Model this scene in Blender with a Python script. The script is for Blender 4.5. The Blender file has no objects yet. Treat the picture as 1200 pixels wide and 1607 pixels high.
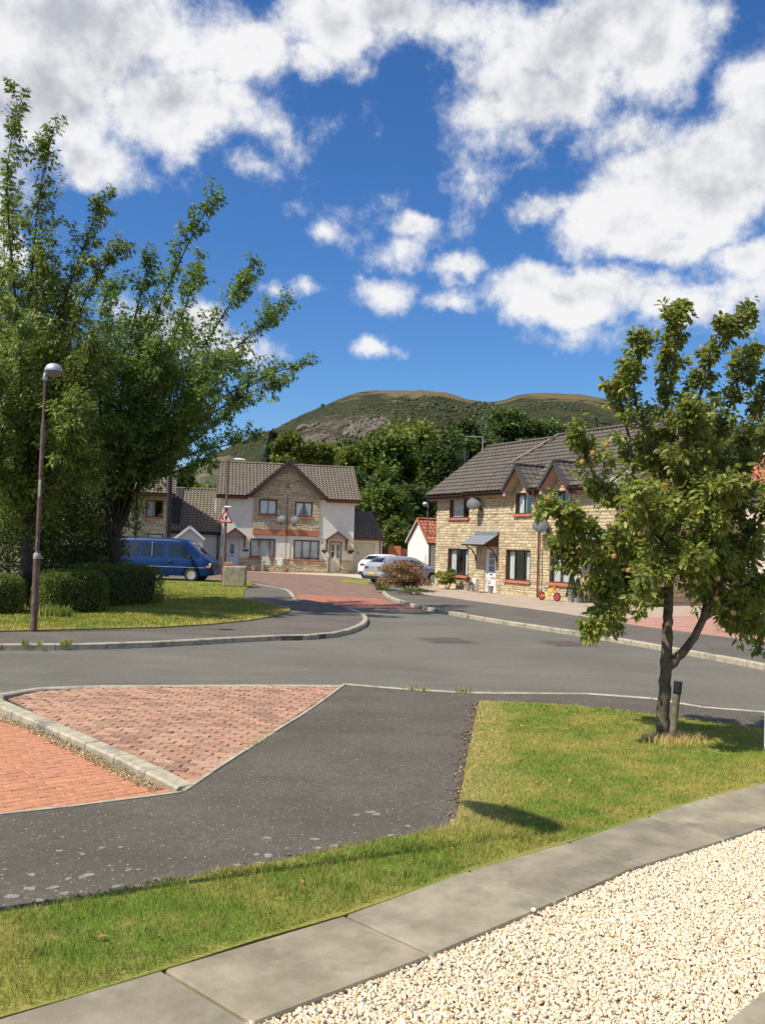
import bpy, bmesh, math, random
import numpy as np
from mathutils import Vector, Matrix, noise
random.seed(7); rng = np.random.default_rng(7)
SC = bpy.context.scene
COL = SC.collection
R = math.radians

# ------------------------------------------------------------------ camera
FPX = 1450.0
PITCH, ROLL = R(2.03), R(1.9)
EYE = Vector((0, 0, 2.1))
cF = Vector((0, math.cos(PITCH), math.sin(PITCH)))
cR0 = Vector((1, 0, 0)); cU0 = Vector((0, -math.sin(PITCH), math.cos(PITCH)))
cR = cR0*math.cos(ROLL) + cU0*math.sin(ROLL)
cU = cU0*math.cos(ROLL) - cR0*math.sin(ROLL)
cam_d = bpy.data.cameras.new('camera'); cam = bpy.data.objects.new('camera', cam_d); COL.objects.link(cam)
m = Matrix.Identity(4)
for i in range(3):
    m[i][0] = cR[i]; m[i][1] = cU[i]; m[i][2] = -cF[i]; m[i][3] = EYE[i]
cam.matrix_world = m
cam_d.sensor_fit = 'VERTICAL'; cam_d.sensor_height = 36; cam_d.lens = FPX/1607*36
cam_d.clip_start = 0.1; cam_d.clip_end = 6000
SC.camera = cam

# ------------------------------------------------------------------ light
SUN_EL = R(54); TRAV = Vector((0.89, 0.454, 0)).normalized()      # shadows fall this way
sun_d = bpy.data.lights.new('sun', 'SUN'); sun = bpy.data.objects.new('sun', sun_d); COL.objects.link(sun)
sun_d.energy = 4.8; sun_d.angle = R(0.53); sun_d.color = (1, 0.925, 0.79)
sd = Vector((TRAV.x*math.cos(SUN_EL), TRAV.y*math.cos(SUN_EL), -math.sin(SUN_EL)))
sun.rotation_mode = 'QUATERNION'; sun.rotation_quaternion = sd.to_track_quat('-Z', 'Y')
sun.location = (-20, -10, 30)
SC.view_settings.view_transform = 'Standard'; SC.view_settings.look = 'None'
SC.view_settings.exposure = 0.30; SC.view_settings.gamma = 1.0
SC.view_settings.use_curve_mapping = False
try:
    SC.cycles.use_denoising = True; SC.cycles.max_bounces = 6; SC.cycles.transparent_max_bounces = 12
    SC.cycles.diffuse_bounces = 3; SC.cycles.glossy_bounces = 3; SC.cycles.caustics_reflective = False; SC.cycles.caustics_refractive = False
except Exception: pass

# ------------------------------------------------------------------ picture helpers (ground layout)
def ray(x, y): return cF + cR*((x-600)/FPX) - cU*((y-803.5)/FPX)
def G(x, y, z=0.0):
    d = ray(x, y); return EYE + d*((z-EYE.z)/d.z)
def at(x, y, Y):
    d = ray(x, y); return EYE + d*(Y/d.y)

# ------------------------------------------------------------------ sky
W = bpy.data.worlds.new('World'); SC.world = W; W.use_nodes = True
nt = W.node_tree; nt.nodes.clear(); N = nt.nodes.new; L = nt.links.new
def mth(nt, op, a, b=None, c=None, clamp=False):
    n = nt.nodes.new('ShaderNodeMath'); n.operation = op; n.use_clamp = clamp
    for i, v in enumerate((a, b, c)):
        if v is None: continue
        if isinstance(v, (int, float)): n.inputs[i].default_value = v
        else: nt.links.new(v, n.inputs[i])
    return n.outputs[0]
def vmth(nt, op, a, b=None):
    n = nt.nodes.new('ShaderNodeVectorMath'); n.operation = op
    for i, v in enumerate((a, b)):
        if v is None: continue
        if isinstance(v, (tuple, list)): n.inputs[i].default_value = v
        else: nt.links.new(v, n.inputs[i])
    return n.outputs['Value'] if op in ('LENGTH', 'DOT_PRODUCT') else n.outputs[0]
def sstep(nt, x, lo, hi, a=0.0, b=1.0):
    n = nt.nodes.new('ShaderNodeMapRange'); n.interpolation_type = 'SMOOTHSTEP'
    nt.links.new(x, n.inputs[0]) if not isinstance(x, float) else None
    n.inputs[1].default_value = lo; n.inputs[2].default_value = hi; n.inputs[3].default_value = a; n.inputs[4].default_value = b
    return n.outputs[0]
sky = N('ShaderNodeTexSky'); sky.sky_type = 'NISHITA'; sky.sun_disc = False
sky.sun_elevation = SUN_EL; sky.sun_rotation = R(243); sky.air_density = 1.0; sky.dust_density = 0.35; sky.ozone_density = 2.0
hsv = N('ShaderNodeHueSaturation'); L(sky.outputs[0], hsv.inputs['Color']); hsv.inputs['Saturation'].default_value = 1.22; hsv.inputs['Value'].default_value = 1.0
gam = N('ShaderNodeGamma'); L(hsv.outputs[0], gam.inputs[0]); gam.inputs[1].default_value = 1.0
tc = N('ShaderNodeTexCoord'); DIR = tc.outputs['Generated']
sep = N('ShaderNodeSeparateXYZ'); L(DIR, sep.inputs[0])
az = mth(nt, 'ARCTAN2', sep.outputs[0], sep.outputs[1]); el = mth(nt, 'ARCSINE', sep.outputs[2])
cmb = N('ShaderNodeCombineXYZ'); L(az, cmb.inputs[0]); L(el, cmb.inputs[1])
def fbm(scale, detail, rough=0.55, vec=None, off=(0, 0, 0)):
    n = N('ShaderNodeTexNoise'); n.inputs['Scale'].default_value = scale; n.inputs['Detail'].default_value = detail; n.inputs['Roughness'].default_value = rough
    v = vmth(nt, 'ADD', vec or DIR, off); L(v, n.inputs['Vector']); return n
wn = fbm(7, 5, 0.6)
wv = vmth(nt, 'SUBTRACT', wn.outputs['Color'], (0.5, 0.5, 0.5))
ws = nt.nodes.new('ShaderNodeVectorMath'); ws.operation = 'SCALE'; L(wv, ws.inputs[0]); ws.inputs['Scale'].default_value = 0.11
P2 = vmth(nt, 'ADD', cmb.outputs[0], ws.outputs[0])
P2 = vmth(nt, 'MULTIPLY', P2, (1, 1, 0))
def pxdir(x, y):
    d = ray(x, y).normalized(); return math.atan2(d.x, d.y), math.asin(d.z)
# cumulus banks: (centre x, y, radius x, y, weight) in the direction they stand
CL = [(150,60,230,130,1),(60,130,150,120,1),(265,150,150,80,1),(135,240,75,50,.8),(285,200,70,45,.8),(370,90,110,60,.8),
 (520,50,120,75,.9),(620,20,150,50,.9),(480,105,60,40,.7),(900,50,200,90,1),(840,140,140,105,1),(800,215,90,55,.55),(985,200,80,50,.5),(900,225,80,60,.4),(1030,90,120,70,.8),
 (1090,290,180,105,1),(1170,230,110,80,1),(990,350,120,65,1),(850,330,75,32,.75),(1190,140,70,60,.9),(1050,385,140,40,.8),
 (900,470,200,50,.9),(715,430,60,26,.75),(1090,485,130,40,.8),(1170,425,80,45,.8),(700,480,60,24,.6),(820,505,50,30,.55),
 (505,362,36,32,.46),(632,345,50,32,.55),(612,398,40,32,.42),(590,472,50,32,.46),(480,463,26,15,.34),(418,462,20,13,.34),(597,553,46,18,.52),
 (372,270,50,24,.32),(408,215,45,30,.32),(500,238,120,26,.12),(605,275,60,26,.14),(530,318,40,18,.06),(760,312,40,25,.14),(720,360,30,24,.1),(880,540,60,18,.12),
 (5,390,40,60,.9),(270,510,120,45,.8),(390,545,60,30,.5),(-150,200,220,160,1),(-300,420,160,80,1),(1400,120,200,120,1),(1450,480,200,60,1),(1700,300,200,90,1),(300,-160,260,90,1),(760,-140,330,70,1),(1150,-130,160,90,1)]
dens = None
for (x, y, rx, ry, w) in CL:
    a0, e0 = pxdir(x, y)
    s = vmth(nt, 'SUBTRACT', P2, (a0, e0, 0)); k = 1450/math.cos(e0)*math.cos(e0)
    s = vmth(nt, 'MULTIPLY', s, (FPX*math.cos(e0)/rx, FPX/ry, 0))
    d = mth(nt, 'MULTIPLY_ADD', vmth(nt, 'LENGTH', s), -w, w)
    if dens is None: dens = d
    else:
        n = nt.nodes.new('ShaderNodeMath'); n.operation = 'SMOOTH_MAX'; L(dens, n.inputs[0]); L(d, n.inputs[1]); n.inputs[2].default_value = 0.12; dens = n.outputs[0]
a0, e0 = pxdir(585, 272)                                          # open blue between the banks
hs_v = vmth(nt, 'MULTIPLY', vmth(nt, 'SUBTRACT', cmb.outputs[0], (a0, e0, 0)), (FPX/95, FPX/62, 0))
dens = mth(nt, 'SUBTRACT', dens, mth(nt, 'MULTIPLY', sstep(nt, vmth(nt, 'LENGTH', hs_v), 1.25, 0.3), 0.34))
# the rest of the sky keeps the same scattered cumulus
far = fbm(3.2, 4, 0.55, off=(5, 2, 1))
fw = vmth(nt, 'DOT_PRODUCT', DIR, tuple(ray(600, 300).normalized()))
out = sstep(nt, fw, 0.80, 0.70)
dfar = mth(nt, 'MULTIPLY', mth(nt, 'MULTIPLY_ADD', far.outputs[0], 5.0, -2.55), out)
dfar = mth(nt, 'ADD', dfar, mth(nt, 'MULTIPLY_ADD', out, 1.0, -1.0))
dens = mth(nt, 'MAXIMUM', dens, dfar)
n1 = fbm(11, 9, 0.62); n2 = fbm(30, 9, 0.66, off=(3, 1, 7))
dn = mth(nt, 'ADD', dens, mth(nt, 'MULTIPLY_ADD', n1.outputs[0], 1.75, -0.84))
dn = mth(nt, 'ADD', dn, mth(nt, 'MULTIPLY_ADD', n2.outputs[0], 0.75, -0.375))
alpha = mth(nt, 'POWER', sstep(nt, dn, -0.06, 0.56), 1.15)
alpha = mth(nt, 'MULTIPLY', alpha, sstep(nt, el, -0.01, 0.02))
# cloud tone: thick cores greyer, billows lit
n3 = fbm(9, 6, 0.55, off=(0.02, 0.0, -0.05)); n4 = fbm(5, 5, 0.5, off=(9, 4, 2))
tone = mth(nt, 'MULTIPLY_ADD', mth(nt, 'SUBTRACT', n3.outputs[0], n1.outputs[0]), 0.0, 0.82)
lump = mth(nt, 'SUBTRACT', fbm(11, 7, 0.58).outputs[0], fbm(11, 7, 0.58, off=(0.010, 0.0, -0.022)).outputs[0])
tone = mth(nt, 'MULTIPLY_ADD', lump, 1.5, 0.97)
tone = mth(nt, 'SUBTRACT', tone, mth(nt, 'MULTIPLY', sstep(nt, mth(nt, 'ADD', dens, mth(nt, 'MULTIPLY_ADD', n4.outputs[0], 2.2, -1.1)), 0.15, 1.35), 0.46))
tone = mth(nt, 'MINIMUM', mth(nt, 'MAXIMUM', tone, 0.42), 0.98)
ccol = N('ShaderNodeMix'); ccol.data_type = 'RGBA'; L(sstep(nt, tone, 0.4, 0.95), ccol.inputs[0])
ccol.inputs[6].default_value = (0.40, 0.42, 0.47, 1); ccol.inputs[7].default_value = (0.745, 0.745, 0.755, 1)
skyc = N('ShaderNodeVectorMath'); skyc.operation = 'SCALE'; L(gam.outputs[0], skyc.inputs[0]); skyc.inputs['Scale'].default_value = 0.10
tint = vmth(nt, 'MULTIPLY', skyc.outputs[0], (0.62, 0.82, 1.08))
mix = N('ShaderNodeMix'); mix.data_type = 'RGBA'; L(alpha, mix.inputs[0]); L(tint, mix.inputs[6]); L(ccol.outputs[2], mix.inputs[7])
bg = N('ShaderNodeBackground'); L(mix.outputs[2], bg.inputs[0]); bg.inputs[1].default_value = 1.0
wo = N('ShaderNodeOutputWorld'); L(bg.outputs[0], wo.inputs[0])

# ------------------------------------------------------------------ materials
MATS = {}
def new_mat(name):
    mt = bpy.data.materials.new(name); mt.use_nodes = True; t = mt.node_tree
    b = t.nodes['Principled BSDF']; return mt, t, b
def texnoise(t, scale, detail=3, rough=0.55, coord='pos', stretch=None):
    n = t.nodes.new('ShaderNodeTexNoise'); n.inputs['Scale'].default_value = scale; n.inputs['Detail'].default_value = detail; n.inputs['Roughness'].default_value = rough
    if coord == 'pos': v = t.nodes.new('ShaderNodeNewGeometry').outputs['Position']
    else: v = t.nodes.new('ShaderNodeTexCoord').outputs['Object']
    if stretch:
        v = vmth(t, 'MULTIPLY', v, stretch)
    t.links.new(v, n.inputs['Vector']); return n.outputs[0]
def mixc(t, fac, a, b, mode='MIX'):
    n = t.nodes.new('ShaderNodeMix'); n.data_type = 'RGBA'; n.blend_type = mode
    if isinstance(fac, (int, float)): n.inputs[0].default_value = fac
    else: t.links.new(fac, n.inputs[0])
    for i, c in ((6, a), (7, b)):
        if isinstance(c, (tuple, list)): n.inputs[i].default_value = tuple(c[:3]) + (1,)
        else: t.links.new(c, n.inputs[i])
    return n.outputs[2]
def bump(t, b, h, strength=0.3, dist=0.01):
    n = t.nodes.new('ShaderNodeBump'); n.inputs['Strength'].default_value = strength; n.inputs['Distance'].default_value = dist
    t.links.new(h, n.inputs['Height']); t.links.new(n.outputs[0], b.inputs['Normal'])
def mat(name, col, rough=0.8, var=0.25, scale=6, bmp=0.0, bscale=40, metallic=0, attr=False, spec=None, dirt=None, dscale=1.3, coord='pos'):
    if name in MATS: return MATS[name]
    mt, t, b = new_mat(name)
    f = texnoise(t, scale, 5, 0.6, coord)
    c = mixc(t, sstep(t, f, 0.3, 0.7), tuple(x*(1-var) for x in col), tuple(min(1, x*(1+var)) for x in col))
    if dirt:
        g = texnoise(t, dscale, 6, 0.65, coord)
        c = mixc(t, sstep(t, g, 0.48, 0.72), c, dirt)
    if attr:
        a = t.nodes.new('ShaderNodeAttribute'); a.attribute_name = 'Col'
        c = mixc(t, 1.0, c, a.outputs['Color'], 'MULTIPLY')
    t.links.new(c, b.inputs['Base Color']); b.inputs['Roughness'].default_value = rough; b.inputs['Metallic'].default_value = metallic
    if spec is not None: b.inputs['Specular IOR Level'].default_value = spec
    if bmp: bump(t, b, texnoise(t, bscale, 6, 0.6, coord), bmp)
    MATS[name] = mt; return mt
def leaf_mat(name, col, trans=0.35, rough=0.5, tcol=None, spec=0.4):
    if name in MATS: return MATS[name]
    mt, t, b = new_mat(name)
    a = t.nodes.new('ShaderNodeAttribute'); a.attribute_name = 'Col'
    c = mixc(t, 1.0, col, a.outputs['Color'], 'MULTIPLY')
    t.links.new(c, b.inputs['Base Color']); b.inputs['Roughness'].default_value = rough; b.inputs['Specular IOR Level'].default_value = spec
    tr = t.nodes.new('ShaderNodeBsdfTranslucent'); c2 = mixc(t, 1.0, tcol or tuple(min(1, x*1.5) for x in col), a.outputs['Color'], 'MULTIPLY'); t.links.new(c2, tr.inputs[0])
    ms = t.nodes.new('ShaderNodeMixShader'); ms.inputs[0].default_value = trans
    t.links.new(b.outputs[0], ms.inputs[1]); t.links.new(tr.outputs[0], ms.inputs[2]); t.links.new(ms.outputs[0], t.nodes['Material Output'].inputs[0])
    MATS[name] = mt; return mt
def glass_mat():
    if 'glass' in MATS: return MATS['glass']
    mt, t, b = new_mat('glass'); t.nodes.remove(b)
    g = t.nodes.new('ShaderNodeBsdfGlossy'); g.inputs['Roughness'].default_value = 0.02; g.inputs[0].default_value = (0.9, 0.95, 1, 1)
    bn = t.nodes.new('ShaderNodeBump'); bn.inputs['Strength'].default_value = 0.05; bn.inputs['Distance'].default_value = 0.02
    t.links.new(texnoise(t, 1.6, 2), bn.inputs['Height']); t.links.new(bn.outputs[0], g.inputs['Normal'])
    tr = t.nodes.new('ShaderNodeBsdfTransparent'); tr.inputs[0].default_value = (0.95, 0.97, 0.97, 1)
    fr = t.nodes.new('ShaderNodeLayerWeight'); fr.inputs[0].default_value = .5
    ms = t.nodes.new('ShaderNodeMixShader'); t.links.new(mth(t, 'MULTIPLY_ADD', mth(t, 'POWER', fr.outputs['Facing'], 3.0), 0.55, 0.07), ms.inputs[0]); t.links.new(tr.outputs[0], ms.inputs[1]); t.links.new(g.outputs[0], ms.inputs[2])
    t.links.new(ms.outputs[0], t.nodes['Material Output'].inputs[0]); MATS['glass'] = mt; return mt
def asphalt_mat(name, c0, c1, chip, chipd, chipscale=90, patch=0.5):
    mt, t, b = new_mat(name)
    f = texnoise(t, patch, 5, 0.6); fine = texnoise(t, 160, 3, 0.7); med = texnoise(t, 14, 5, 0.7)
    c = mixc(t, sstep(t, f, 0.35, 0.65), c0, c1)
    c = mixc(t, sstep(t, fine, 0.3, 0.7), mixc(t, 1, c, (0.62, 0.62, 0.62), 'MULTIPLY'), mixc(t, 1, c, (1.35, 1.35, 1.35), 'MULTIPLY'))
    c = mixc(t, mth(t, 'MULTIPLY', sstep(t, med, 0.42, 0.7), 0.5), c, tuple(x*0.62 for x in c0))
    wide = texnoise(t, 1.1, 7, 0.7, stretch=(.35, 1.4, 1)); c = mixc(t, mth(t, 'MULTIPLY', sstep(t, wide, 0.50, 0.66), 0.45), c, tuple(x*0.72 for x in c0)); c = mixc(t, mth(t, 'MULTIPLY', sstep(t, wide, 0.44, 0.30), 0.4), c, tuple(x*1.18 for x in c1))
    v = t.nodes.new('ShaderNodeTexVoronoi'); v.inputs['Scale'].default_value = chipscale; t.links.new(t.nodes.new('ShaderNodeNewGeometry').outputs['Position'], v.inputs['Vector'])
    sp = t.nodes.new('ShaderNodeSeparateColor'); t.links.new(v.outputs['Color'], sp.inputs[0])
    ch = mth(t, 'MULTIPLY', mth(t, 'LESS_THAN', v.outputs['Distance'], 0.38), mth(t, 'LESS_THAN', sp.outputs[0], chipd))
    c = mixc(t, ch, c, chip)
    v2 = t.nodes.new('ShaderNodeTexVoronoi'); v2.inputs['Scale'].default_value = chipscale*0.45; t.links.new(t.nodes.new('ShaderNodeNewGeometry').outputs['Position'], v2.inputs['Vector'])
    sp2 = t.nodes.new('ShaderNodeSeparateColor'); t.links.new(v2.outputs['Color'], sp2.inputs[0])
    ch2 = mth(t, 'MULTIPLY', mth(t, 'LESS_THAN', v2.outputs['Distance'], 0.25), mth(t, 'LESS_THAN', sp2.outputs[1], chipd*0.5))
    c = mixc(t, ch2, c, tuple(x*1.2 for x in chip))
    t.links.new(c, b.inputs['Base Color']); b.inputs['Roughness'].default_value = 0.85; b.inputs['Specular IOR Level'].default_value = 0.3
    bump(t, b, fine, 0.5, 0.004); MATS[name] = mt; return mt
def lawn_mat(name='lawn', blades=False):
    if name in MATS: return MATS[name]
    mt, t, b = new_mat(name)
    f = texnoise(t, 0.9, 6, 0.65); f2 = texnoise(t, 4.5, 5, 0.7); f3 = texnoise(t, 60, 3, 0.7)
    base = mixc(t, sstep(t, f, 0.40, 0.62), (0.180, 0.255, 0.032), (0.350, 0.325, 0.072))
    base = mixc(t, mth(t, 'MULTIPLY', sstep(t, f2, 0.45, 0.72), 0.7), base, (0.43, 0.33, 0.11))
    if blades:
        a = t.nodes.new('ShaderNodeAttribute'); a.attribute_name = 'Col'; sp = t.nodes.new('ShaderNodeSeparateColor'); t.links.new(a.outputs['Color'], sp.inputs[0])
        base = mixc(t, sp.outputs[0], base, (0.58, 0.44, 0.19))
        base = mixc(t, sp.outputs[2], base, (0.120, 0.215, 0.03))
        k = t.nodes.new('ShaderNodeCombineColor'); br = mth(t, 'MULTIPLY', sp.outputs[1], 1.8)
        for i in range(3): t.links.new(br, k.inputs[i])
        base = mixc(t, 1.0, base, k.outputs[0], 'MULTIPLY')
        tr = t.nodes.new('ShaderNodeBsdfTranslucent'); t.links.new(base, tr.inputs[0]); ms = t.nodes.new('ShaderNodeMixShader'); ms.inputs[0].default_value = 0.3
        t.links.new(b.outputs[0], ms.inputs[1]); t.links.new(tr.outputs[0], ms.inputs[2]); t.links.new(ms.outputs[0], t.nodes['Material Output'].inputs[0])
    else:
        base = mixc(t, sstep(t, f3, 0.3, 0.7), mixc(t, 1, base, (0.6, 0.6, 0.6), 'MULTIPLY'), base)
        bump(t, b, f3, 0.8, 0.02)
    t.links.new(base, b.inputs['Base Color']); b.inputs['Roughness'].default_value = 0.75; b.inputs['Specular IOR Level'].default_value = 0.2
    MATS[name] = mt; return mt

M_road = asphalt_mat('asphalt_road', (0.135, 0.127, 0.101), (0.172, 0.162, 0.130), (0.32, 0.30, 0.26), 0.08, 110, 0.35)
M_path = asphalt_mat('asphalt_path', (0.098, 0.085, 0.066), (0.124, 0.108, 0.086), (0.36, 0.34, 0.29), 0.05, 82, 0.8)
M_foot = asphalt_mat('asphalt_footway', (0.115, 0.102, 0.085), (0.150, 0.134, 0.113), (0.28, 0.26, 0.22), 0.08, 80, 0.6)
M_kerb = mat('kerb_concrete', (0.40, 0.355, 0.26), 0.9, 0.18, 9, 0.5, 60, dirt=(0.17, 0.155, 0.12), dscale=3)
M_slab = mat('slab_concrete', (0.285, 0.245, 0.170), 0.9, 0.22, 3.5, 0.35, 120, dirt=(0.165, 0.145, 0.105), dscale=2.1, attr=True)
M_brick = mat('paver_red', (0.46, 0.205, 0.110), 0.85, 0.16, 14, 0.4, 130, attr=True)
M_brick_old = mat('paver_weathered', (0.395, 0.215, 0.130), 0.88, 0.28, 25, 0.5, 130, attr=True, dirt=(0.46, 0.37, 0.30), dscale=38)
M_sand = mat('joint_sand', (0.14, 0.10, 0.07), 1, 0.4, 20)
M_cream = mat('stone_rubble', (0.55, 0.45, 0.29), 0.9, 0.22, 10, 0.9, 18, attr=True)
M_mortar = mat('mortar', (0.40, 0.33, 0.22), 0.95, 0.15, 10)
M_render = mat('white_render', (0.80, 0.745, 0.61), 0.9, 0.05, 3, 0.4, 90)
M_pinkr = mat('pink_render', (0.70, 0.61, 0.53), 0.9, 0.05, 3, 0.3, 90)
M_whiter = mat('bright_render', (0.78, 0.74, 0.66), 0.9, 0.04, 3, 0.3, 90)
M_tile = mat('roof_tile_brown', (0.115, 0.096, 0.078), 0.85, 0.14, 2.4, 0.3, 60, attr=True)
M_tile2 = mat('roof_tile_buff', (0.195, 0.162, 0.122), 0.85, 0.10, 2.4, 0.3, 60, attr=True)
M_roofpatch = mat('roof_patch_dark', (0.045, 0.043, 0.045), 0.7, 0.2, 5)
M_tiler = mat('roof_tile_red', (0.42, 0.15, 0.08), 0.85, 0.2, 5, attr=True)
M_redst = mat('red_sill', (0.50, 0.165, 0.085), 0.8, 0.12, 8, 0.2)
M_brown = mat('brown_timber', (0.06, 0.026, 0.018), 0.55, 0.2, 8)
M_redwd = mat('red_timber', (0.17, 0.055, 0.03), 0.6, 0.2, 8)
M_white = mat('white_upvc', (0.78, 0.78, 0.78), 0.4, 0.03, 5)
M_creamd = mat('cream_door', (0.66, 0.60, 0.44), 0.45, 0.05, 5)
M_dark = mat('dark_interior', (0.03, 0.03, 0.035), 0.9, 0.2, 3)
M_curt = mat('curtain_cloth', (0.82, 0.81, 0.78), 0.9, 0.08, 5)
M_lead = mat('lead_grey', (0.20, 0.22, 0.24), 0.6, 0.15, 6)
M_black = mat('black_plastic', (0.015, 0.015, 0.016), 0.45, 0.2, 10)
M_dgrey = mat('dark_grey_paint', (0.05, 0.052, 0.055), 0.5, 0.15, 10)
M_soffit = mat('pale_soffit', (0.42, 0.34, 0.29), 0.7, 0.05, 5)
M_bark = mat('bark', (0.115, 0.088, 0.062), 0.95, 0.4, 12, 1.0, 30)
M_barkd = mat('bark_dark', (0.05, 0.038, 0.028), 0.95, 0.35, 10, 0.8, 25)
M_rust = mat('lamp_post_paint', (0.125, 0.070, 0.055), 0.65, 0.35, 9, 0.2, 60, dirt=(0.22, 0.19, 0.17), dscale=7)
M_alu = mat('aluminium', (0.40, 0.42, 0.44), 0.45, 0.1, 6, metallic=0.4)
M_glassd = mat('lamp_bowl', (0.20, 0.17, 0.14), 0.25, 0.1, 5)
M_glass = glass_mat()
M_terra = mat('terracotta', (0.42, 0.16, 0.08), 0.85, 0.15, 10)
M_gpot = mat('grey_pot', (0.35, 0.34, 0.31), 0.8, 0.15, 10)
M_wood = mat('weathered_stake', (0.16, 0.135, 0.09), 0.9, 0.35, 14, 0.5, 60)
M_fence = mat('fence_timber', (0.15, 0.045, 0.028), 0.8, 0.25, 6, attr=True)
M_earth = mat('earth', (0.10, 0.075, 0.05), 1, 0.4, 8)
M_conc = mat('rough_concrete', (0.33, 0.29, 0.20), 0.95, 0.3, 5, 0.7, 30)

# ------------------------------------------------------------------ object helpers
def tag(o, label=None, cat=None, group=None, kind=None):
    if label: o['label'] = label
    if cat: o['category'] = cat
    if group: o['group'] = group
    if kind: o['kind'] = kind
    return o
def empty(name, loc=(0, 0, 0), rz=0.0, **k):
    o = bpy.data.objects.new(name, None); COL.objects.link(o); o.location = loc; o.rotation_euler = (0, 0, rz)
    o.empty_display_size = 0.2; return tag(o, **k)
def link(name, me, mt=None, parent=None, **k):
    o = bpy.data.objects.new(name, me); COL.objects.link(o)
    if mt is not None and len(me.materials) == 0:
        for q in (mt if isinstance(mt, (list, tuple)) else [mt]): me.materials.append(q)
    if parent is not None: o.parent = parent
    return tag(o, **k)
def npmesh(name, V, F, cols=None, smooth=False):
    V = np.asarray(V, np.float32); F = np.asarray(F, np.int32); k = F.shape[1]
    me = bpy.data.meshes.new(name); me.vertices.add(len(V)); me.vertices.foreach_set('co', V.ravel())
    me.loops.add(F.size); me.loops.foreach_set('vertex_index', F.ravel())
    me.polygons.add(len(F)); me.polygons.foreach_set('loop_start', np.arange(0, F.size, k, dtype=np.int32))
    try: me.polygons.foreach_set('loop_total', np.full(len(F), k, np.int32))
    except Exception: pass
    if smooth: me.polygons.foreach_set('use_smooth', np.ones(len(F), bool))
    me.update(calc_edges=True)
    if cols is not None:
        a = me.attributes.new('Col', 'FLOAT_COLOR', 'FACE'); c = np.ones((len(F), 4), np.float32); c[:, :3] = cols; a.data.foreach_set('color', c.ravel())
    return me
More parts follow.
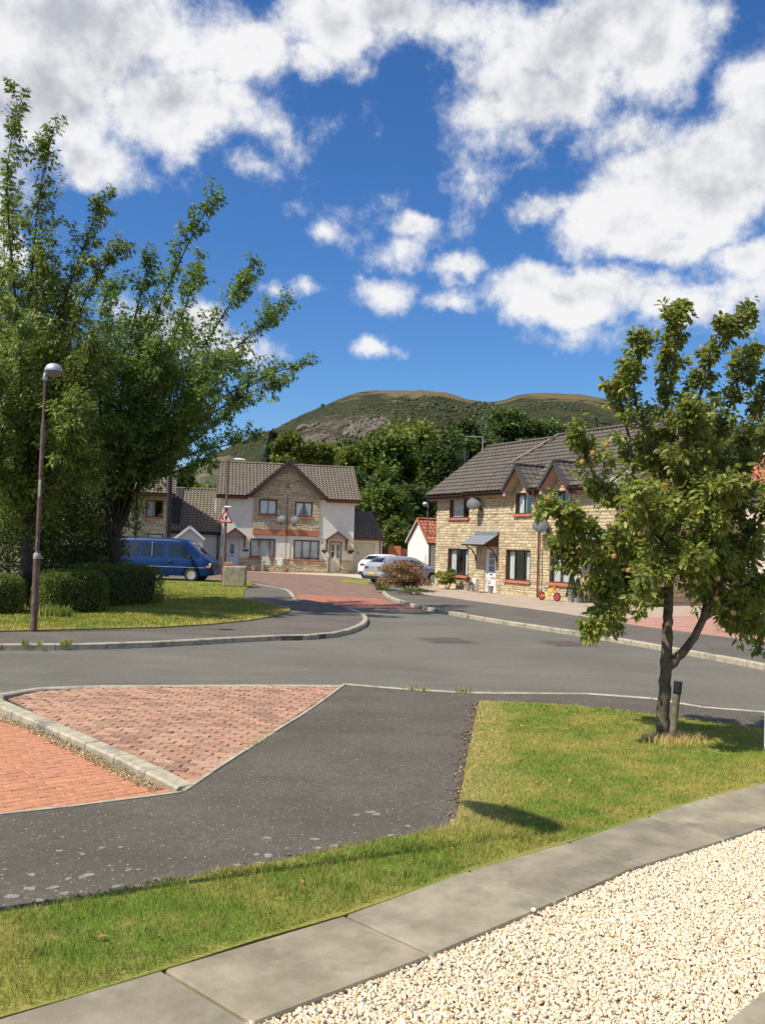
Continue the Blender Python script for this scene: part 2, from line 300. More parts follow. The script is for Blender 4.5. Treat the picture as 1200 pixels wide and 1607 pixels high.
class MB:
    def __init__(s): s.v = []; s.f = []; s.c = []; s.mi = []; s.mid = 0
    def add(s, vs, fs, col=None):
        b = len(s.v); s.v += [tuple(x) for x in vs]; s.f += [tuple(b+i for i in f) for f in fs]; s.c += [col or (1, 1, 1)]*len(fs); s.mi += [s.mid]*len(fs)
    def box(s, x0, x1, y0, y1, z0, z1, col=None, M=None):
        vs = [Vector(p) for p in ((x0,y0,z0),(x1,y0,z0),(x1,y1,z0),(x0,y1,z0),(x0,y0,z1),(x1,y0,z1),(x1,y1,z1),(x0,y1,z1))]
        if M is not None: vs = [M @ v for v in vs]
        s.add(vs, [(0,3,2,1),(4,5,6,7),(0,1,5,4),(1,2,6,5),(2,3,7,6),(3,0,4,7)], col)
    def prism(s, pts, z0, z1, col=None, M=None):
        n = len(pts); vs = [Vector((p[0], p[1], z0)) for p in pts] + [Vector((p[0], p[1], z1)) for p in pts]
        if M is not None: vs = [M @ v for v in vs]
        a = sum(pts[i][0]*pts[(i+1)%n][1]-pts[(i+1)%n][0]*pts[i][1] for i in range(n))
        fs = [tuple(range(n-1, -1, -1)), tuple(range(n, 2*n))] + [(i, (i+1)%n, n+(i+1)%n, n+i) for i in range(n)]
        if a < 0: fs = [tuple(reversed(f)) for f in fs]
        s.add(vs, fs, col)
    def poly(s, pts, thick, nrm, col=None):                      # flat polygon given a thickness along -nrm
        n = len(pts); A = [Vector(p) for p in pts]; B = [p - Vector(nrm)*thick for p in A]
        s.add(A+B, [tuple(range(n)), tuple(range(2*n-1, n-1, -1))] + [(i, n+i, n+(i+1)%n, (i+1)%n) for i in range(n)], col)
    def tube(s, pts, r, seg=8, cap=True, col=None):
        pts = [Vector(p) for p in pts]; n = len(pts); rs = r if isinstance(r, (list, tuple)) else [r]*n
        rings = []; up = Vector((0.13, 0.31, 0.94))
        for i, p in enumerate(pts):
            d = (pts[min(i+1, n-1)] - pts[max(i-1, 0)]); d = d.normalized() if d.length > 1e-9 else Vector((0, 0, 1))
            a = d.cross(up); a = (a if a.length > 1e-3 else d.cross(Vector((1, 0, 0)))).normalized(); b = d.cross(a)
            rings.append([p + (a*math.cos(2*math.pi*k/seg) + b*math.sin(2*math.pi*k/seg))*rs[i] for k in range(seg)])
        vs = [v for rg in rings for v in rg]; fs = []
        for i in range(n-1):
            for k in range(seg): fs.append((i*seg+k, i*seg+(k+1)%seg, (i+1)*seg+(k+1)%seg, (i+1)*seg+k))
        if cap: fs += [tuple(range(seg-1, -1, -1)), tuple(range((n-1)*seg, n*seg))]
        s.add(vs, fs, col)
    def lathe(s, prof, seg=16, M=None, col=None):                # prof: (r, z)
        vs = []; fs = []; n = len(prof)
        for (r, z) in prof:
            for k in range(seg):
                v = Vector((r*math.cos(2*math.pi*k/seg), r*math.sin(2*math.pi*k/seg), z)); vs.append(M @ v if M is not None else v)
        for i in range(n-1):
            for k in range(seg): fs.append((i*seg+k, i*seg+(k+1)%seg, (i+1)*seg+(k+1)%seg, (i+1)*seg+k))
        if prof[0][0] > 1e-6: fs.append(tuple(range(seg-1, -1, -1)))
        if prof[-1][0] > 1e-6: fs.append(tuple(range((n-1)*seg, n*seg)))
        s.add(vs, fs, col)
    def build(s, name, mt, parent=None, smooth=False, me_only=False, **k):
        me = bpy.data.meshes.new(name); me.from_pydata(s.v, [], s.f)
        a = me.attributes.new('Col', 'FLOAT_COLOR', 'FACE'); c = np.ones((len(s.f), 4), np.float32); c[:, :3] = np.array(s.c, np.float32).reshape(-1, 3); a.data.foreach_set('color', c.ravel())
        for q in (mt if isinstance(mt, (list, tuple)) else [mt]): me.materials.append(q)
        if isinstance(mt, (list, tuple)): me.polygons.foreach_set('material_index', s.mi)
        if smooth:
            me.polygons.foreach_set('use_smooth', [True]*len(me.polygons)); me.set_sharp_from_angle(angle=R(38))
        me.update()
        if me_only: return me
        return link(name, me, None, parent, **k)
def copy_tree(o, parent=None):
    c = o.copy(); COL.objects.link(c); c.parent = parent
    for ch in list(o.children): copy_tree(ch, c)
    return c
def rc(lo=0.85, hi=1.15, t=0.0):
    k = random.uniform(lo, hi); return (k*(1+random.uniform(-t, t)), k, k*(1+random.uniform(-t, t)))
def sheet(name, pts, z, mt, depth=0.05, parent=None, **k):      # pts in XY, a slab whose top is at z
    b = MB(); b.prism([(p[0], p[1]) for p in pts], z-depth, z); return b.build(name, mt, parent, **k)
def gp(pix, z=0.0): return [tuple(G(x, y, z)[:2]) for x, y in pix]
def resample(pts, step):
    pts = [Vector(p) for p in pts]; out = [pts[0]]; acc = 0.0
    cur = pts[0]; i = 1
    while i < len(pts):
        d = (pts[i]-cur).length
        if acc + d >= step: cur = cur + (pts[i]-cur)*((step-acc)/d); out.append(cur); acc = 0.0
        else: acc += d; cur = pts[i]; i += 1
    if acc > step*0.35: out.append(pts[-1])
    return out
def smooth_line(pts, n=6):                                       # Catmull-Rom through 2D/3D points
    P = [Vector(p) for p in pts]; P = [P[0]*2-P[1]] + P + [P[-1]*2-P[-2]]; out = []
    for i in range(1, len(P)-2):
        for k in range(n):
            t = k/n; a, b, c, d = P[i-1], P[i], P[i+1], P[i+2]
            out.append(0.5*((2*b)+(c-a)*t+(2*a-5*b+4*c-d)*t*t+(3*b-a-3*c+d)*t**3))
    out.append(P[-2]); return out
def kerb_line(name, pts, w, z0, z1, step=0.9, gap=0.006, z1b=None):       # stones along a polyline, one object each
    root = empty(name, (pts[0][0], pts[0][1], 0), kind='structure'); o0 = Vector((pts[0][0], pts[0][1], 0))
    P = resample([Vector((p[0], p[1], 0)) for p in pts], step)
    for i in range(len(P)-1):
        a, b = P[i], P[i+1]; d = (b-a).normalized(); a = a + d*gap; b = b - d*gap
        def side(j):
            q = (P[min(j+1, len(P)-1)]-P[max(j-1, 0)]).normalized(); return Vector((-q.y, q.x, 0))*w
        sa, sb = side(i), side(i+1); a = a - sa.normalized()*.03; b = b - sb.normalized()*.03; dz = random.uniform(-.003, .003); t0, t1 = i/(len(P)-1), (i+1)/(len(P)-1)
        za = z1 + ((z1b or z1)-z1)*t0 + dz; zb = z1 + ((z1b or z1)-z1)*t1 + dz; ch = 0.018
        mbk = MB(); vs = []
        for (p, s_, zt) in ((a, sa, za), (b, sb, zb)):
            n_ = s_.normalized()
            vs += [p-o0+Vector((0,0,z0)), p-o0+Vector((0,0,zt-ch)), p+n_*ch-o0+Vector((0,0,zt)), p+s_-o0+Vector((0,0,zt)), p+s_-o0+Vector((0,0,z0))]
        mbk.add(vs, [(0,5,6,1),(1,6,7,2),(2,7,8,3),(3,8,9,4),(0,1,2,3,4),(9,8,7,6,5)])
        mbk.build('kerb_stone', M_kerb, root)
    return root

# ------------------------------------------------------------------ foliage helpers
def unit(v): return v/np.maximum(np.linalg.norm(v, axis=1, keepdims=True), 1e-9)
def leaf_mesh(name, P, D, Nn, Ln, Wd, cols, rich=False):
    """P base, D direction, Nn face normal, Ln length, Wd width: rhombic leaves folded along the midrib"""
    D = unit(D); S = unit(np.cross(D, Nn)); Nn = np.cross(S, D); n = len(P); Ln = Ln[:, None]; Wd = Wd[:, None]
    if rich:
        mid = P + D*Ln*0.5 - Nn*Ln*0.05; tip = P + D*Ln - Nn*Ln*0.14
        l1 = P + D*Ln*0.28 + S*Wd*0.45 + Nn*Wd*.10; r1 = P + D*Ln*0.28 - S*Wd*0.45 + Nn*Wd*.10
        l2 = P + D*Ln*0.66 + S*Wd*0.40 + Nn*Wd*.04; r2 = P + D*Ln*0.66 - S*Wd*0.40 + Nn*Wd*.04
        V = np.stack([P, l1, l2, tip, r2, r1, mid], 1).reshape(-1, 3); b = (np.arange(n)*7)[:, None]
        F = np.concatenate([b+np.array([[0, 6, 1]]), b+np.array([[1, 6, 2]]), b+np.array([[2, 6, 3]]), b+np.array([[3, 6, 4]]), b+np.array([[4, 6, 5]]), b+np.array([[5, 6, 0]])], 1).reshape(-1, 3)
        return npmesh(name, V, F, np.repeat(cols, 6, 0))
    l = P + D*Ln*0.45 + S*Wd*0.5 + Nn*Wd*.12; r = P + D*Ln*0.45 - S*Wd*0.5 + Nn*Wd*.12; tip = P + D*Ln - Nn*Ln*.1
    V = np.stack([P, l, tip, r], 1).reshape(-1, 3); b = (np.arange(n)*4)[:, None]
    F = np.concatenate([b+np.array([[0, 2, 1]]), b+np.array([[0, 3, 2]])], 1).reshape(-1, 3)
    return npmesh(name, V, F, np.repeat(cols, 2, 0))
def leaf_cols(n, lo=0.7, hi=1.3, yellow=0.25, brown=0.0, clump=None):
    k = rng.uniform(lo, hi, n)
    if clump is not None: k = k*clump
    y = rng.random(n)*yellow; c = np.stack([k*(1+y*1.5), k*(1+y*0.3), k*(1-y*0.5)], 1)
    if brown > 0:
        m_ = rng.random(n) < brown; c[m_] = np.stack([k[m_]*3.4, k[m_]*1.5, k[m_]*1.0], 1)
    return c
def crown_points(c, rad, n, lumps=26, shell=0.55, seed=0, flat=0.0):
    """leaf positions on many lumps spread through an ellipsoid; returns positions, outward dirs, per-leaf clump value"""
    r_ = np.random.default_rng(seed); c = np.array(c, float); rad = np.array(rad, float)
    u = unit(r_.normal(size=(lumps, 3))); rr = r_.uniform(0.35, 0.92, (lumps, 1)); LC = u*rr
    LR = r_.uniform(0.20, 0.42, lumps); tone = r_.uniform(0.72, 1.28, lumps)
    w = LR**2; idx = r_.choice(lumps, n, p=w/w.sum()); d = unit(r_.normal(size=(n, 3)))
    d[:, 2] = np.where(d[:, 2] < -0.3, -d[:, 2]*0.6, d[:, 2])
    d = unit(d); rho = shell + (1-shell)*r_.random(n)**0.5
    p = LC[idx] + d*(LR[idx]*rho*(1+0.22*r_.normal(size=n)))[:, None]
    return c + p*rad, d, tone[idx]
def foliage(name, P, out, tone, ln, wd, mt, parent=None, droop=0.3, rich=False, lo=0.7, hi=1.3, yellow=0.25, brown=0.0, **k):
    n = len(P); D = out*0.7 + rng.normal(size=(n, 3))*0.6; D[:, 2] -= droop
    Nn = out*0.6 + rng.normal(size=(n, 3))*0.45; Nn[:, 2] += 0.75
    me = leaf_mesh(name, P, D, Nn, ln*rng.uniform(.7, 1.25, n), wd*rng.uniform(.7, 1.25, n), leaf_cols(n, lo, hi, yellow, brown, tone), rich)
    return link(name, me, mt, parent, kind='stuff', **k)
def local(pts, o): return [Vector(p)-Vector(o) for p in pts]

# ================================================================== GROUND
ZP = 0.06       # near footpath level
ZF = 0.10       # far footways
sheet('ground', [(-900, -60), (900, -60), (900, 1500), (-900, 1500)], -0.06, mat('far_grass', (0.10, 0.12, 0.04), 0.95, 0.3, .05), 0.3, kind='structure')
# road: from the near kerb line to the far kerbs and off to both sides
road_pts = [(-60, 8.2), (-9, 9.0), (60, 9.0), (60, 40), (30, 62), (4, 66), (-20, 66), (-45, 60), (-60, 40)]
sheet('road', road_pts, 0.0, M_road, 0.05, kind='structure')
# near footpath (dark asphalt with pale chippings), one slab behind the kerb line
kerbN = [(540, 1074), (600, 1078), (660, 1084), (780, 1089), (900, 1088), (1050, 1099), (1200, 1118)]
kN = gp(kerbN, ZP)
kext = [(kN[-1][0]+9, kN[-1][1]-1.8)]
edge_grass = [(-60, 1450), (0, 1432), (100, 1416), (200, 1398), (300, 1380), (400, 1360), (480, 1345), (560, 1328), (640, 1313), (700, 1300), (716, 1285), (724, 1240), (735, 1180), (744, 1135), (752, 1101)]
grass_far = [(752, 1101), (820, 1103), (900, 1108), (980, 1117), (1045, 1125), (1120, 1134), (1200, 1146), (1300, 1162)]
bay_edge = [(-200, 1300), (-100, 1288), (0, 1277), (150, 1261), (285, 1243)]
tri_edge = [(285, 1243), (330, 1212), (380, 1180), (420, 1154), (460, 1130), (500, 1103), (540, 1074)]
pA = gp(edge_grass, ZP); pB = gp(grass_far, ZP)
path_poly = gp(bay_edge, ZP) + gp(tri_edge[1:], ZP) + kN[1:] + kext + [(pB[-1][0]+7, pB[-1][1]-1)] + pB[::-1][:-1] + pA[::-1] + [(-9, 2.5), (-14, 5.5)]
sheet('footpath', path_poly, ZP, M_path, 0.1, kind='structure')
# kerb edging flush with the path along the road and beside the bricks
kerb_line('road_edging', smooth_line(kN + kext, 5), 0.07, -0.02, ZP+.012)
kerb_line('brick_edging', smooth_line(gp(tri_edge, ZP), 3)[::-1], 0.06, -0.02, ZP+.010)
kerb_line('bay_edging', smooth_line(gp(bay_edge, ZP), 3)[::-1], 0.06, -0.02, ZP+.010)

# brick triangle: tilted slab rising from the path to the kerb top
T0 = G(289, 1238, ZP); T1 = G(536, 1076, ZP); T2 = G(14, 1096, ZP+.07); T3 = G(60, 1086, ZP+.06); T4 = G(160, 1081, ZP+.04)
e1, e2 = (T1-T0), (T2-T0); pn = e1.cross(e2).normalized(); pn = pn if pn.z > 0 else -pn
def tri_z(x, y): return T0.z - ((x-T0.x)*pn.x + (y-T0.y)*pn.y)/pn.z
tri_poly = [(T0.x, T0.y), (T1.x, T1.y), (G(400,1076,ZP+.02)[0], G(400,1076,ZP+.02)[1]), (T4.x, T4.y), (T3.x, T3.y), (T2.x, T2.y)]
def clip_poly(subj, clip):                                       # Sutherland-Hodgman, convex clip
    a = sum(clip[i][0]*clip[(i+1) % len(clip)][1]-clip[(i+1) % len(clip)][0]*clip[i][1] for i in range(len(clip)))
    cl = clip if a > 0 else clip[::-1]; out = subj
    for i in range(len(cl)):
        A_, B_ = cl[i], cl[(i+1) % len(cl)]; inp = out; out = []
        if not inp: break
        f = lambda p: (B_[0]-A_[0])*(p[1]-A_[1])-(B_[1]-A_[1])*(p[0]-A_[0])
        for j in range(len(inp)):
            p, q = inp[j], inp[(j+1) % len(inp)]; fp, fq = f(p), f(q)
            if fp >= 0: out.append(p)
            if (fp >= 0) != (fq >= 0):
                t = fp/(fp-fq); out.append((p[0]+(q[0]-p[0])*t, p[1]+(q[1]-p[1])*t))
    return out
def lay_bricks(root, poly, org, ax, zf, mt, bl=0.205, bw=0.105, gap=0.006, rough=0.004, limit=300, order_y=True, cfun=None):
    ax = Vector((ax[0], ax[1])).normalized(); ay = Vector((-ax.y, ax.x)); org = Vector((org[0], org[1]))
    us = [(Vector(p)-org).dot(ax) for p in poly]; vs = [(Vector(p)-org).dot(ay) for p in poly]; cells = []
    for j in range(int(min(vs)/bw)-1, int(max(vs)/bw)+2):
        for i in range(int(min(us)/bl)-2, int(max(us)/bl)+2):
            u0 = i*bl + (bl/2 if j % 2 else 0); v0 = j*bw; jit = lambda s=0.0025: random.uniform(-s, s)
            q = [(u0+gap/2, v0+gap/2), (u0+bl-gap/2, v0+gap/2), (u0+bl-gap/2, v0+bw-gap/2), (u0+gap/2, v0+bw-gap/2)]
            q = [(a+jit(), b+jit()) for a, b in q]
            w = [tuple(org+ax*a+ay*b) for a, b in q]; w = clip_poly(w, poly)
            if len(w) >= 3:
                ar = abs(sum(w[k][0]*w[(k+1) % len(w)][1]-w[(k+1) % len(w)][0]*w[k][1] for k in range(len(w))))/2
                if ar > 0.0012: cells.append((sum(p[1] for p in w)/len(w), w))
    cells.sort(key=lambda c: c[0]); rest = MB()
    for n, (cy, w) in enumerate(cells):
        dz = random.uniform(-rough, rough); tx, ty = random.uniform(-rough, rough)*6, random.uniform(-rough, rough)*6
        cx_ = sum(p[0] for p in w)/len(w); k = len(w); col = cfun(cx_, cy) if cfun else rc(.85, 1.12, .04)
        tgt = MB() if n < limit else rest
        top = [(p[0], p[1], zf(p[0], p[1])+dz+(p[0]-cx_)*tx+(p[1]-cy)*ty) for p in w]
        ins = [((p[0]-cx_)*0.94+cx_, (p[1]-cy)*0.92+cy, p[2]) for p in top]; low = [(p[0], p[1], p[2]-.005) for p in top]; bot = [(p[0], p[1], p[2]-.045) for p in top]
        fs = [tuple(range(k))] + [(k+i, k+(i+1) % k, (i+1) % k, i) for i in range(k)] + [(2*k+i, 2*k+(i+1) % k, k+(i+1) % k, k+i) for i in range(k)]
        tgt.add([Vector(p)-Vector(root.location) for p in ins+low+bot], fs, col)
        if n < limit: tgt.build('brick', mt, root)
    if rest.v: rest.build('bricks', mt, root, kind='stuff')
brick_tri = empty('brick_paving', (T0.x, T0.y, 0), kind='structure')
b_ = MB(); k_ = len(tri_poly); z_ = [tri_z(*p)-.016 for p in tri_poly]
b_.add([(p[0]-T0.x, p[1]-T0.y, z) for p, z in zip(tri_poly, z_)] + [(p[0]-T0.x, p[1]-T0.y, -.02) for p in tri_poly], [tuple(range(k_))] + [(k_+i, k_+(i+1) % k_, (i+1) % k_, i) for i in range(k_)])
b_.build('joint_sand', M_sand, brick_tri)
def tri_col(x, y):
    q = random.random(); n_ = noise.noise(Vector((x*1.3, y*1.3, 0)))
    if q < 0.05+0.2*n_: return (1.1, 1.22, 1.28)                              # pale worn faces
    if q < 0.20: return (0.70, 0.70, 0.72)
    return rc(.8, 1.15, .06)
lay_bricks(brick_tri, tri_poly, (T0.x, T0.y), (-(T1-T0).y, (T1-T0).x), lambda x, y: tri_z(x, y), M_brick_old, cfun=tri_col, rough=.005, gap=.010)
# red bay, at road level
K0 = G(252, 1243, 0.0); K1 = G(0, 1132, 0.0); kd = (K1-K0).normalized()
bay_poly = [(p[0], p[1]) for p in (G(-60, 1277, 0.0), G(95, 1263, 0.0), G(262, 1244, 0.02), K1 + kd*0.0, K1 + kd*1.3)] + [(K1.x-3.2, K1.y+0.9), (-8.5, 6.4)]
bay_poly = [(G(283, 1246, .05).x, G(283, 1246, .05).y), (K1.x+kd.x*1.4, K1.y+kd.y*1.4), (K1.x+kd.x*1.4-2.2, K1.y+kd.y*1.4-1.6), (G(-200, 1303, .05).x, G(-200, 1303, .05).y)]
brick_bay = empty('parking_bay', (K0.x, K0.y, 0), kind='structure')
b_ = MB(); b_.prism([(p[0]-K0.x, p[1]-K0.y) for p in bay_poly], -.04, .038); b_.build('joint_sand', M_sand, brick_bay)
lay_bricks(brick_bay, bay_poly, (K0.x, K0.y), (kd.y, -kd.x), lambda x, y: 0.056, M_brick, rough=.0015, gap=.005, cfun=lambda x, y: rc(.92, 1.08, .03))
# raised kerb between bay and triangle, curling round to the road
kb = [(G(283, 1243, .03)), (G(200, 1204, .03)), G(100, 1162, .03), G(0, 1121, .03), G(-60, 1096, .03)]
kpts = [(p.x, p.y) for p in kb]
kerb_line('bay_kerb', smooth_line(kpts, 6), -0.16, -0.02, tri_z(*kpts[0])+.012, 0.6, z1b=tri_z(*kpts[-1])+.02)
top_kerb = [(2, 1097), (30, 1090), (60, 1086), (110, 1083), (160, 1081), (260, 1079), (400, 1076), (538, 1074)]
tk = [(G(x, y, .09)) for x, y in top_kerb]
kerb_line('corner_kerb', smooth_line([(p.x, p.y) for p in tk], 5), 0.11, -0.02, tri_z(tk[0].x, tk[0].y)+.012, 0.7, z1b=ZP+.012)
# silt and weeds lying along the bay kerb
def blades(name, pts, h, w, lean=0.5, dry=0.0, bright=(0.45, 0.8), green=0.0, parent=None, mt=None, zbase=None, colfun=None, **k):
    n = len(pts); P = np.array(pts, float).reshape(-1, 3); a = rng.uniform(0, 2*math.pi, n); hh = h*rng.uniform(.5, 1.25, n); ww = w*rng.uniform(.7, 1.3, n)
    s = np.stack([np.cos(a), np.sin(a), np.zeros(n)], 1)*ww[:, None]*0.5; a2 = rng.uniform(0, 2*math.pi, n); l = rng.uniform(0, lean, n)*hh
    tip = P + np.stack([np.cos(a2)*l, np.sin(a2)*l, hh], 1); mid = P + np.stack([np.cos(a2)*l*.3, np.sin(a2)*l*.3, hh*.6], 1)
    V = np.stack([P-s, P+s, mid+s*.7, mid-s*.7, tip], 1).reshape(-1, 3); b = (np.arange(n)*5)[:, None]
    F = np.concatenate([b+np.array([[0, 1, 2]]), b+np.array([[0, 2, 3]]), b+np.array([[3, 2, 4]])], 1).reshape(-1, 3)
    c = np.stack([np.clip(dry+rng.uniform(-.15, .15, n), 0, 1) if not np.isscalar(dry) else np.clip(np.full(n, dry)+np.where(rng.random(n) < .12, .5, 0), 0, 1), rng.uniform(*bright, n), np.clip(np.zeros(n)+green, 0, 1)], 1)
    return link(name, npmesh(name, V, F, np.repeat(c, 3, 0)), mt or lawn_mat('grass_blades', True), parent, kind='stuff', **k)
def pebbles(name, P, size, mt, cols, parent=None, flat=0.6, label=None, **k):
    bm = bmesh.new(); bmesh.ops.create_icosphere(bm, subdivisions=1, radius=1); bv = np.array([v.co[:] for v in bm.verts]); bf = np.array([[v.index for v in f.verts] for f in bm.faces]); bm.free()
    n = len(P); nv = len(bv); bv = bv[None]*(1+0.42*rng.uniform(-1, 1, (n, nv, 1)))
    sc_ = size[:, None]*rng.uniform(.65, 1.3, (n, 3)); sc_[:, 2] *= flat; bv = bv*sc_[:, None, :]
    q = rng.normal(size=(n, 4)); q[:, 1:3] *= 0.5; q /= np.linalg.norm(q, axis=1, keepdims=True); w, x, y, z = q.T
    Rm = np.stack([1-2*(y*y+z*z), 2*(x*y-z*w), 2*(x*z+y*w), 2*(x*y+z*w), 1-2*(x*x+z*z), 2*(y*z-x*w), 2*(x*z-y*w), 2*(y*z+x*w), 1-2*(x*x+y*y)], 1).reshape(n, 3, 3)
    V = (np.einsum('nij,nkj->nki', Rm, bv) + P[:, None, :]).reshape(-1, 3); F = (bf[None] + (np.arange(n)*nv)[:, None, None]).reshape(-1, 3)
    return link(name, npmesh(name, V, F, np.repeat(cols, len(bf), 0)), mt, parent, kind='stuff', **k)
def along(pix, n, spread, z, bias=0.0):
    pts = [G(x, y, z) for x, y in pix]; seg = [(pts[i+1]-pts[i]).length for i in range(len(pts)-1)]; tot = sum(seg); out = []
    for _ in range(n):
        t = random.random()*tot; i = 0
        while i < len(seg)-1 and t > seg[i]: t -= seg[i]; i += 1
        p = pts[i].lerp(pts[i+1], min(1, t/seg[i])); d = (pts[i+1]-pts[i]).normalized(); s = Vector((-d.y, d.x, 0))
        p = p + s*(random.gauss(0, spread)+bias); p.z = z; out.append(tuple(p))
    return out
M_lit = mat('plant_litter', (0.38, 0.28, 0.17), 1, 0.4, 30, attr=True)
silt = [(250, 1240), (215, 1224), (160, 1196), (100, 1168), (50, 1142), (0, 1128)]
P_ = np.array(along(silt, 2600, 0.035, 0.060)); sz = rng.uniform(.004, .012, len(P_))
cc = rng.choice([0, 1, 2, 3], len(P_), p=[.45, .3, .15, .1]); pal = np.array([[1, 1, 1], [.55, .5, .45], [1.6, 1.5, 1.3], [.8, 1.1, .5]])
tag(pebbles('leaf_litter', P_, sz, M_lit, pal[cc]*rng.uniform(.7, 1.3, (len(P_), 1)), flat=.35), 'dry brown litter of leaves and grit lying along the raised bay kerb', 'leaf litter')
blades('weeds', along(silt[3:], 110, .03, .03) + along([(430, 1152), (410, 1165), (390, 1175)], 60, .02, ZP) + along([(120, 1155), (160, 1170)], 20, .05, .05), .05, .006, .9, .3, green=.3)
tag(bpy.data.objects['weeds'], 'small green weeds growing out of the kerb and paver joints', 'weeds')

# near lawn
slab_top = [(-60, 1622), (0, 1597), (130, 1560), (257, 1521), (400, 1475), (540, 1435), (640, 1400), (735, 1366), (890, 1321), (1013, 1281), (1101, 1253), (1200, 1228), (1330, 1196)]
lawn_poly = gp(edge_grass, ZP) + gp(grass_far[1:], ZP) + [(pB[-1][0]+6, pB[-1][1]-1)] + [tuple((G(1330, 1200, ZP)+(G(1330, 1200, ZP)-G(1200, 1232, ZP)).normalized()*7)[:2])] + gp([(x, y+4) for x, y in slab_top], ZP)[::-1] + [(-3.2, 3.1)]
lawn = sheet('lawn', lawn_poly, ZP+.012, lawn_mat(), 0.08, kind='structure')
# concrete slab path
sb = [(395, 1604), (677, 1497), (870, 1415), (992, 1362), (1134, 1318), (1200, 1296), (1330, 1255)]
st_ = [(257, 1521), (542, 1436), (735, 1366), (893, 1321), (1016, 1280), (1104, 1252), (1290, 1206)]
slabs = empty('concrete_path', tuple(G(677, 1497, 0))[:2]+(0,), kind='structure'); so = Vector(slabs.location); ZS = .075
tops = [G(x, y, ZS) for x, y in st_]; bots = [G(x, y, ZS) for x, y in sb]
bots[5] = G(1262, 1276, ZS); 
d0 = (tops[0]-tops[1]); tops.insert(0, tops[0]+d0*1.0); bots.insert(0, bots[0]+(bots[0]-bots[1])*1.0)
tops.insert(0, tops[0]+d0); bots.insert(0, bots[0]+(bots[1]-bots[2]))
for _ in range(5): tops.append(tops[-1]+(G(1330, 1196, ZS)-G(1200, 1228, ZS)).normalized()*1.25); bots.append(bots[-1]+(G(1330, 1196, ZS)-G(1200, 1228, ZS)).normalized()*1.25)
for i in range(len(tops)-1):
    a, b, c, d = tops[i], tops[i+1], bots[i+1], bots[i]; g = .012; e = (b-a).normalized()*g; e2_ = (c-d).normalized()*g
    b_ = MB(); q = [a+e, b-e, c-e2_, d+e2_]; ce = sum(q, Vector())/4; dz = random.uniform(-.003, .003)
    top = [Vector((ce.x+(p.x-ce.x)*.985, ce.y+(p.y-ce.y)*.985, ZS+dz))-so for p in q]; md = [Vector((p.x, p.y, ZS-.012+dz))-so for p in q]; bt = [Vector((p.x, p.y, 0))-so for p in q]
    b_.add(top+md+bt, [(3, 2, 1, 0)] + [(i_, (i_+1) % 4, 4+(i_+1) % 4, 4+i_) for i_ in range(4)] + [(4+i_, 4+(i_+1) % 4, 8+(i_+1) % 4, 8+i_) for i_ in range(4)], rc(.9, 1.08, .015))
    b_.build('slab', M_slab, slabs)
# slab at the bottom right
q = [G(1120, 1622, ZS), G(1200, 1556, ZS), G(1330, 1470, ZS), G(1330, 1700, ZS)]
b_ = MB(); so2 = Vector((q[0].x, q[0].y, 0)); b_.prism([(p.x-so2.x, p.y-so2.y) for p in q], 0, ZS+.004, rc(.98, 1.0)); 
s2 = empty('paving_slab', so2, kind='structure'); b_.build('slab', M_slab, s2)
# gravel bed
gx = gp([(395, 1604), (677, 1497), (870, 1415), (1134, 1318), (1262, 1276), (1400, 1235)], .03)
_ex = (G(1330, 1196, ZS)-G(1200, 1228, ZS)).normalized()*6
bed_poly = gx + [(gx[-1][0]+_ex.x, gx[-1][1]+_ex.y), (gx[-1][0]+_ex.x, 1.5), (-2.2, 1.5), (-2.2, gx[0][1]-.9)]
M_grbed = mat('gravel_bed', (0.42, 0.34, 0.24), 1, .4, 60, .8, 80)
sheet('gravel_bed', bed_poly, .038, M_grbed, .05, kind='structure')
M_gr = mat('gravel_stone', (0.76, 0.66, 0.50), 0.85, .12, 60, .3, 200, attr=True)
# stones only where the bed shows
line = [G(x, y, .03) for x, y in [(380, 1611), (677, 1499), (870, 1417), (1134, 1320), (1262, 1278), (1400, 1240)]]
def bed_y(x):
    for i in range(len(line)-1):
        if line[i].x <= x <= line[i+1].x: return line[i].y + (line[i+1].y-line[i].y)*(x-line[i].x)/(line[i+1].x-line[i].x)
    return -1
def inview(x, y, z, mx=90):
    d = Vector((x, y, z))-EYE; zc = d.dot(cF)
    if zc < .2: return False
    px = 600+FPX*d.dot(cR)/zc; py = 803.5-FPX*d.dot(cU)/zc
    return -mx < px < 1200+mx and py < 1607+mx
qd = [(p.x, p.y) for p in q]
def inslab(x, y):
    a = (qd[1][0]-qd[0][0])*(y-qd[0][1])-(qd[1][1]-qd[0][1])*(x-qd[0][0]); b = (qd[2][0]-qd[1][0])*(y-qd[1][1])-(qd[2][1]-qd[1][1])*(x-qd[1][0])
    return (a < 0 if x < qd[1][0] else b < 0)
gp_ = []
xs = rng.uniform(-1.4, 4.9, 225000); ys = rng.uniform(3.4, 7.4, 225000)
for x, y in zip(xs, ys):
    if y < bed_y(x)-.01 and inview(x, y, .03, 170) and not inslab(x, y): gp_.append((x, y))
    if len(gp_) > 52000: break
gp_ = np.array(gp_); n_ = len(gp_); layer = rng.random(n_)
P_ = np.column_stack([gp_, .040+.016*layer]); sz = rng.uniform(.0065, .0130, n_); sz[rng.random(n_) < .008] *= 1.8
big = rng.random(n_); k_ = rng.uniform(.88, 1.10, n_); cl_ = np.stack([k_, k_*rng.uniform(.94, 1.01, n_), k_*rng.uniform(.86, 1.02, n_)], 1)
cl_[big < .06] *= np.array([.72, .62, .52]); cl_[(big > .06) & (big < .10)] *= np.array([1.0, .80, .5]); cl_[(big > .993)] *= np.array([.85, .62, .48])
print('gravel stones', n_)
tag(pebbles('gravel', P_, sz, M_gr, cl_, flat=.62), 'pale cream stone chippings spread beside the concrete path', 'gravel')
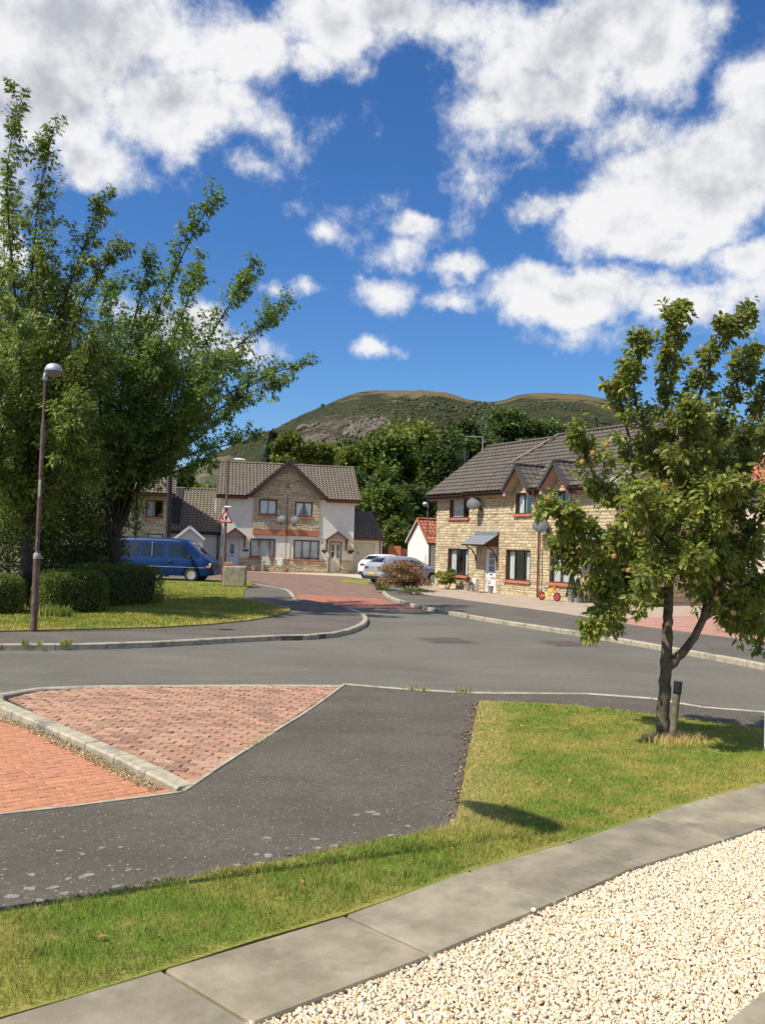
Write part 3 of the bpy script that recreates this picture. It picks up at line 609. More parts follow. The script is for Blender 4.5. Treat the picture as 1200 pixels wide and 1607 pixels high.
# a few stones kicked on to the slabs
tag(pebbles('stray_stone', np.array([G(837, 1428, ZS+.012)]), np.array([.02]), M_gr, np.array([[1.15, 1.15, 1.15]])), 'single white stone lying on the lower edge of the path slabs', 'stone'); bpy.data.objects['stray_stone']['kind'] = 'thing'

# grass blades on the near lawn
def in_poly(x, y, poly):
    c = False; j = len(poly)-1
    for i in range(len(poly)):
        if (poly[i][1] > y) != (poly[j][1] > y) and x < (poly[j][0]-poly[i][0])*(y-poly[i][1])/(poly[j][1]-poly[i][1])+poly[i][0]: c = not c
        j = i
    return c
def in_poly_np(x, y, poly):
    c = np.zeros(len(x), bool); j = len(poly)-1
    for i in range(len(poly)):
        xi, yi = poly[i]; xj, yj = poly[j]
        if yi != yj:
            c ^= ((yi > y) != (yj > y)) & (x < (xj-xi)*(y-yi)/(yj-yi)+xi)
        j = i
    return c
def view_np(x, y, z, mx=40):
    d = np.stack([x-EYE.x, y-EYE.y, np.full_like(x, z-EYE.z)], 1); zc = d@np.array(cF)
    px = 600+FPX*(d@np.array(cR))/zc; py = 803.5-FPX*(d@np.array(cU))/zc
    return (zc > .2) & (px > -mx) & (px < 1200+mx) & (py < 1607+mx), px, py
def dist_line(x, y, pts):
    best = np.full(len(x), 1e9)
    for i in range(len(pts)-1):
        ax_, ay_ = pts[i]; bx, by = pts[i+1]; dx, dy = bx-ax_, by-ay_; t = np.clip(((x-ax_)*dx+(y-ay_)*dy)/(dx*dx+dy*dy), 0, 1)
        best = np.minimum(best, np.hypot(x-ax_-t*dx, y-ay_-t*dy))
    return best
nb = 900000
x = rng.uniform(-3.6, 8.6, nb); y = rng.uniform(3.6, 13.6, nb)
keep = rng.random(nb) < np.clip((6.2/y)**1.7, 0, 1)
x, y = x[keep], y[keep]; v, px, py = view_np(x, y, .08); x, y = x[v], y[v]
ins = in_poly_np(x, y, lawn_poly) & (y > np.interp(x, [p_[0] for p_ in gp(slab_top, ZP)], [p_[1] for p_ in gp(slab_top, ZP)])+.008); x, y = x[ins], y[ins]
dA = dist_line(x, y, pA); right = dist_line(x, y, pA[10:])
strip = (px[v][ins] < 720)
dry = np.clip(1.25 - right/0.42, 0, 1) + np.clip(.5-dA/.25, 0, .5)
lush = np.clip((7.6-y)/1.8, 0, 1)*0.75*(0.4+0.6*rng.random(len(x)))*np.clip(dA/.12, 0, 1)
n = len(x); print('blades', n); cl8 = np.array([noise.noise(Vector((a*5, b_*5, 0))) for a, b_ in zip(x, y)]); cl9 = np.array([noise.noise(Vector((a*1.7, b_*1.7, 4))) for a, b_ in zip(x, y)]); lush = lush*np.clip(.75+1.3*cl9, 0, 1.2)
blades_o = blades('grass', np.stack([x, y, np.full(n, ZP+.010)], 1), (np.where(y < 7, .036, .024) + .012*lush)*(1+.75*cl8)*(1+(rng.random(n) < .03)*.9), np.clip(.0034*y/5.5, .003, .008), 1.35, dry=dry*0.9, bright=(.42, .85), green=lush)
fl = np.stack([rng.uniform(-2, 6.5, 260), rng.uniform(4.5, 12.5, 260)], 1); okf = in_poly_np(fl[:, 0], fl[:, 1], lawn_poly); fl = fl[okf][:110]; n_f = len(fl)
lf = leaf_mesh('fallen_leaves', np.column_stack([fl, np.full(n_f, ZP+.04)]), np.column_stack([rng.normal(size=(n_f, 2)), np.zeros(n_f)]), np.tile([0, 0, 1.0], (n_f, 1))+rng.normal(size=(n_f, 3))*.3, rng.uniform(.03, .055, n_f), rng.uniform(.018, .03, n_f), leaf_cols(n_f, .7, 1.3, .3))
link('fallen_leaves', lf, leaf_mat('dry_leaf', (.42, .24, .07), .2), kind='stuff', label='scattered dry yellow leaves lying on the near lawn', cat='leaves')
tag(blades_o, 'short mown grass, green by the path and straw coloured along the asphalt edge', 'grass')
# ragged dead grass and crumbs spilling on the asphalt beside the lawn
sp = along([(716, 1290), (724, 1240), (735, 1180), (744, 1135), (751, 1103)], 520, .045, ZP+.004, bias=0.02)
P_ = np.array(sp); tag(pebbles('dead_leaves', P_, rng.uniform(.004, .014, len(P_)), M_lit, np.array([[.25, .2, .16], [1.2, 1.05, .8], [.8, .5, .3]])[rng.choice(3, len(P_), p=[.7, .2, .1])], flat=.45), 'dark crumbs and dead leaves scattered along the lawn edge', 'debris')
sp = along([(0, 1432), (200, 1398), (400, 1360), (560, 1330), (700, 1302)], 700, .035, ZP+.004)
P_ = np.array(sp); tag(pebbles('edge_soil', P_, rng.uniform(.004, .011, len(P_)), M_earth, np.ones((len(P_), 3)), flat=.5), 'dark soil crumbs along the lower asphalt edge', 'soil')
# lichen spots on the asphalt
lb = MB()
for (lx, ly, w) in [(20,1407,15),(45,1395,13),(60,1417,14),(80,1393,12),(70,1419,20),(100,1402,16),(62,1413,12),(8,1364,7),(50,1372,9),(110,1378,8),(135,1374,14),(190,1390,7),(203,1365,8),(218,1364,7),(183,1391,16),(215,1390,11),(245,1380,10),(240,1388,6),(190,1329,6),(300,1392,6),(420,1342,14),(411,1355,13),(372,1357,8),(420,1315,10),(401,1340,8),(450,1331,6),(495,1317,11),(500,1330,9),(524,1327,9),(560,1278,8),(580,1274,12),(590,1277,10),(130,1340,9),(95,1335,7),(160,1330,8),(330,1268,5),(485,1266,5),(560,1192,4),(612,1310,8),(640,1296,7),(470,1331,6)]:
    c = G(lx, ly, ZP+.0025); r0 = w/FPX*c.y*.62
    for kk in range(3):
        o_ = Vector((random.uniform(-.6, .6)*r0, random.uniform(-.6, .6)*r0, 0)); rr_ = r0*random.uniform(.45, .95); m_ = 11; ph = random.random()*6
        lb.prism([(c.x+o_.x+rr_*(1+.22*math.sin(3*t+ph)+.1*random.uniform(-1, 1))*math.cos(t), c.y+o_.y+rr_*(1+.2*math.sin(2*t+ph)+.1*random.uniform(-1, 1))*math.sin(t)) for t in [2*math.pi*i_/m_ for i_ in range(m_)]], ZP-.001, ZP+.0016+.0006*kk, rc(.8, 1.1))
lb.build('lichen', mat('lichen_grey', (0.24, 0.225, 0.185), .95, .25, 90, attr=True), kind='stuff', label='pale grey lichen patches on the dark footpath', cat='lichen')

# ---- far left footway, kerb and lawn
kerbL = [(-260, 1017), (-100, 1018), (0, 1019), (120, 1018), (250, 1014), (400, 1005), (440, 1004), (480, 1003), (530, 998), (560, 989), (575, 979), (572, 969), (560, 963), (546, 959)]
kL = smooth_line(gp(kerbL, 0.02), 4)
lawnL = [(-260, 995), (-100, 995), (0, 992), (120, 989), (250, 986), (330, 981), (390, 975), (430, 968), (455, 960), (452, 955), (425, 949), (380, 940), (384, 926), (400, 917), (388, 912), (330, 910), (240, 908), (100, 905), (-260, 900)]
kerbL2 = [(465, 943), (457, 932), (445, 926), (400, 918)]
foot_poly = [tuple(p[:2]) for p in kL] + gp([(520, 952), (463, 943)]) + gp([(456, 931), (440, 925), (400, 915)]) + gp([(-260, 896)])
sheet('footway', foot_poly, ZF, M_foot, .16, kind='structure')
kerb_line('footway_kerb', kL, 0.13, -.03, ZF+.012, 0.9)
kerb_line('drive_kerb', smooth_line(gp(kerbL2, .05), 4), .15, -.03, ZF+.02, .8)
lawnL_poly = gp(lawnL, ZF)
sheet('verge', lawnL_poly, ZF+.03, lawn_mat(), .1, kind='structure')
nb = 260000; x = rng.uniform(-22, -2, nb); y = rng.uniform(18, 42, nb); keep = rng.random(nb) < np.clip((22/y)**2, 0, 1); x, y = x[keep], y[keep]
v, px, py = view_np(x, y, .13, 10); x, y = x[v], y[v]; ins = in_poly_np(x, y, lawnL_poly); x, y = x[ins], y[ins]; n = len(x)
dE = dist_line(x, y, lawnL_poly[:12]); print('far blades', n)
tag(blades('verge_grass', np.stack([x, y, np.full(n, ZF+.03)], 1), .05, .02, .9, dry=np.clip(.75-dE/.5, 0, .75), bright=(.5, .85)), 'short sunlit grass round the clipped hedges and the lamp post', 'grass')
# ---- cul-de-sac surfaces
sheet('red_ramp', gp([(466, 932), (590, 938), (611, 944), (690, 958), (640, 956), (560, 953), (500, 948), (463, 943)], .006), .006, mat('red_ramp', (0.36, 0.135, 0.085), .9, .2, 3, attr=False, dirt=(.22, .11, .08)), .02, kind='structure')
sheet('shared_drive', gp([(466, 931.6), (590, 937.6), (606, 941), (600, 930), (592, 921), (560, 914), (548, 905), (440, 900), (330, 893), (330, 914), (400, 915), (456, 930)], .008), .008, mat('shared_drive', (0.215, 0.130, 0.095), .9, .15, 2, dirt=(.16, .10, .078)), .02, kind='structure')
sheet('drive_lawn', gp([(530, 913.5), (580, 917), (580, 911), (540, 909)], .03), .03, lawn_mat(), .05, kind='structure')
sheet('far_apron', gp([(300, 893), (400, 897), (540, 904), (580, 909), (720, 915), (720, 893), (260, 880)], .03), .03, mat('apron_gravel', (0.50, 0.42, 0.29), .95, .2, 8), .06, kind='structure')
# ---- right footway, kerb, house aprons
kerbR = [(598, 926), (606, 937), (640, 950), (690, 961), (760, 974), (830, 985), (900, 996), (1000, 1013), (1100, 1031), (1200, 1050), (1400, 1090)]
kR = smooth_line(gp(kerbR, 0.02), 4)
footR = [(1400, 1030), (1200, 1008), (1100, 995), (1000, 982), (940, 972), (880, 962), (800, 951), (740, 943), (700, 937), (640, 931), (620, 925), (600, 921)]
sheet('side_footway', [tuple(p[:2]) for p in kR] + gp(footR, ZF), ZF, M_foot, .16, kind='structure')
kerb_line('side_kerb', kR, 0.14, -.03, ZF+.012, .9)
M_pale = mat('pale_paving', (0.40, 0.32, 0.24), .9, .12, 2.5, .2, 50, dirt=(.30, .24, .19))
M_pinkp = mat('pink_paving', (0.40, 0.215, 0.165), .9, .15, 2.5, .2, 50)
A_ = gp(footR, ZF)
sheet('house_apron', A_[3:10] + [tuple(G(640, 905, .05)[:2]), (9, 42), (16, 34), (12, 27)], ZF+.004, M_pale, .12, kind='structure')
sheet('pink_drive', A_[:5] + gp([(930, 966), (1010, 970)], ZF) + [(13.0, 33), (26, 24)], ZF+.009, M_pinkp, .1, kind='structure')
# path slabs with a timber edge by the terrace

# ================================================================== BUILDINGS
# local frame of every facade: x along the wall, -y out of the wall, z up
def openings_cells(x0, x1, z0, z1, ops):
    xs = sorted({x0, x1, *[min(max(o[0], x0), x1) for o in ops], *[min(max(o[2], x0), x1) for o in ops]})
    zs = sorted({z0, z1, *[min(max(o[1], z0), z1) for o in ops], *[min(max(o[3], z0), z1) for o in ops]})
    for i in range(len(xs)-1):
        for j in range(len(zs)-1):
            cx_, cz = (xs[i]+xs[i+1])/2, (zs[j]+zs[j+1])/2
            if not any(o[0] < cx_ < o[2] and o[1] < cz < o[3] for o in ops): yield xs[i], xs[i+1], zs[j], zs[j+1]
def wall_panel(name, x0, x1, z0, z1, ops, mt, parent, y=0.0, t=.25, gable=None, M=None):
    b = MB()
    for a in openings_cells(x0, x1, z0, z1, ops): b.box(a[0], a[1], y, y+t, a[2], a[3], M=M)
    if gable:
        xl, xr, xa, za = gable; vs = [Vector(p) for p in ((xl, y, z1), (xr, y, z1), (xa, y, za), (xl, y+t, z1), (xr, y+t, z1), (xa, y+t, za))]
        if M is not None: vs = [M @ v for v in vs]
        b.add(vs, [(0, 1, 2), (5, 4, 3), (0, 2, 5, 3), (1, 4, 5, 2)])
    return b.build(name, mt, parent)
STONE_PAL = [((1, 1, 1), 5), ((1.1, 1.1, 1.08), 3), ((.88, .86, .84), 2), ((1.10, 1.0, .84), 1.6), ((.80, .70, .60), .6), ((.90, .96, 1.0), 1.2)]
def stone_col():
    c = random.choices([p[0] for p in STONE_PAL], [p[1] for p in STONE_PAL])[0]; k = random.uniform(.92, 1.12); return tuple(x*k for x in c)
STONE_ME = []
def stone_meshes():
    if STONE_ME: return STONE_ME
    for i in range(16):
        b = MB(); j = lambda s: random.uniform(-s, s); d = .5
        fr = [(-.5+.04+j(.02), -1+j(.2), -.5+.1+j(.04)), (.5-.04+j(.02), -1+j(.2), -.5+.1+j(.04)), (.5-.04+j(.02), -1+j(.2), .5-.1+j(.04)), (-.5+.04+j(.02), -1+j(.2), .5-.1+j(.04))]
        mid = [(-.5, -.35, -.5), (.5, -.35, -.5), (.5, -.35, .5), (-.5, -.35, .5)]; bk = [(p[0], 0.2, p[2]) for p in mid]
        b.add(fr+mid+bk, [(0, 1, 2, 3)] + [(4+k, 4+(k+1) % 4, (k+1) % 4, k) for k in range(4)] + [(8+k, 8+(k+1) % 4, 4+(k+1) % 4, 4+k) for k in range(4)], stone_col())
        STONE_ME.append(b.build('stone', M_cream, me_only=True))
    return STONE_ME
def stones(parent, x0, x1, z0, z1, ops, y=0.0, hmin=.10, hmax=.19, lmin=.18, lmax=.52, top=None, n_obj=0, prefer=None, M=None, proud=.035):
    """coursed rubble; top(x) limits height for gables; n_obj stones become objects, the rest one part"""
    zc = sorted({z0, z1, *[o[1] for o in ops if z0 < o[1] < z1], *[o[3] for o in ops if z0 < o[3] < z1]}); items = []
    for a, b in zip(zc[:-1], zc[1:]):
        z = a
        while z < b-1e-4:
            h = random.uniform(hmin, hmax)
            if b-z-h < hmin*.7: h = b-z
            if h > hmax*1.3: h = (b-z)/2
            iv = [(x0, x1)]
            for o in ops:
                if o[1] < z+h/2 < o[3]:
                    iv = [s for p in iv for s in ((p[0], min(p[1], o[0])), (max(p[0], o[2]), p[1])) if s[1]-s[0] > .03]
            for s0, s1 in iv:
                x = s0
                while x < s1-1e-4:
                    w = random.uniform(lmin, lmax)*(1.0 if h > .13 else 1.15)
                    if s1-x-w < lmin*.6: w = s1-x
                    if w > lmax*1.4: w /= 2
                    if not top or (top(x+w*.15) > z+h*.55 and top(x+w*.85) > z+h*.55): items.append((x+w/2, z+h/2, w-.012, h-.012))
                    x += w
            z += h
    if prefer: items.sort(key=prefer)
    ms = stone_meshes(); rest = MB()
    for k, (cx_, cz, w, h) in enumerate(items):
        p = random.uniform(.7, 1.2)*proud
        if k < n_obj:
            o = link('stone', random.choice(ms), None, parent); o.location = (cx_, y, cz); o.scale = (w, p, h)
            if M is not None: o.matrix_local = M @ o.matrix_local
        else:
            j = lambda s: random.uniform(-s, s); x_, X, z_, Z = cx_-w/2, cx_+w/2, cz-h/2, cz+h/2; e = .018
            vs = [(x_+e+j(.008), y-p+j(.008), z_+e), (X-e+j(.008), y-p+j(.008), z_+e), (X-e+j(.008), y-p+j(.008), Z-e), (x_+e+j(.008), y-p+j(.008), Z-e), (x_, y-p*.35, z_), (X, y-p*.35, z_), (X, y-p*.35, Z), (x_, y-p*.35, Z), (x_, y+.003, z_), (X, y+.003, z_), (X, y+.003, Z), (x_, y+.003, Z)]
            if M is not None: vs = [M @ Vector(v) for v in vs]
            rest.add(vs, [(0, 1, 2, 3)] + [(4+q, 4+(q+1) % 4, (q+1) % 4, q) for q in range(4)] + [(8+q, 8+(q+1) % 4, 4+(q+1) % 4, 4+q) for q in range(4)], stone_col())
    if rest.v: rest.build('stonework', M_cream, parent, kind='stuff')
def window(parent, x0, z0, x1, z1, y=0.0, bars=(), trans=(), frame=M_brown, sill=M_redst, curtain='sides', fw=.055, sillw=.10, bar_mat=None, deep=.09):
    b = MB(); yf = y+deep-.05; b.box(x0, x1, yf, yf+.06, z0, z0+fw); b.box(x0, x1, yf, yf+.06, z1-fw, z1); b.box(x0, x0+fw, yf, yf+.06, z0+fw, z1-fw); b.box(x1-fw, x1, yf, yf+.06, z0+fw, z1-fw)
    # inner reveal
    rv = .02; b.box(x0-rv, x0-.001, y-.03, yf+.10, z0-rv, z1+rv); b.box(x1+.001, x1+rv, y-.03, yf+.10, z0-rv, z1+rv); b.box(x0-.001, x1+.001, y-.03, yf+.10, z1+.001, z1+rv)
    w = b.build('window', frame, parent); xs = [x0+fw]
    for f in bars:
        xm = x0+(x1-x0)*f; m_ = MB(); m_.box(xm-fw*.45, xm+fw*.45, yf-.004, yf+.062, z0+fw, z1-fw); m_.build('mullion', bar_mat or frame, w); xs += [xm-fw*.45, xm+fw*.45]
    xs.append(x1-fw)
    for i in range(0, len(xs), 2):
        g = MB(); g.box(xs[i]-.003, xs[i+1]+.003, yf+.025, yf+.033, z0+fw-.003, z1-fw+.003); g.build('pane', M_glass, w)
    for f in trans:
        zm = z0+(z1-z0)*f; m_ = MB(); m_.box(x0+fw, x1-fw, yf+.004, yf+.056, zm-.02, zm+.02); m_.build('transom', frame, w)
    r_ = MB(); y2 = yf+1.1                                        # room behind the glass
    r_.box(x0-.3, x1+.3, y2, y2+.05, z0-.3, z1+.3); r_.box(x0-.35, x0-.3, yf+.2, y2, z0-.3, z1+.3); r_.box(x1+.3, x1+.35, yf+.2, y2, z0-.3, z1+.3); r_.box(x0-.3, x1+.3, yf+.2, y2, z0-.35, z0-.3); r_.box(x0-.3, x1+.3, yf+.2, y2, z1+.3, z1+.35)
    r_.build('room', M_dark, w)
    def cloth(a, c, za, zb_, amp=.02):
        n = max(6, int((c-a)/.035)); vs = []; yc = yf+.12
        for i in range(n+1):
            xx = a+(c-a)*i/n; yy = yc+amp*math.sin(i*1.9)+amp*.5*math.sin(i*.7); vs += [(xx, yy, za), (xx+random.uniform(-.004, .004), yy, zb_)]
        cb = MB(); cb.add(vs, [(2*i, 2*i+2, 2*i+3, 2*i+1) for i in range(n)]); cb.build('curtain', M_curt, w)
    W_ = x1-x0
    if curtain == 'sides': cloth(x0+fw, x0+W_*.27, z0, z1); cloth(x1-W_*.27, x1-fw, z0, z1)
    elif curtain == 'left': cloth(x0+fw, x0+W_*.55, z0, z1)
    elif curtain == 'full': cloth(x0+fw, x1-fw, z0, z1, .012)
    elif curtain == 'blind':
        cb = MB(); cb.box(x0+fw, x1-fw, yf+.1, yf+.105, z0, z1-.0); cb.build('blind', M_curt, w)
    elif curtain == 'swag':
        cb = MB(); cb.add([(x0+fw, yf+.11, z1), (x0+W_*.48, yf+.11, z1), (x0+W_*.2, yf+.11, z0+.1), (x0+fw, yf+.11, z0)], [(0, 3, 2, 1)]); cb.add([(x1-fw, yf+.11, z1), (x1-W_*.48, yf+.11, z1), (x1-W_*.2, yf+.11, z0+.1), (x1-fw, yf+.11, z0)], [(0, 1, 2, 3)]); cb.build('curtain', M_curt, w)
    if sill:
        s = MB(); a = .10; s.box(x0-a, x1+a, y-.12, yf-.001, z0-sillw, z0-.001); s.build('sill', sill, w)
    return w
def tiles(name, parent, O, S, T, wdt, lng, clip=None, tw=.30, co=.32, mt=None, amp=.022, step=.028, col=(.86, 1.12), under=True, matu=None):
    """tile courses: O eave corner, S along the eave, T up the slope (unit vectors), clip = convex polygon in (s, t)"""
    O = Vector(O); S = Vector(S).normalized(); T = Vector(T).normalized(); Nn = S.cross(T).normalized()
    if Nn.z < 0: Nn = -Nn
    prof = [(0, 1.0), (.14, 1.0), (.30, .25), (.5, 0), (.72, .12), (.86, .8)]
    nx = int(math.ceil(wdt/tw)); ny = int(math.ceil(lng/co)); vs = []; fs = []; cs = []
    xs = [(i+p[0], p[1]) for i in range(nx) for p in prof] + [(nx, 1.0)]; m_ = len(xs)
    for j in range(ny):
        b0 = len(vs); off = random.uniform(-.004, .004); tint = [random.uniform(*col) for _ in range(nx)]
        for (tt, lift, sk) in ((j*co, .004, 0), (j*co, step, 1), ((j+1)*co+.002, .006, 1)):
            for (xx, h) in xs:
                jit = 0.0; vs.append(O+S*min(xx*tw, wdt+.0)+T*min(tt+off, lng+.05)+Nn*(lift+(h*amp if sk else h*amp*.3)))
        for r_ in range(2):
            for i in range(m_-1):
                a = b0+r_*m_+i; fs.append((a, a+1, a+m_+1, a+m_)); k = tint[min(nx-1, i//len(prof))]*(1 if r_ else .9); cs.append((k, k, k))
    me = bpy.data.meshes.new(name); me.from_pydata([tuple(v) for v in vs], [], fs)
    a = me.attributes.new('Col', 'FLOAT_COLOR', 'FACE'); c = np.ones((len(fs), 4), np.float32); c[:, :3] = cs; a.data.foreach_set('color', c.ravel())
    if clip:
        bm = bmesh.new(); bm.from_mesh(me); ar = sum(clip[i][0]*clip[(i+1) % len(clip)][1]-clip[(i+1) % len(clip)][0]*clip[i][1] for i in range(len(clip)))
        cl = clip if ar > 0 else clip[::-1]
        for i in range(len(cl)):
            p, q = cl[i], cl[(i+1) % len(cl)]; P3 = O+S*p[0]+T*p[1]; d = S*(q[0]-p[0])+T*(q[1]-p[1]); n_ = d.cross(Nn) if S.cross(T).dot(Nn) > 0 else Nn.cross(d)
            bmesh.ops.bisect_plane(bm, geom=bm.verts[:]+bm.edges[:]+bm.faces[:], plane_co=P3, plane_no=n_.normalized(), clear_outer=True, dist=1e-5)
        bm.to_mesh(me); bm.free()
    o = link(name, me, mt, parent, kind='stuff')
    if under:
        pg = clip or [(0, 0), (wdt, 0), (wdt, lng), (0, lng)]; b = MB(); b.poly([O+S*p[0]+T*p[1]-Nn*.004 for p in pg], .07, Nn); b.build('roof_deck', matu or M_brown, parent)
    return o
def bar(name, p0, p1, w, h, mt, parent, up=(0, 0, 1), **k):      # a board from p0 to p1, w thick, h high (hanging below the line)
    p0, p1 = Vector(p0), Vector(p1); d = (p1-p0); s = d.cross(Vector(up)).normalized()*w/2; u = s.cross(d).normalized(); u = u if u.dot(Vector(up)) > 0 else -u; u = u*h
    b = MB(); vs = [p0-s, p0+s, p1+s, p1-s]; b.add([v-u for v in vs]+vs, [(0, 3, 2, 1), (4, 5, 6, 7), (0, 1, 5, 4), (1, 2, 6, 5), (2, 3, 7, 6), (3, 0, 4, 7)]); return b.build(name, mt, parent, **k)
def pipe(name, pts, r, mt, parent, **k):
    b = MB(); b.tube(pts, r, 8); return b.build(name, mt, parent, smooth=True, **k)
def gutter(parent, p0, p1, mt=M_brown, r=.06):
    p0, p1 = Vector(p0), Vector(p1); d = (p1-p0).normalized(); s = d.cross(Vector((0, 0, 1))); b = MB(); n = 8; vs = []
    for p in (p0, p1):
        for k in range(n+1):
            a = math.pi*k/n; vs.append(p+s*math.cos(a)*r-Vector((0, 0, 1))*math.sin(a)*r)
        for k in range(n, -1, -1):
            a = math.pi*k/n; vs.append(p+s*math.cos(a)*(r-.012)-Vector((0, 0, 1))*math.sin(a)*(r-.012))
    m_ = 2*(n+1); b.add(vs, [(k, (k+1) % m_, m_+(k+1) % m_, m_+k) for k in range(m_)]+[tuple(range(m_)), tuple(range(2*m_-1, m_-1, -1))]); return b.build('gutter', mt, parent)
def ridge(name, p0, p1, mt, parent, r=.11, seg=.42):
    p0, p1 = Vector(p0), Vector(p1); n = max(1, int((p1-p0).length/seg)); d = (p1-p0)/n; s = d.cross(Vector((0, 0, 1))).normalized(); u = s.cross(d).normalized(); u = u if u.z > 0 else -u; b = MB()
    for i in range(n):
        a, c = p0+d*i, p0+d*(i+1.03); vs = []; rr = r*random.uniform(.97, 1.03)
        for p, q in ((a, rr), (c, rr*.94)):
            for k in range(7):
                t = math.pi*k/6; vs.append(p+s*math.cos(t)*q+u*math.sin(t)*q*.75)
        b.add(vs, [(k, k+1, 8+k, 7+k) for k in range(6)] + [(0, 1, 2, 3, 4, 5, 6), (13, 12, 11, 10, 9, 8, 7)], rc(.85, 1.1))
    return b.build(name, mt, parent)
def door(parent, x0, x1, z0, z1, y=.06, mt=M_white, frame=M_white, kind='plain', glassm=None):
    b = MB(); f = .06; b.box(x0, x0+f, y-.03, y+.08, z0, z1); b.box(x1-f, x1, y-.03, y+.08, z0, z1); b.box(x0+f, x1-f, y-.03, y+.08, z1-f, z1)
    fr = b.build('door_frame', frame, parent); a, c = x0+f, x1-f; W_ = c-a; h = z1-f-z0; gl = []
    if kind == 'grid': gl = [(a+W_*(.2+.2*i+.01), z0+h*(.50+.155*j), a+W_*(.2+.2*(i+1)-.01), z0+h*(.50+.155*(j+1)-.02)) for i in range(3) for j in range(3)]
    elif kind == 'two': gl = [(a+W_*.14, z0+h*.46, a+W_*.38, z0+h*.93), (a+W_*.62, z0+h*.46, a+W_*.86, z0+h*.93)]
    elif kind == 'slot': gl = [(a+W_*.34, z0+h*.50, a+W_*.66, z0+h*.81)]
    elif kind == 'garage_small': gl = []
    d_ = MB()
    for q in openings_cells(a+.004, c-.004, z0+.02, z0+h-.004, gl): d_.box(q[0], q[1], y, y+.045, q[2], q[3])
    if kind in ('grid', 'slot', 'two'):
        if kind != 'two': d_.box(a+W_*.2, c-W_*.2, y-.012, y-.001, z0+h*.08, z0+h*.40)
        else: d_.box(a+W_*.12, a+W_*.42, y-.012, y-.001, z0+h*.08, z0+h*.38); d_.box(c-W_*.42, c-W_*.12, y-.012, y-.001, z0+h*.08, z0+h*.38)
    dd = d_.build('door', mt, parent)
    for q in gl:
        g = MB(); g.box(q[0], q[2], y+.015, y+.02, q[1], q[3]); g.build('pane', M_glass, dd); r_ = MB(); r_.box(q[0], q[2], y+.05, y+.055, q[1], q[3]); r_.build('backing', M_dark, dd)
    hd = MB(); hd.box(a+W_*.06, a+W_*.16, y-.05, y-.03, z0+h*.46, z0+h*.475); hd.box(a+W_*.06, a+W_*.08, y-.03, y-.001, z0+h*.45, z0+h*.485); hd.build('handle', M_dgrey, dd)
    if kind in ('grid', 'slot'): lb_ = MB(); lb_.box(a+W_*.35, a+W_*.65, y-.02, y-.013, z0+h*.42, z0+h*.445); lb_.build('letter_plate', M_dgrey, dd)
    st = MB(); st.box(x0-.1, x1+.1, -.25, y-.031, z0-.12, z0-.005); st.build('doorstep', M_slab, parent)
    return dd
def dish(loc, rz, label, tilt=28, r=.32, face=0, group='satellite dishes fixed to the house walls', drop=.0):
    t = empty('satellite_dish', loc, rz, label=label, cat='satellite dish', group=group)   # local -y points away from the wall
    Mx = Matrix.Translation((0, -.42, .12)) @ Matrix.Rotation(R(face), 4, 'Z') @ Matrix.Rotation(R(90-tilt), 4, 'X') @ Matrix.Scale(1.12, 4, (1, 0, 0)) if True else None
    b = MB(); pr = [(0.001, 0), (.1, .006), (.2, .022), (.28, .045), (r, .065), (r+.008, .063), (r-.02, .045), (.2, .008), (.001, -.014)]; b.lathe([(a*r/.33, -z) for a, z in pr], 24, Mx); b.build('reflector', mat('dish_grey', (.085, .09, .095), .6, .15, 5), t, smooth=True)
    b = MB(); b.tube([(0, -.005, -.15), (0, -.18, -.12), (0, -.36, .06)], .02, 8); b.box(-.06, .06, -.02, -.001, -.25, -.05); b.build('wall_bracket', M_dgrey, t)
    b = MB(); b.tube([Mx @ Vector((0, -r, .0)), Mx @ Vector((0, -r*1.15, -.2)), Mx @ Vector((0, -.12, -.36))], .011, 6); b.build('feed_arm', M_dgrey, t)
    b = MB(); b.tube([Mx @ Vector((0, -.12, -.36)), Mx @ Vector((0, -.09, -.27))], .03, 8); b.build('receiver', M_white, t)
    return t

# ------------------------------------------------------------------ right-hand stone terrace
TA = G(682, 922, .05); TR = R(-62)
ter = empty('stone_terrace_house', (TA.x, TA.y, .05), TR, label='long buff stone terrace with brown tiled roof, twin gablets and red sills', cat='house')
def tw(u, out=0.0, z=0.0):                                       # world point on/near the facade
    return ter.matrix_basis @ Vector((u, -out, z)) if False else Vector((TA.x+math.cos(TR)*u+math.sin(TR)*out, TA.y+math.sin(TR)*u-math.cos(TR)*out, .05+z))
UE = 12.9; EZ = 4.62
win = [(1.20, .70, 2.98, 1.97), (6.02, .68, 7.76, 2.00), (9.12, .72, 10.86, 1.99), (1.22, 3.46, 2.90, 4.42), (6.62, 3.58, 7.72, 4.47), (9.20, 3.62, 10.34, 4.47)]
drs = [(4.36, .02, 5.22, 2.03), (11.55, .02, 12.4, 2.03)]
ops = win+drs
wall_panel('wall', -.0, UE, -.3, EZ-.08, ops, M_mortar, ter)
wall_panel('gable_wall', .255, 7, -.3, EZ-.08, [], M_mortar, ter, M=Matrix.Translation((UE, 0, 0)) @ Matrix.Rotation(R(90), 4, 'Z'), gable=(.255, 7, 3.5, 7.35))
wall_panel('gable_wall', .255, 7, -.3, EZ-.08, [], M_mortar, ter, M=Matrix.Translation((.25, 0, 0)) @ Matrix.Rotation(R(90), 4, 'Z'), gable=(.255, 7, 3.3, 7.1))
wall_panel('rear_wall', 0, UE, -.3, EZ-.08, [], M_mortar, ter, y=7.0)
gab = [(7.17, 5.66, 6.22, 8.14), (9.77, 5.66, 8.80, 10.74)]     # apex u, apex z, left, right
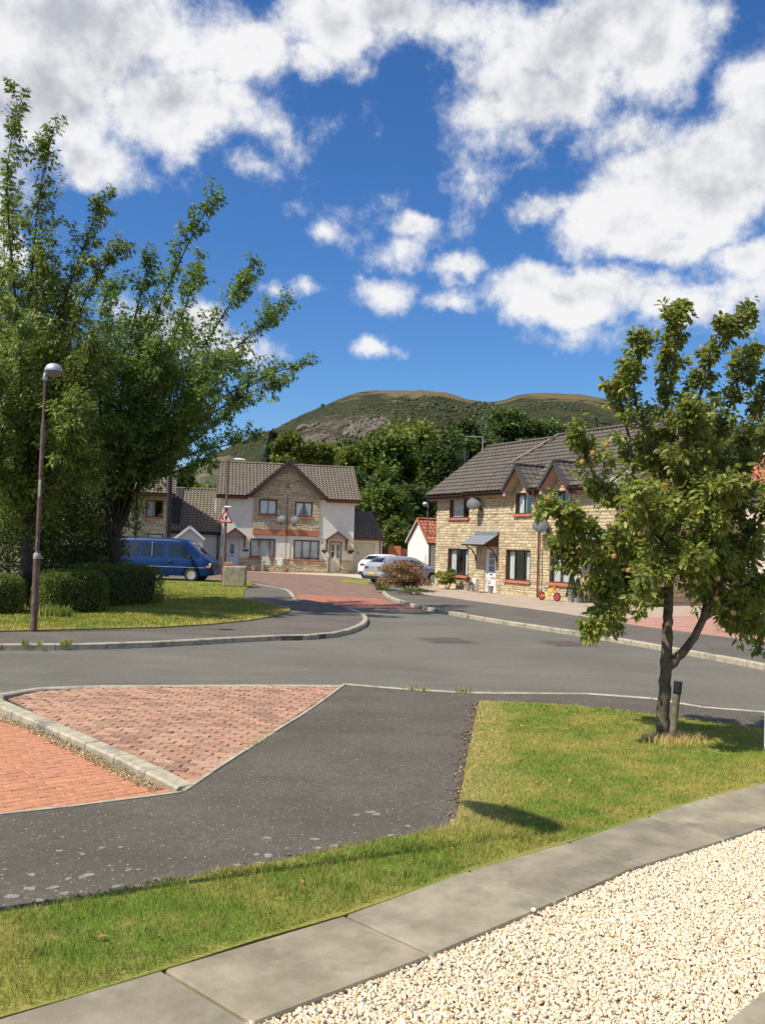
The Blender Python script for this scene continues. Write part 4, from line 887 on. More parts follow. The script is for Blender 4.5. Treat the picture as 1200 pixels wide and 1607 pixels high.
for gx_, gz, gl_, gr_ in gab:                                     # upper gablet walls carried above the eaves
    b = MB(); b.poly([(gl_+.12, -.001, EZ-.08), (gr_-.12, -.001, EZ-.08), (gx_, -.001, gz-.12)], .2, (0, -1, 0)); b.build('gablet_wall', M_mortar, ter)
def ttop(x):
    z = EZ-.10
    for gx_, gz, gl_, gr_ in gab:
        if gl_+.1 < x < gr_-.1: z = max(z, gz-.14-(abs(x-gx_))*(gz-.14-EZ)/(gr_-gl_)*2)
    return z
stones(ter, 0, UE, -.02, 5.7, [(a-.02, b, c+.02, d+.02) for a, b, c, d in ops], top=ttop, n_obj=300, prefer=lambda s: (-(s[2]*s[3]) if s[0] < 11 else 5), hmin=.09, hmax=.175, lmin=.18, lmax=.46)
stones(ter, 0, 7.0, -.02, 7.3, [], M=Matrix.Translation((UE, 0, 0)) @ Matrix.Rotation(R(90), 4, 'Z'), y=0, top=lambda x: EZ-.1+min(x, 7-x)*.78, hmin=.14, hmax=.22, lmin=.3, lmax=.6)
window(ter, *win[0], bars=(.72,), curtain='sides'); window(ter, *win[1], bars=(.33, .66), curtain='sides'); window(ter, *win[2], bars=(.36, .72), curtain='full')
window(ter, *win[3], bars=(.72,), curtain='left'); window(ter, *win[4], bars=(.5,), curtain='left'); window(ter, *win[5], bars=(.5,), curtain='none')
door(ter, *[drs[0][i] for i in (0, 2, 1, 3)], kind='grid'); door(ter, *[drs[1][i] for i in (0, 2, 1, 3)], mt=M_brown, frame=M_brown, kind='slot')
# left roof
EO = .42; hs = 36.0
def slope(name, u0, u1, eo, ez, rv, rz_, clipuv=None, mt=M_tile, seg=.3, **kw):
    """front slope from the eave (out eo, height ez) back to the ridge (in rv, height rz_)"""
    kw = {**dict(amp=.035, step=.05, col=(.90, 1.08)), **kw}; O = Vector((u0, -eo, ez)); T = Vector((0, rv+eo, rz_-ez)); ln = T.length; T.normalize(); cl = None
    if clipuv: cl = [((u-u0), t*ln) for u, t in clipuv]
    return tiles(name, ter, O, (1, 0, 0), T, u1-u0, ln, cl, mt=mt, **kw)
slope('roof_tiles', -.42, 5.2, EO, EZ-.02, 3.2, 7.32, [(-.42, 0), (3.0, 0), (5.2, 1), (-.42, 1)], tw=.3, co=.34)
rz0 = 7.47; k_g = lambda z: (z-EZ)/(rz0-EZ)
# right roof cut round the two gablets: convex strips
def tz(z): return (z-EZ)/(rz0-EZ)
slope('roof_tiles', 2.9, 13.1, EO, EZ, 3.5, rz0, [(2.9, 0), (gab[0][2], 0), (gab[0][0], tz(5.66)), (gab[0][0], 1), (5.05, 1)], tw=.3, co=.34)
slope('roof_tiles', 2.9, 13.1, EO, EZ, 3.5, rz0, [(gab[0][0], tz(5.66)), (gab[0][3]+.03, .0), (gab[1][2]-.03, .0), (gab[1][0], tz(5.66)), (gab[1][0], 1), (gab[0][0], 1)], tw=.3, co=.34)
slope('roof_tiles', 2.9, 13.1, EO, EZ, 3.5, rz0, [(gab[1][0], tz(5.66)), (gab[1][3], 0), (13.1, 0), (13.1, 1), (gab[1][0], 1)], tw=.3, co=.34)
for (u0, u1, rv, rz_, dz) in ((-.42, 5.2, 3.2, 7.32, -.02), (2.9, 13.1, 3.5, rz0, 0)):
    T = Vector((0, -(7.42-rv), rz_-EZ)); tiles('roof_tiles', ter, (u1, 7.42, EZ+dz), (-1, 0, 0), T, u1-u0, T.length, mt=M_tile)
ridge('ridge_tiles', (-.42, 3.2, 7.36), (5.0, 3.2, 7.36), M_tile, ter); ridge('ridge_tiles', (5.0, 3.5, rz0+.04), (13.1, 3.5, rz0+.04), M_tile, ter)
def sl(u0, t, dz=.05): return (u0, -EO+(3.5+EO)*t, EZ+(rz0-EZ)*t+dz)
ridge('hip_tiles', sl(3.95, .48, .06), sl(5.05, 1.0, .06), M_tile2, ter)
bar('verge_edge', sl(2.93, 0.01, .05), sl(3.95, .48, .05), .05, .10, M_tile, ter)
for gx_, gz, gl_, gr_ in gab:                                     # gablet roofs run back into the main slope
    g0 = -.5
    yb = (gz-EZ)/(rz0-EZ)*(3.5+EO)-EO                              # where the gablet ridge meets the slope
    for s, e in ((-1, gl_), (1, gr_)):
        A0 = Vector((e, g0, EZ+.02)); A1 = Vector((gx_, g0, gz+.02)); T = (A1-A0); ln = T.length
        O = A0 if s > 0 else A0; Sdir = Vector((0, 1, 0)); w_ = yb-g0+.05
        tiles('gablet_tiles', ter, O, Sdir, T, w_, ln, [(0, 0), ((-EO-g0)+.03, 0), (w_, ln), (0, ln)], tw=.3, co=.3, mt=M_tile, matu=M_lead)
        d = T.normalized(); off = Vector((0, -.03, .06))
        bar('bargeboard', A0-d*.06+Vector((0, -.035, .05)), A1+Vector((0, -.035, .05)), .05, .13, M_dgrey, ter)
        bar('barge_lining', A0+Vector((-s*.10, .02, -.09)), A1+Vector((0, .02, -.12)), .03, .10, M_redwd, ter)
        b = MB(); b.poly([A0+Vector((-s*.14, .02, -.10)), A1+Vector((0, .02, -.20)), A1+Vector((0, .48, -.20)), A0+Vector((-s*.14, .48, -.10))], .02, (0, 0, 1) if True else None); b.build('soffit', M_soffit, ter)
        b = MB(); zb = EZ-.10; b.poly([A0+Vector((-s*.03, .03, -.04)), A0+Vector((-s*.03, .03, -.28)), A0+Vector((-s*.20, .03, -.28)), A0+Vector((-s*.20, .03, .10))] if s < 0 else [A0+Vector((-s*.03, .03, -.04)), A0+Vector((-s*.20, .03, .10)), A0+Vector((-s*.20, .03, -.28)), A0+Vector((-s*.03, .03, -.28))], .48, (0, -1, 0)); b.build('box_end', M_soffit if s < 0 else M_redwd, ter)
    ridge('ridge_tiles', (gx_, g0-.02, gz+.05), (gx_, yb+.05, gz+.05), M_dgrey, ter, r=.09)
# eaves: fascia, soffit, gutter
for a, c, dz in ((-.42, 2.9, -.06), (2.92, gab[0][2], 0), (gab[0][3], gab[1][2], 0), (gab[1][3], 13.1, 0)):
    b = MB(); b.box(a, c, -EO+.02, -EO+.04, EZ-.20+dz, EZ-.02+dz); b.build('fascia', M_brown, ter)
    b = MB(); b.box(a, c, -EO+.04, -.04, EZ-.20+dz, EZ-.18+dz); b.build('soffit', M_soffit if c-a > 1 else M_brown, ter)
    gutter(ter, (a, -EO-.05, EZ-.03+dz), (c, -EO-.05, EZ-.03+dz))
bar('bargeboard', (-.40, -EO, EZ), (-.40, 3.2, 7.30), .03, .2, M_brown, ter); bar('bargeboard', (-.40, 7.4, EZ), (-.40, 3.2, 7.30), .03, .2, M_brown, ter)
bar('bargeboard', (13.12, -EO, EZ), (13.12, 3.5, rz0), .03, .2, M_white, ter); bar('bargeboard', (13.12, 7.4, EZ), (13.12, 3.5, rz0), .03, .22, M_white, ter)
pipe('downpipe', [(8.42, -EO-.05, EZ-.08), (8.42, -EO-.03, EZ-.3), (8.42, -.12, EZ-.6), (8.42, -.12, .0)], .038, M_redwd, ter)
pipe('downpipe', [(2.95, -EO-.05, EZ-.10), (2.95, -.12, EZ-.45), (2.95, -.12, EZ-.7)], .035, M_brown, ter)
pipe('cable', [(8.62, -.06, 3.9), (8.62, -.06, .1)], .012, M_brown, ter)
# door canopy: lean-to of dark slates on curved brackets
ca, cb_ = 3.62, 5.45
cn = empty('canopy', (0, 0, 0)); cn.parent = ter
T = Vector((0, .82, .50)); tiles('canopy_slates', cn, (ca, -.86, 2.20), (1, 0, 0), T, cb_-ca, T.length, tw=.26, co=.16, mt=M_lead, amp=.004, step=.014, matu=M_brown)
cn.children[0]['kind'] = 'stuff'
b = MB(); b.box(ca, cb_, -.14, -.04, 2.66, 2.80); b.build('lead_flashing', M_lead, cn)
for xx in (ca+.08, cb_-.08):
    b = MB(); b.poly([(xx+.02, -.80, 2.16), (xx+.02, -.06, 2.62), (xx+.02, -.06, 2.12)], .04, (1, 0, 0)); b.build('cheek', M_brown, cn)
    b = MB(); b.tube([(xx, -.08, 1.45), (xx, -.12, 1.7), (xx, -.3, 1.95), (xx, -.62, 2.12)], .035, 6); b.build('bracket', M_brown, cn)
cn2 = empty('canopy', (0, 0, 0)); cn2.parent = ter
T = Vector((0, .82, .50)); tiles('canopy_slates', cn2, (11.05, -.86, 2.20), (1, 0, 0), T, 1.7, T.length, tw=.26, co=.16, mt=M_lead, amp=.004, step=.014, matu=M_brown)
b = MB(); b.box(11.05, 12.75, -.14, -.04, 2.66, 2.80); b.build('lead_flashing', M_lead, cn2)
b = MB(); b.box(5.48, 5.56, -.06, -.04, 2.95, 3.06); b.build('alarm_box', M_white, ter)
# things on and by the terrace
dish(tw(3.93, .04, 4.02), TR, 'grey satellite dish under the eaves above the white front door', 26, face=38)
dish(tw(8.95, .04, 2.98), TR, 'dark satellite dish beside the downpipe between the two stone houses', 26, face=38)
ar = empty('tv_aerial', tw(1.0, -3.2, 7.36), TR+.4, label='thin galvanised television aerial on a bent mast above the left roof ridge', cat='aerial', group='roof aerials'); 
ar.rotation_euler.z = 0; _p = at(757, 704, TA.y+1.5); ar.location = _p
b = MB(); b.tube([(0, 0, -.9), (0, 0, .62)], .028, 6); b.build('mast', M_alu, ar); b = MB(); b.tube([(0, 0, .60), (-.9, 0, .60)], .022, 6); b.build('boom', M_alu, ar)
ar2 = empty('tv_aerial', at(729, 728, 56), 0, label='spiky television aerial with many short rods behind the left roof slope', cat='aerial', group='roof aerials')
b = MB(); b.tube([(0, 0, -.4), (0, 0, 1.0)], .03, 6); b.build('mast', M_dgrey, ar2)
for zz in (.55,): b = MB(); b.tube([(-.55, 0, zz), (.25, 0, zz)], .02, 6); b.build('boom', M_dgrey, ar2)
for i in range(6): b = MB(); xx = -.5+i*.14; b.tube([(xx, 0, .25), (xx, 0, .85)], .012, 5); b.build('rod', M_dgrey, ar2)

# ------------------------------------------------------------------ white and stone pair across the cul-de-sac
HA = G(553, 899, .1); HR = R(9.7)
h2 = empty('semi_detached_houses', (HA.x, HA.y, .1), HR, label='white rendered pair of houses with a broad stone gable and two side garages', cat='house')
def hw(u, out=0.0, z=0.0): return Vector((HA.x+math.cos(HR)*u+math.sin(HR)*out, HA.y+math.sin(HR)*u-math.cos(HR)*out, .1+z))
WL, EZ2, RZ2 = -9.0, 4.98, 7.50
PRJ = .45                                                        # the centre steps forward
cw0, cw1 = -6.88, -2.42
gops = [(-7.02, .88, -5.38, 2.12), (-4.08, .85, -2.38, 2.12)]; fops = [(-6.50, 3.80, -5.36, 4.80), (-4.08, 3.72, -2.92, 4.72)]
dops = [(-8.72, .05, -7.74, 2.18), (-1.66, .05, -.80, 2.12)]
wall_panel('wall', WL, 0, -.3, EZ2-.05, gops+dops+[(cw0+.02, 2.40, cw1-.02, EZ2)], M_render, h2)
wall_panel('rear_wall', WL, 0, -.3, EZ2, [], M_render, h2, y=7.2)
for xx in (WL, -.25): wall_panel('side_wall', .255, 7.2, -.3, EZ2, [], M_render, h2, M=Matrix.Translation((xx+.25, 0, 0)) @ Matrix.Rotation(R(90), 4, 'Z'), gable=(.255, 7.2, 3.6, RZ2-.1))
# centre bay: first floor in stone
wall_panel('bay_wall', cw0, cw1, 2.42, EZ2, fops, M_mortar, h2, y=-.06, t=.28)
b = MB(); b.poly([(cw0-.15, -.06, EZ2), (cw1+.15, -.06, EZ2), ((cw0+cw1)/2, -.06, 7.28)], .25, (0, -1, 0)); b.build('gable_wall', M_mortar, h2)
gm = (cw0+cw1)/2
stones(h2, cw0, cw1, 2.78, 7.2, [(a-.02, b_, c+.02, d+.02) for a, b_, c, d in fops], y=-.06, top=lambda x: 7.18-abs(x-gm)*1.0, hmin=.10, hmax=.20, lmin=.2, lmax=.55, proud=.04)
b = MB(); b.box(cw0-.02, cw1+.02, -.11, -.061, 2.42, 2.77); b.build('red_band', M_redst, h2)
stones(h2, WL, 0, -.05, .84, [(a-.02, b_, c+.02, d+.02) for a, b_, c, d in gops+dops], y=-.002, proud=.05, hmin=.12, hmax=.2, lmin=.2, lmax=.5)
b = MB(); b.box(gm-.12, gm+.12, -.12, -.10, 5.62, 6.0); b.build('red_vent', M_redst, h2)
window(h2, *gops[0], bars=(.38, .80), curtain='full', bar_mat=M_redwd, fw=.06); window(h2, *gops[1], bars=(.33, .66), curtain='blind', fw=.06, bar_mat=M_brown)
window(h2, *fops[0], y=-.06, bars=(.5,), curtain='full', fw=.06); window(h2, *fops[1], y=-.06, bars=(.5,), curtain='swag', fw=.06)
door(h2, dops[0][0], dops[0][2], dops[0][1], dops[0][3], kind='slot'); door(h2, dops[1][0], dops[1][2], dops[1][1], dops[1][3], mt=M_creamd, frame=M_brown, kind='two')
# main roof
T = Vector((0, 3.6+.35, RZ2-EZ2)); lr = T.length; ga_, gb_, gz2 = cw0-.45, cw1+.45, 7.42
tt = (gz2-EZ2)/(RZ2-EZ2)
kw = dict(tw=.24, co=.27, amp=.055, step=.06, mt=M_tile2, col=(.95, 1.05))
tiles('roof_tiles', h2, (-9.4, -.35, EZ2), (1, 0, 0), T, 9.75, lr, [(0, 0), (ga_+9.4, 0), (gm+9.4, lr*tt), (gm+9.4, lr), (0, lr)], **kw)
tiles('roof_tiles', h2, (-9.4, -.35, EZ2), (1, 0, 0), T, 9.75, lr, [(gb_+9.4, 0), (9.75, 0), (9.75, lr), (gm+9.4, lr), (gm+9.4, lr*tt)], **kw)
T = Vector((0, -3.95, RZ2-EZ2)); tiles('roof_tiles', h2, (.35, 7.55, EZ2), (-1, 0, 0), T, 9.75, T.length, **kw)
ridge('ridge_tiles', (-9.4, 3.6, RZ2+.05), (.35, 3.6, RZ2+.05), M_tile2, h2)
for s, e in ((-1, ga_), (1, gb_)):
    A0 = Vector((e, -.62, EZ2+.02)); A1 = Vector((gm, -.62, gz2+.02)); T = A1-A0; ln = T.length; w_ = 3.5*tt+.62+.1
    tiles('roof_tiles', h2, A0, (0, 1, 0), T, w_, ln, [(0, 0), (.32, 0), (w_, ln), (0, ln)], **kw)
    bar('bargeboard', A0+Vector((-s*.0, -.03, .06)), A1+Vector((0, -.03, .06)), .05, .12, M_dgrey, h2); bar('barge_lining', A0+Vector((-s*.12, .01, -.06)), A1+Vector((0, .01, -.08)), .03, .12, M_redwd, h2)
    b = MB(); b.poly([A0+Vector((-s*.1, 0, -.12)), A1+Vector((0, 0, -.16)), A1+Vector((0, .54, -.16)), A0+Vector((-s*.1, .54, -.12))], .02, (0, 0, 1)); b.build('soffit', M_soffit, h2)
ridge('ridge_tiles', (gm, -.64, gz2+.07), (gm, 3.4, gz2+.07), M_tile2, h2)
for a, c in ((-9.4, ga_), (gb_, .35)):
    b = MB(); b.box(a, c, -.34, -.32, EZ2-.20, EZ2-.02); b.build('fascia', M_redwd, h2); b = MB(); b.box(a, c, -.32, -.04, EZ2-.2, EZ2-.18); b.build('soffit', M_redwd, h2); gutter(h2, (a, -.40, EZ2-.03), (c, -.40, EZ2-.03), M_redwd)
pipe('downpipe', [(-4.62, -.10, 5.2), (-4.62, -.10, .0)], .02, M_brown, h2)
for xx in (.36, -9.41): bar('bargeboard', (xx, -.35, EZ2), (xx, 3.6, RZ2), .03, .2, M_redwd, h2); bar('bargeboard', (xx, 7.55, EZ2), (xx, 3.6, RZ2), .03, .2, M_redwd, h2)
# porches
for (a, c, nm) in ((-8.85, -7.30, 1), (-1.98, -.42, 2)):
    cn = empty('porch_canopy', (0, 0, 0)); cn.parent = h2; mdl = (a+c)/2
    for s, e in ((-1, a), (1, c)):
        A0 = Vector((e, -.78, 2.22)); A1 = Vector((mdl, -.78, 2.78)); T = A1-A0
        tiles('porch_tiles', cn, A0, (0, 1, 0), T, .76, T.length, tw=.19, co=.22, mt=M_lead, amp=.006, step=.015); bar('bargeboard', A0+Vector((0, -.03, .04)), A1+Vector((0, -.03, .04)), .04, .11, M_redwd, cn)
        b = MB(); b.tube([(e-s*.1, -.02, 1.55), (e-s*.1, -.1, 1.55), (e-s*.1, -.7, 2.15)], .04, 6); b.build('bracket', M_redwd, cn)
        b = MB(); b.box(e-s*.1-.035, e-s*.1+.035, -.76, -.02, 2.12, 2.19); b.box(e-s*.1-.03, e-s*.1+.03, -.06, -.01, 1.5, 2.12); b.build('bearer', M_redwd, cn)
    b = MB(); b.poly([(a+.06, -.70, 2.24), (c-.06, -.70, 2.24), (mdl, -.70, 2.70)], .03, (0, -1, 0)); b.build('porch_gable', M_soffit, cn)
# garages
for (x0, x1, kind) in ((-12.55, -9.02, 'L'), (.02, 2.1, 'R')):
    ezg = 2.45; y0 = .55
    if kind == 'L':
        o1 = [(-12.3, .02, -10.55, 2.12)]; wall_panel('garage_wall', x0, x1, -.3, ezg, o1, M_render, h2, y=y0)
        g_ = MB(); g_.box(-12.28, -10.57, y0+.08, y0+.12, .02, 2.10); gd = g_.build('garage_door', M_white, h2)
        for i in range(1, 7): q_ = MB(); q_.box(-12.28+.244*i-.008, -12.28+.244*i+.008, y0+.07, y0+.079, .05, 2.05); q_.build('rib', M_kerb, gd)
        for xx in (-11.95, -11.15): q_ = MB(); q_.box(xx-.14, xx+.14, y0+.06, y0+.078, 1.55, 1.85); q_.build('pane', M_black, gd)
        T = Vector((0, 4.1, 3.05)); tiles('roof_tiles', h2, (-12.75, y0-.3, ezg), (1, 0, 0), T, 3.74, T.length, **kw)
        tiles('dark_roof_patch', h2, (-12.78, y0-.3+.62, ezg+.46+.05), (1, 0, 0), T, 1.02, T.length-.75, tw=.24, co=.27, amp=.055, step=.06, mt=M_roofpatch, col=(.95, 1.05))  # near-black patch laid over the left part of the garage roof
        T2_ = Vector((0, -4.1, 3.05)); tiles('roof_tiles', h2, (-9.01, y0-.3+8.2, ezg), (-1, 0, 0), T2_, 3.74, T2_.length, **kw)
        wall_panel('garage_side', .255+y0, 8, -.3, ezg, [], M_render, h2, M=Matrix.Translation((x0+.25, 0, 0)) @ Matrix.Rotation(R(90), 4, 'Z'), gable=(.8, 8, 4.35, ezg+2.9))
        ridge('ridge_tiles', (-12.76, y0+3.8, ezg+3.12), (-9.05, y0+3.8, ezg+3.12), M_tile2, h2)
        b = MB(); b.box(-12.75, -9.02, y0-.30, y0-.28, ezg-.16, ezg-.0); b.build('fascia', M_brown, h2); gutter(h2, (-12.75, y0-.36, ezg), (-9.05, y0-.36, ezg), M_dgrey)
        pipe('downpipe', [(-9.2, y0-.3, ezg-.1), (-9.2, y0-.06, ezg-.45), (-9.2, y0-.06, 0)], .045, M_dgrey, h2)
        b = MB(); b.box(-9.52, -9.38, y0-.40, y0-.34, 3.55, 4.75, ); b.build('white_trim', M_white, h2)
    else:
        o1 = [(.08, .02, 1.58, 2.08)]; wall_panel('garage_wall', x0, x1, -.3, ezg, o1, M_render, h2, y=y0)
        g_ = MB(); g_.box(.10, 1.56, y0+.10, y0+.14, .02, 2.06); gd = g_.build('garage_door', M_creamd, h2)
        for i in range(1, 6): q_ = MB(); q_.box(.10+.243*i-.006, .10+.243*i+.006, y0+.09, y0+.099, .05, 2.02); q_.build('rib', M_kerb, gd)
        q_ = MB(); q_.box(.42, .48, y0+.06, y0+.098, 1.30, 1.42); q_.build('handle', M_dgrey, gd)
        T = Vector((0, 3.2, 1.9)); tiles('roof_tiles', h2, (.0, y0-.3, ezg), (1, 0, 0), T, 2.2, T.length, [(0, 0), (2.2, 0), (1.75, T.length), (0, T.length)], **kw)
        b = MB(); b.box(0.02, 2.2, y0-.30, y0-.28, ezg-.18, ezg-.0); b.build('fascia', M_redwd, h2); gutter(h2, (.0, y0-.36, ezg), (2.2, y0-.36, ezg), M_redwd)
        wall_panel('garage_side', .255+y0, 6.5, -.3, ezg, [], M_render, h2, M=Matrix.Translation((x1, 0, 0)) @ Matrix.Rotation(R(90), 4, 'Z'))
        T2_ = Vector((0, -3.2, 1.9)); tiles('roof_tiles', h2, (2.2, y0-.3+6.4, ezg), (-1, 0, 0), T2_, 2.2, T2_.length, **kw)
        pipe('downpipe', [(1.95, y0-.06, ezg-.1), (1.95, y0-.06, 0)], .04, M_dgrey, h2)
dish(hw(-5.06, .1, 3.42), HR, 'left satellite dish of the two below the stone gable windows', 26, face=-30); dish(hw(-4.16, .1, 3.40), HR, 'right satellite dish of the two below the stone gable windows', 26, face=-30)
for (u, lb_) in ((-2.02, 'hanging basket left of the cream front door'), (-.22, 'hanging basket right of the cream front door')):
    t = empty('hanging_basket', hw(u, .22, 1.42), HR, label='small dark green '+lb_, cat='hanging basket', group='hanging baskets by the cream door')
    b = MB(); b.lathe([(.01, -.14), (.10, -.10), (.15, 0), (.14, .01)], 12); b.build('basket', M_brown, t); P_, o_, tn = crown_points((0, 0, .04), (.2, .2, .16), 260, 8, seed=3); foliage('foliage', P_, o_, tn, .07, .05, leaf_mat('shrub_leaf', (.05, .09, .025)), t)
    b = MB(); b.tube([(0, .20, .5), (0, 0, .5), (0, 0, .1)], .008, 5); b.build('hanger', M_black, t)
b = MB(); b.box(-.18, .18, -.03, 0, -.07, .07); tag(b.build('house_plate', M_dgrey), 'small dark plate on the wall beside the left white door', 'sign'); o = bpy.data.objects['house_plate']; o.location = hw(-7.32, .04, 1.32); o.rotation_euler.z = HR
# garden chairs and pot in front
M_chair = mat('garden_chair_plastic', (0.50, 0.48, 0.42), .6, .05, 8)
def chair(loc, rz, label):
    t = empty('garden_chair', loc, rz, label=label, cat='chair', group='white garden chairs by the house wall')
    for sx in (-1, 1):
        for yy, top in ((-.24, .62), (.22, .9)):
            b = MB(); b.tube([(sx*.26, yy, 0), (sx*.25, yy*.95, top)], .022, 6); b.build('leg', M_chair, t)
        b = MB(); b.box(sx*.26-.03, sx*.26+.03, -.28, .24, .62, .65); b.build('armrest', M_chair, t)
    b = MB(); b.box(-.24, .24, -.24, .22, .40, .43); b.build('seat', M_chair, t); b = MB()
    b.add([(-.24, .20, .43), (.24, .20, .43), (.24, .32, .95), (-.24, .32, .95), (-.24, .23, .43), (.24, .23, .43), (.24, .35, .95), (-.24, .35, .95)], [(0, 1, 2, 3), (7, 6, 5, 4), (3, 2, 6, 7), (0, 3, 7, 4), (1, 5, 6, 2), (0, 4, 5, 1)]); b.build('backrest', M_chair, t)
chair(hw(-5.95, .75), HR+.15, 'white garden chair nearer the left window sill'); chair(hw(-5.15, .75), HR-.25, 'white garden chair below the satellite dishes')
def pot(loc, r, h, mt, label, name='plant_pot', seed=0, plant=None, group=None):
    t = empty(name, loc, 0, label=label, cat='plant pot', group=group); b = MB(); b.lathe([(r*.7, 0), (r, h*.92), (r*1.08, h*.92), (r*1.08, h), (r*.92, h), (r*.88, h*.85), (.001, h*.85)], 16); b.build('pot', mt, t, smooth=True)
    if plant: c, rad, n, ls, mt2 = plant; P_, o_, tn = crown_points(c, rad, n, 8, seed=seed); foliage('foliage', P_, o_, tn, ls, ls*.6, mt2, t)
    return t
L_shrub = leaf_mat('shrub_leaf', (.05, .09, .025)); L_bright = leaf_mat('bright_leaf', (.13, .19, .03), .4); L_pink = leaf_mat('pink_leaf', (.40, .19, .16), .3); L_dull = leaf_mat('dull_leaf', (.13, .11, .06), .3)
pot(hw(-6.75, .5), .14, .32, M_gpot, 'pale empty bucket standing below the left house window')
t = pot(hw(-4.6, .9), .13, .2, M_terra, 'low pot of pale flowers beside the garden chairs', seed=4, plant=((0, 0, .24), (.3, .2, .12), 220, .05, leaf_mat('pale_flower', (.45, .36, .42))))
# ------------------------------------------------------------------ stone house behind the trees, left
LA = at(266, 885, 58); LA.z = .1; LR = R(14)
h3 = empty('stone_house', LA, LR, label='stone house with pale tiled roof half hidden behind the leafy trees', cat='house')
def lw(u, out=0.0, z=0.0): return Vector((LA.x+math.cos(LR)*u+math.sin(LR)*out, LA.y+math.sin(LR)*u-math.cos(LR)*out, .1+z))
o1 = [(-1.55, 3.25, -.55, 4.3), (-1.35, 1.55, -.45, 2.2)]; wall_panel('wall', -2.2, 0, -.3, 4.75, o1, M_mortar, h3); stones(h3, -2.2, -.06, 0, 4.7, [(a-.02, b_, c+.02, d+.02) for a, b_, c, d in o1], hmax=.22)
o2 = [(-5.6, 3.3, -4.3, 4.35), (-5.7, .9, -4.2, 2.1)]; wall_panel('wall', -10, -2.205, -.3, 4.75, o2, M_mortar, h3, y=-.6, t=.3); stones(h3, -10, -2.21, 0, 4.7, [(a-.02, b_, c+.02, d+.02) for a, b_, c, d in o2], y=-.6, hmax=.22)
window(h3, *o1[0], bars=(.5,), curtain='left', frame=M_redwd); window(h3, *o1[1], frame=M_redwd, curtain='full'); window(h3, *o2[0], y=-.6, bars=(.5,), frame=M_redwd, curtain='none'); window(h3, *o2[1], y=-.6, bars=(.5,), frame=M_redwd)
wall_panel('side_wall', .255, 7, -.3, 4.75, [], M_whiter, h3, M=Matrix.Rotation(R(90), 4, 'Z'), gable=(.255, 7, 3.4, 7.6)); wall_panel('rear_wall', -10, 0, -.3, 4.75, [], M_mortar, h3, y=7)
wall_panel('side_wall', -.3, 7, -.3, 4.75, [], M_mortar, h3, M=Matrix.Translation((-9.75, 0, 0)) @ Matrix.Rotation(R(90), 4, 'Z'), gable=(-.3, 7, 3.4, 7.6))
T = Vector((0, 4.4, 3.15)); tiles('roof_tiles', h3, (-10.3, -1.0, 4.70), (1, 0, 0), T, 10.5, T.length, tw=.24, co=.27, amp=.055, step=.06, mt=M_tile2, col=(.95, 1.05)); T = Vector((0, -4.4, 3.15)); tiles('roof_tiles', h3, (.2, 7.8, 4.70), (-1, 0, 0), T, 10.5, T.length, tw=.24, co=.27, amp=.055, step=.06, mt=M_tile2, col=(.95, 1.05))
b = MB(); b.box(-10.2, .2, -1.0, -.97, 4.5, 4.68); b.build('fascia', M_redwd, h3); gutter(h3, (-10.2, -1.06, 4.66), (.2, -1.06, 4.66), M_redwd); pipe('downpipe', [(-2.1, -.10, 4.6), (-2.1, -.10, 0)], .05, M_brown, h3)
bar('bargeboard', (.22, -1.0, 4.72), (.22, 3.4, 7.85), .03, .2, M_white, h3)
# neighbouring porch roof
np_ = empty('gabled_porch', lw(1.1, 1.6), LR, label='small porch gable with white edging between the van and the garage', cat='porch')
for s in (-1, 1):
    A0 = Vector((s*.95, -.5, 1.95)); A1 = Vector((0, -.5, 2.75)); T = A1-A0; tiles('roof_tiles', np_, A0, (0, 1, 0), T, 1.5, T.length, tw=.27, co=.29, mt=M_tile2); bar('bargeboard', A0+Vector((0, -.02, .05)), A1+Vector((0, -.02, .05)), .04, .14, M_white, np_)
b = MB(); b.box(-.8, .8, -.4, .9, 0, 1.98); b.poly([(-.8, -.4, 1.98), (.8, -.4, 1.98), (0, -.4, 2.66)], .1, (0, -1, 0)); b.build('wall', M_pinkr, np_)

# ------------------------------------------------------------------ pink rendered house with red tiles at the right
PA = at(1163, 940, 38); PA.z = .1; PR = R(-62)
h4 = empty('rendered_house', PA, PR, label='pale pink rendered house with red tiled roof behind the apple tree', cat='house')
o3 = [(3.2, .9, 4.6, 2.1)]; wall_panel('wall', 0, 10, .62, 4.85, o3, M_pinkr, h4); b = MB(); b.box(-.04, 10, -.06, .26, -.3, .619); b.build('red_plinth', M_redst, h4); window(h4, *o3[0], bars=(.5,))
wall_panel('side_wall', .255, 6.5, -.3, 4.85, [], M_pinkr, h4, M=Matrix.Translation((.25, 0, 0)) @ Matrix.Rotation(R(90), 4, 'Z'), gable=(.255, 6.5, 3.2, 7.1))
wall_panel('side_wall', .255, 6.5, -.3, 4.85, [], M_pinkr, h4, M=Matrix.Translation((10, 0, 0)) @ Matrix.Rotation(R(90), 4, 'Z'), gable=(.255, 6.5, 3.2, 7.1)); wall_panel('rear_wall', 0, 10, -.3, 4.85, [], M_pinkr, h4, y=6.5)
T = Vector((0, 3.7, 2.5)); tiles('roof_tiles', h4, (-.4, -.45, 4.85), (1, 0, 0), T, 10.8, T.length, tw=.3, co=.34, amp=.035, step=.035, mt=M_tiler); T = Vector((0, -3.7, 2.5)); tiles('roof_tiles', h4, (10.4, 6.95, 4.85), (-1, 0, 0), T, 10.8, T.length, tw=.3, co=.34, mt=M_tiler)
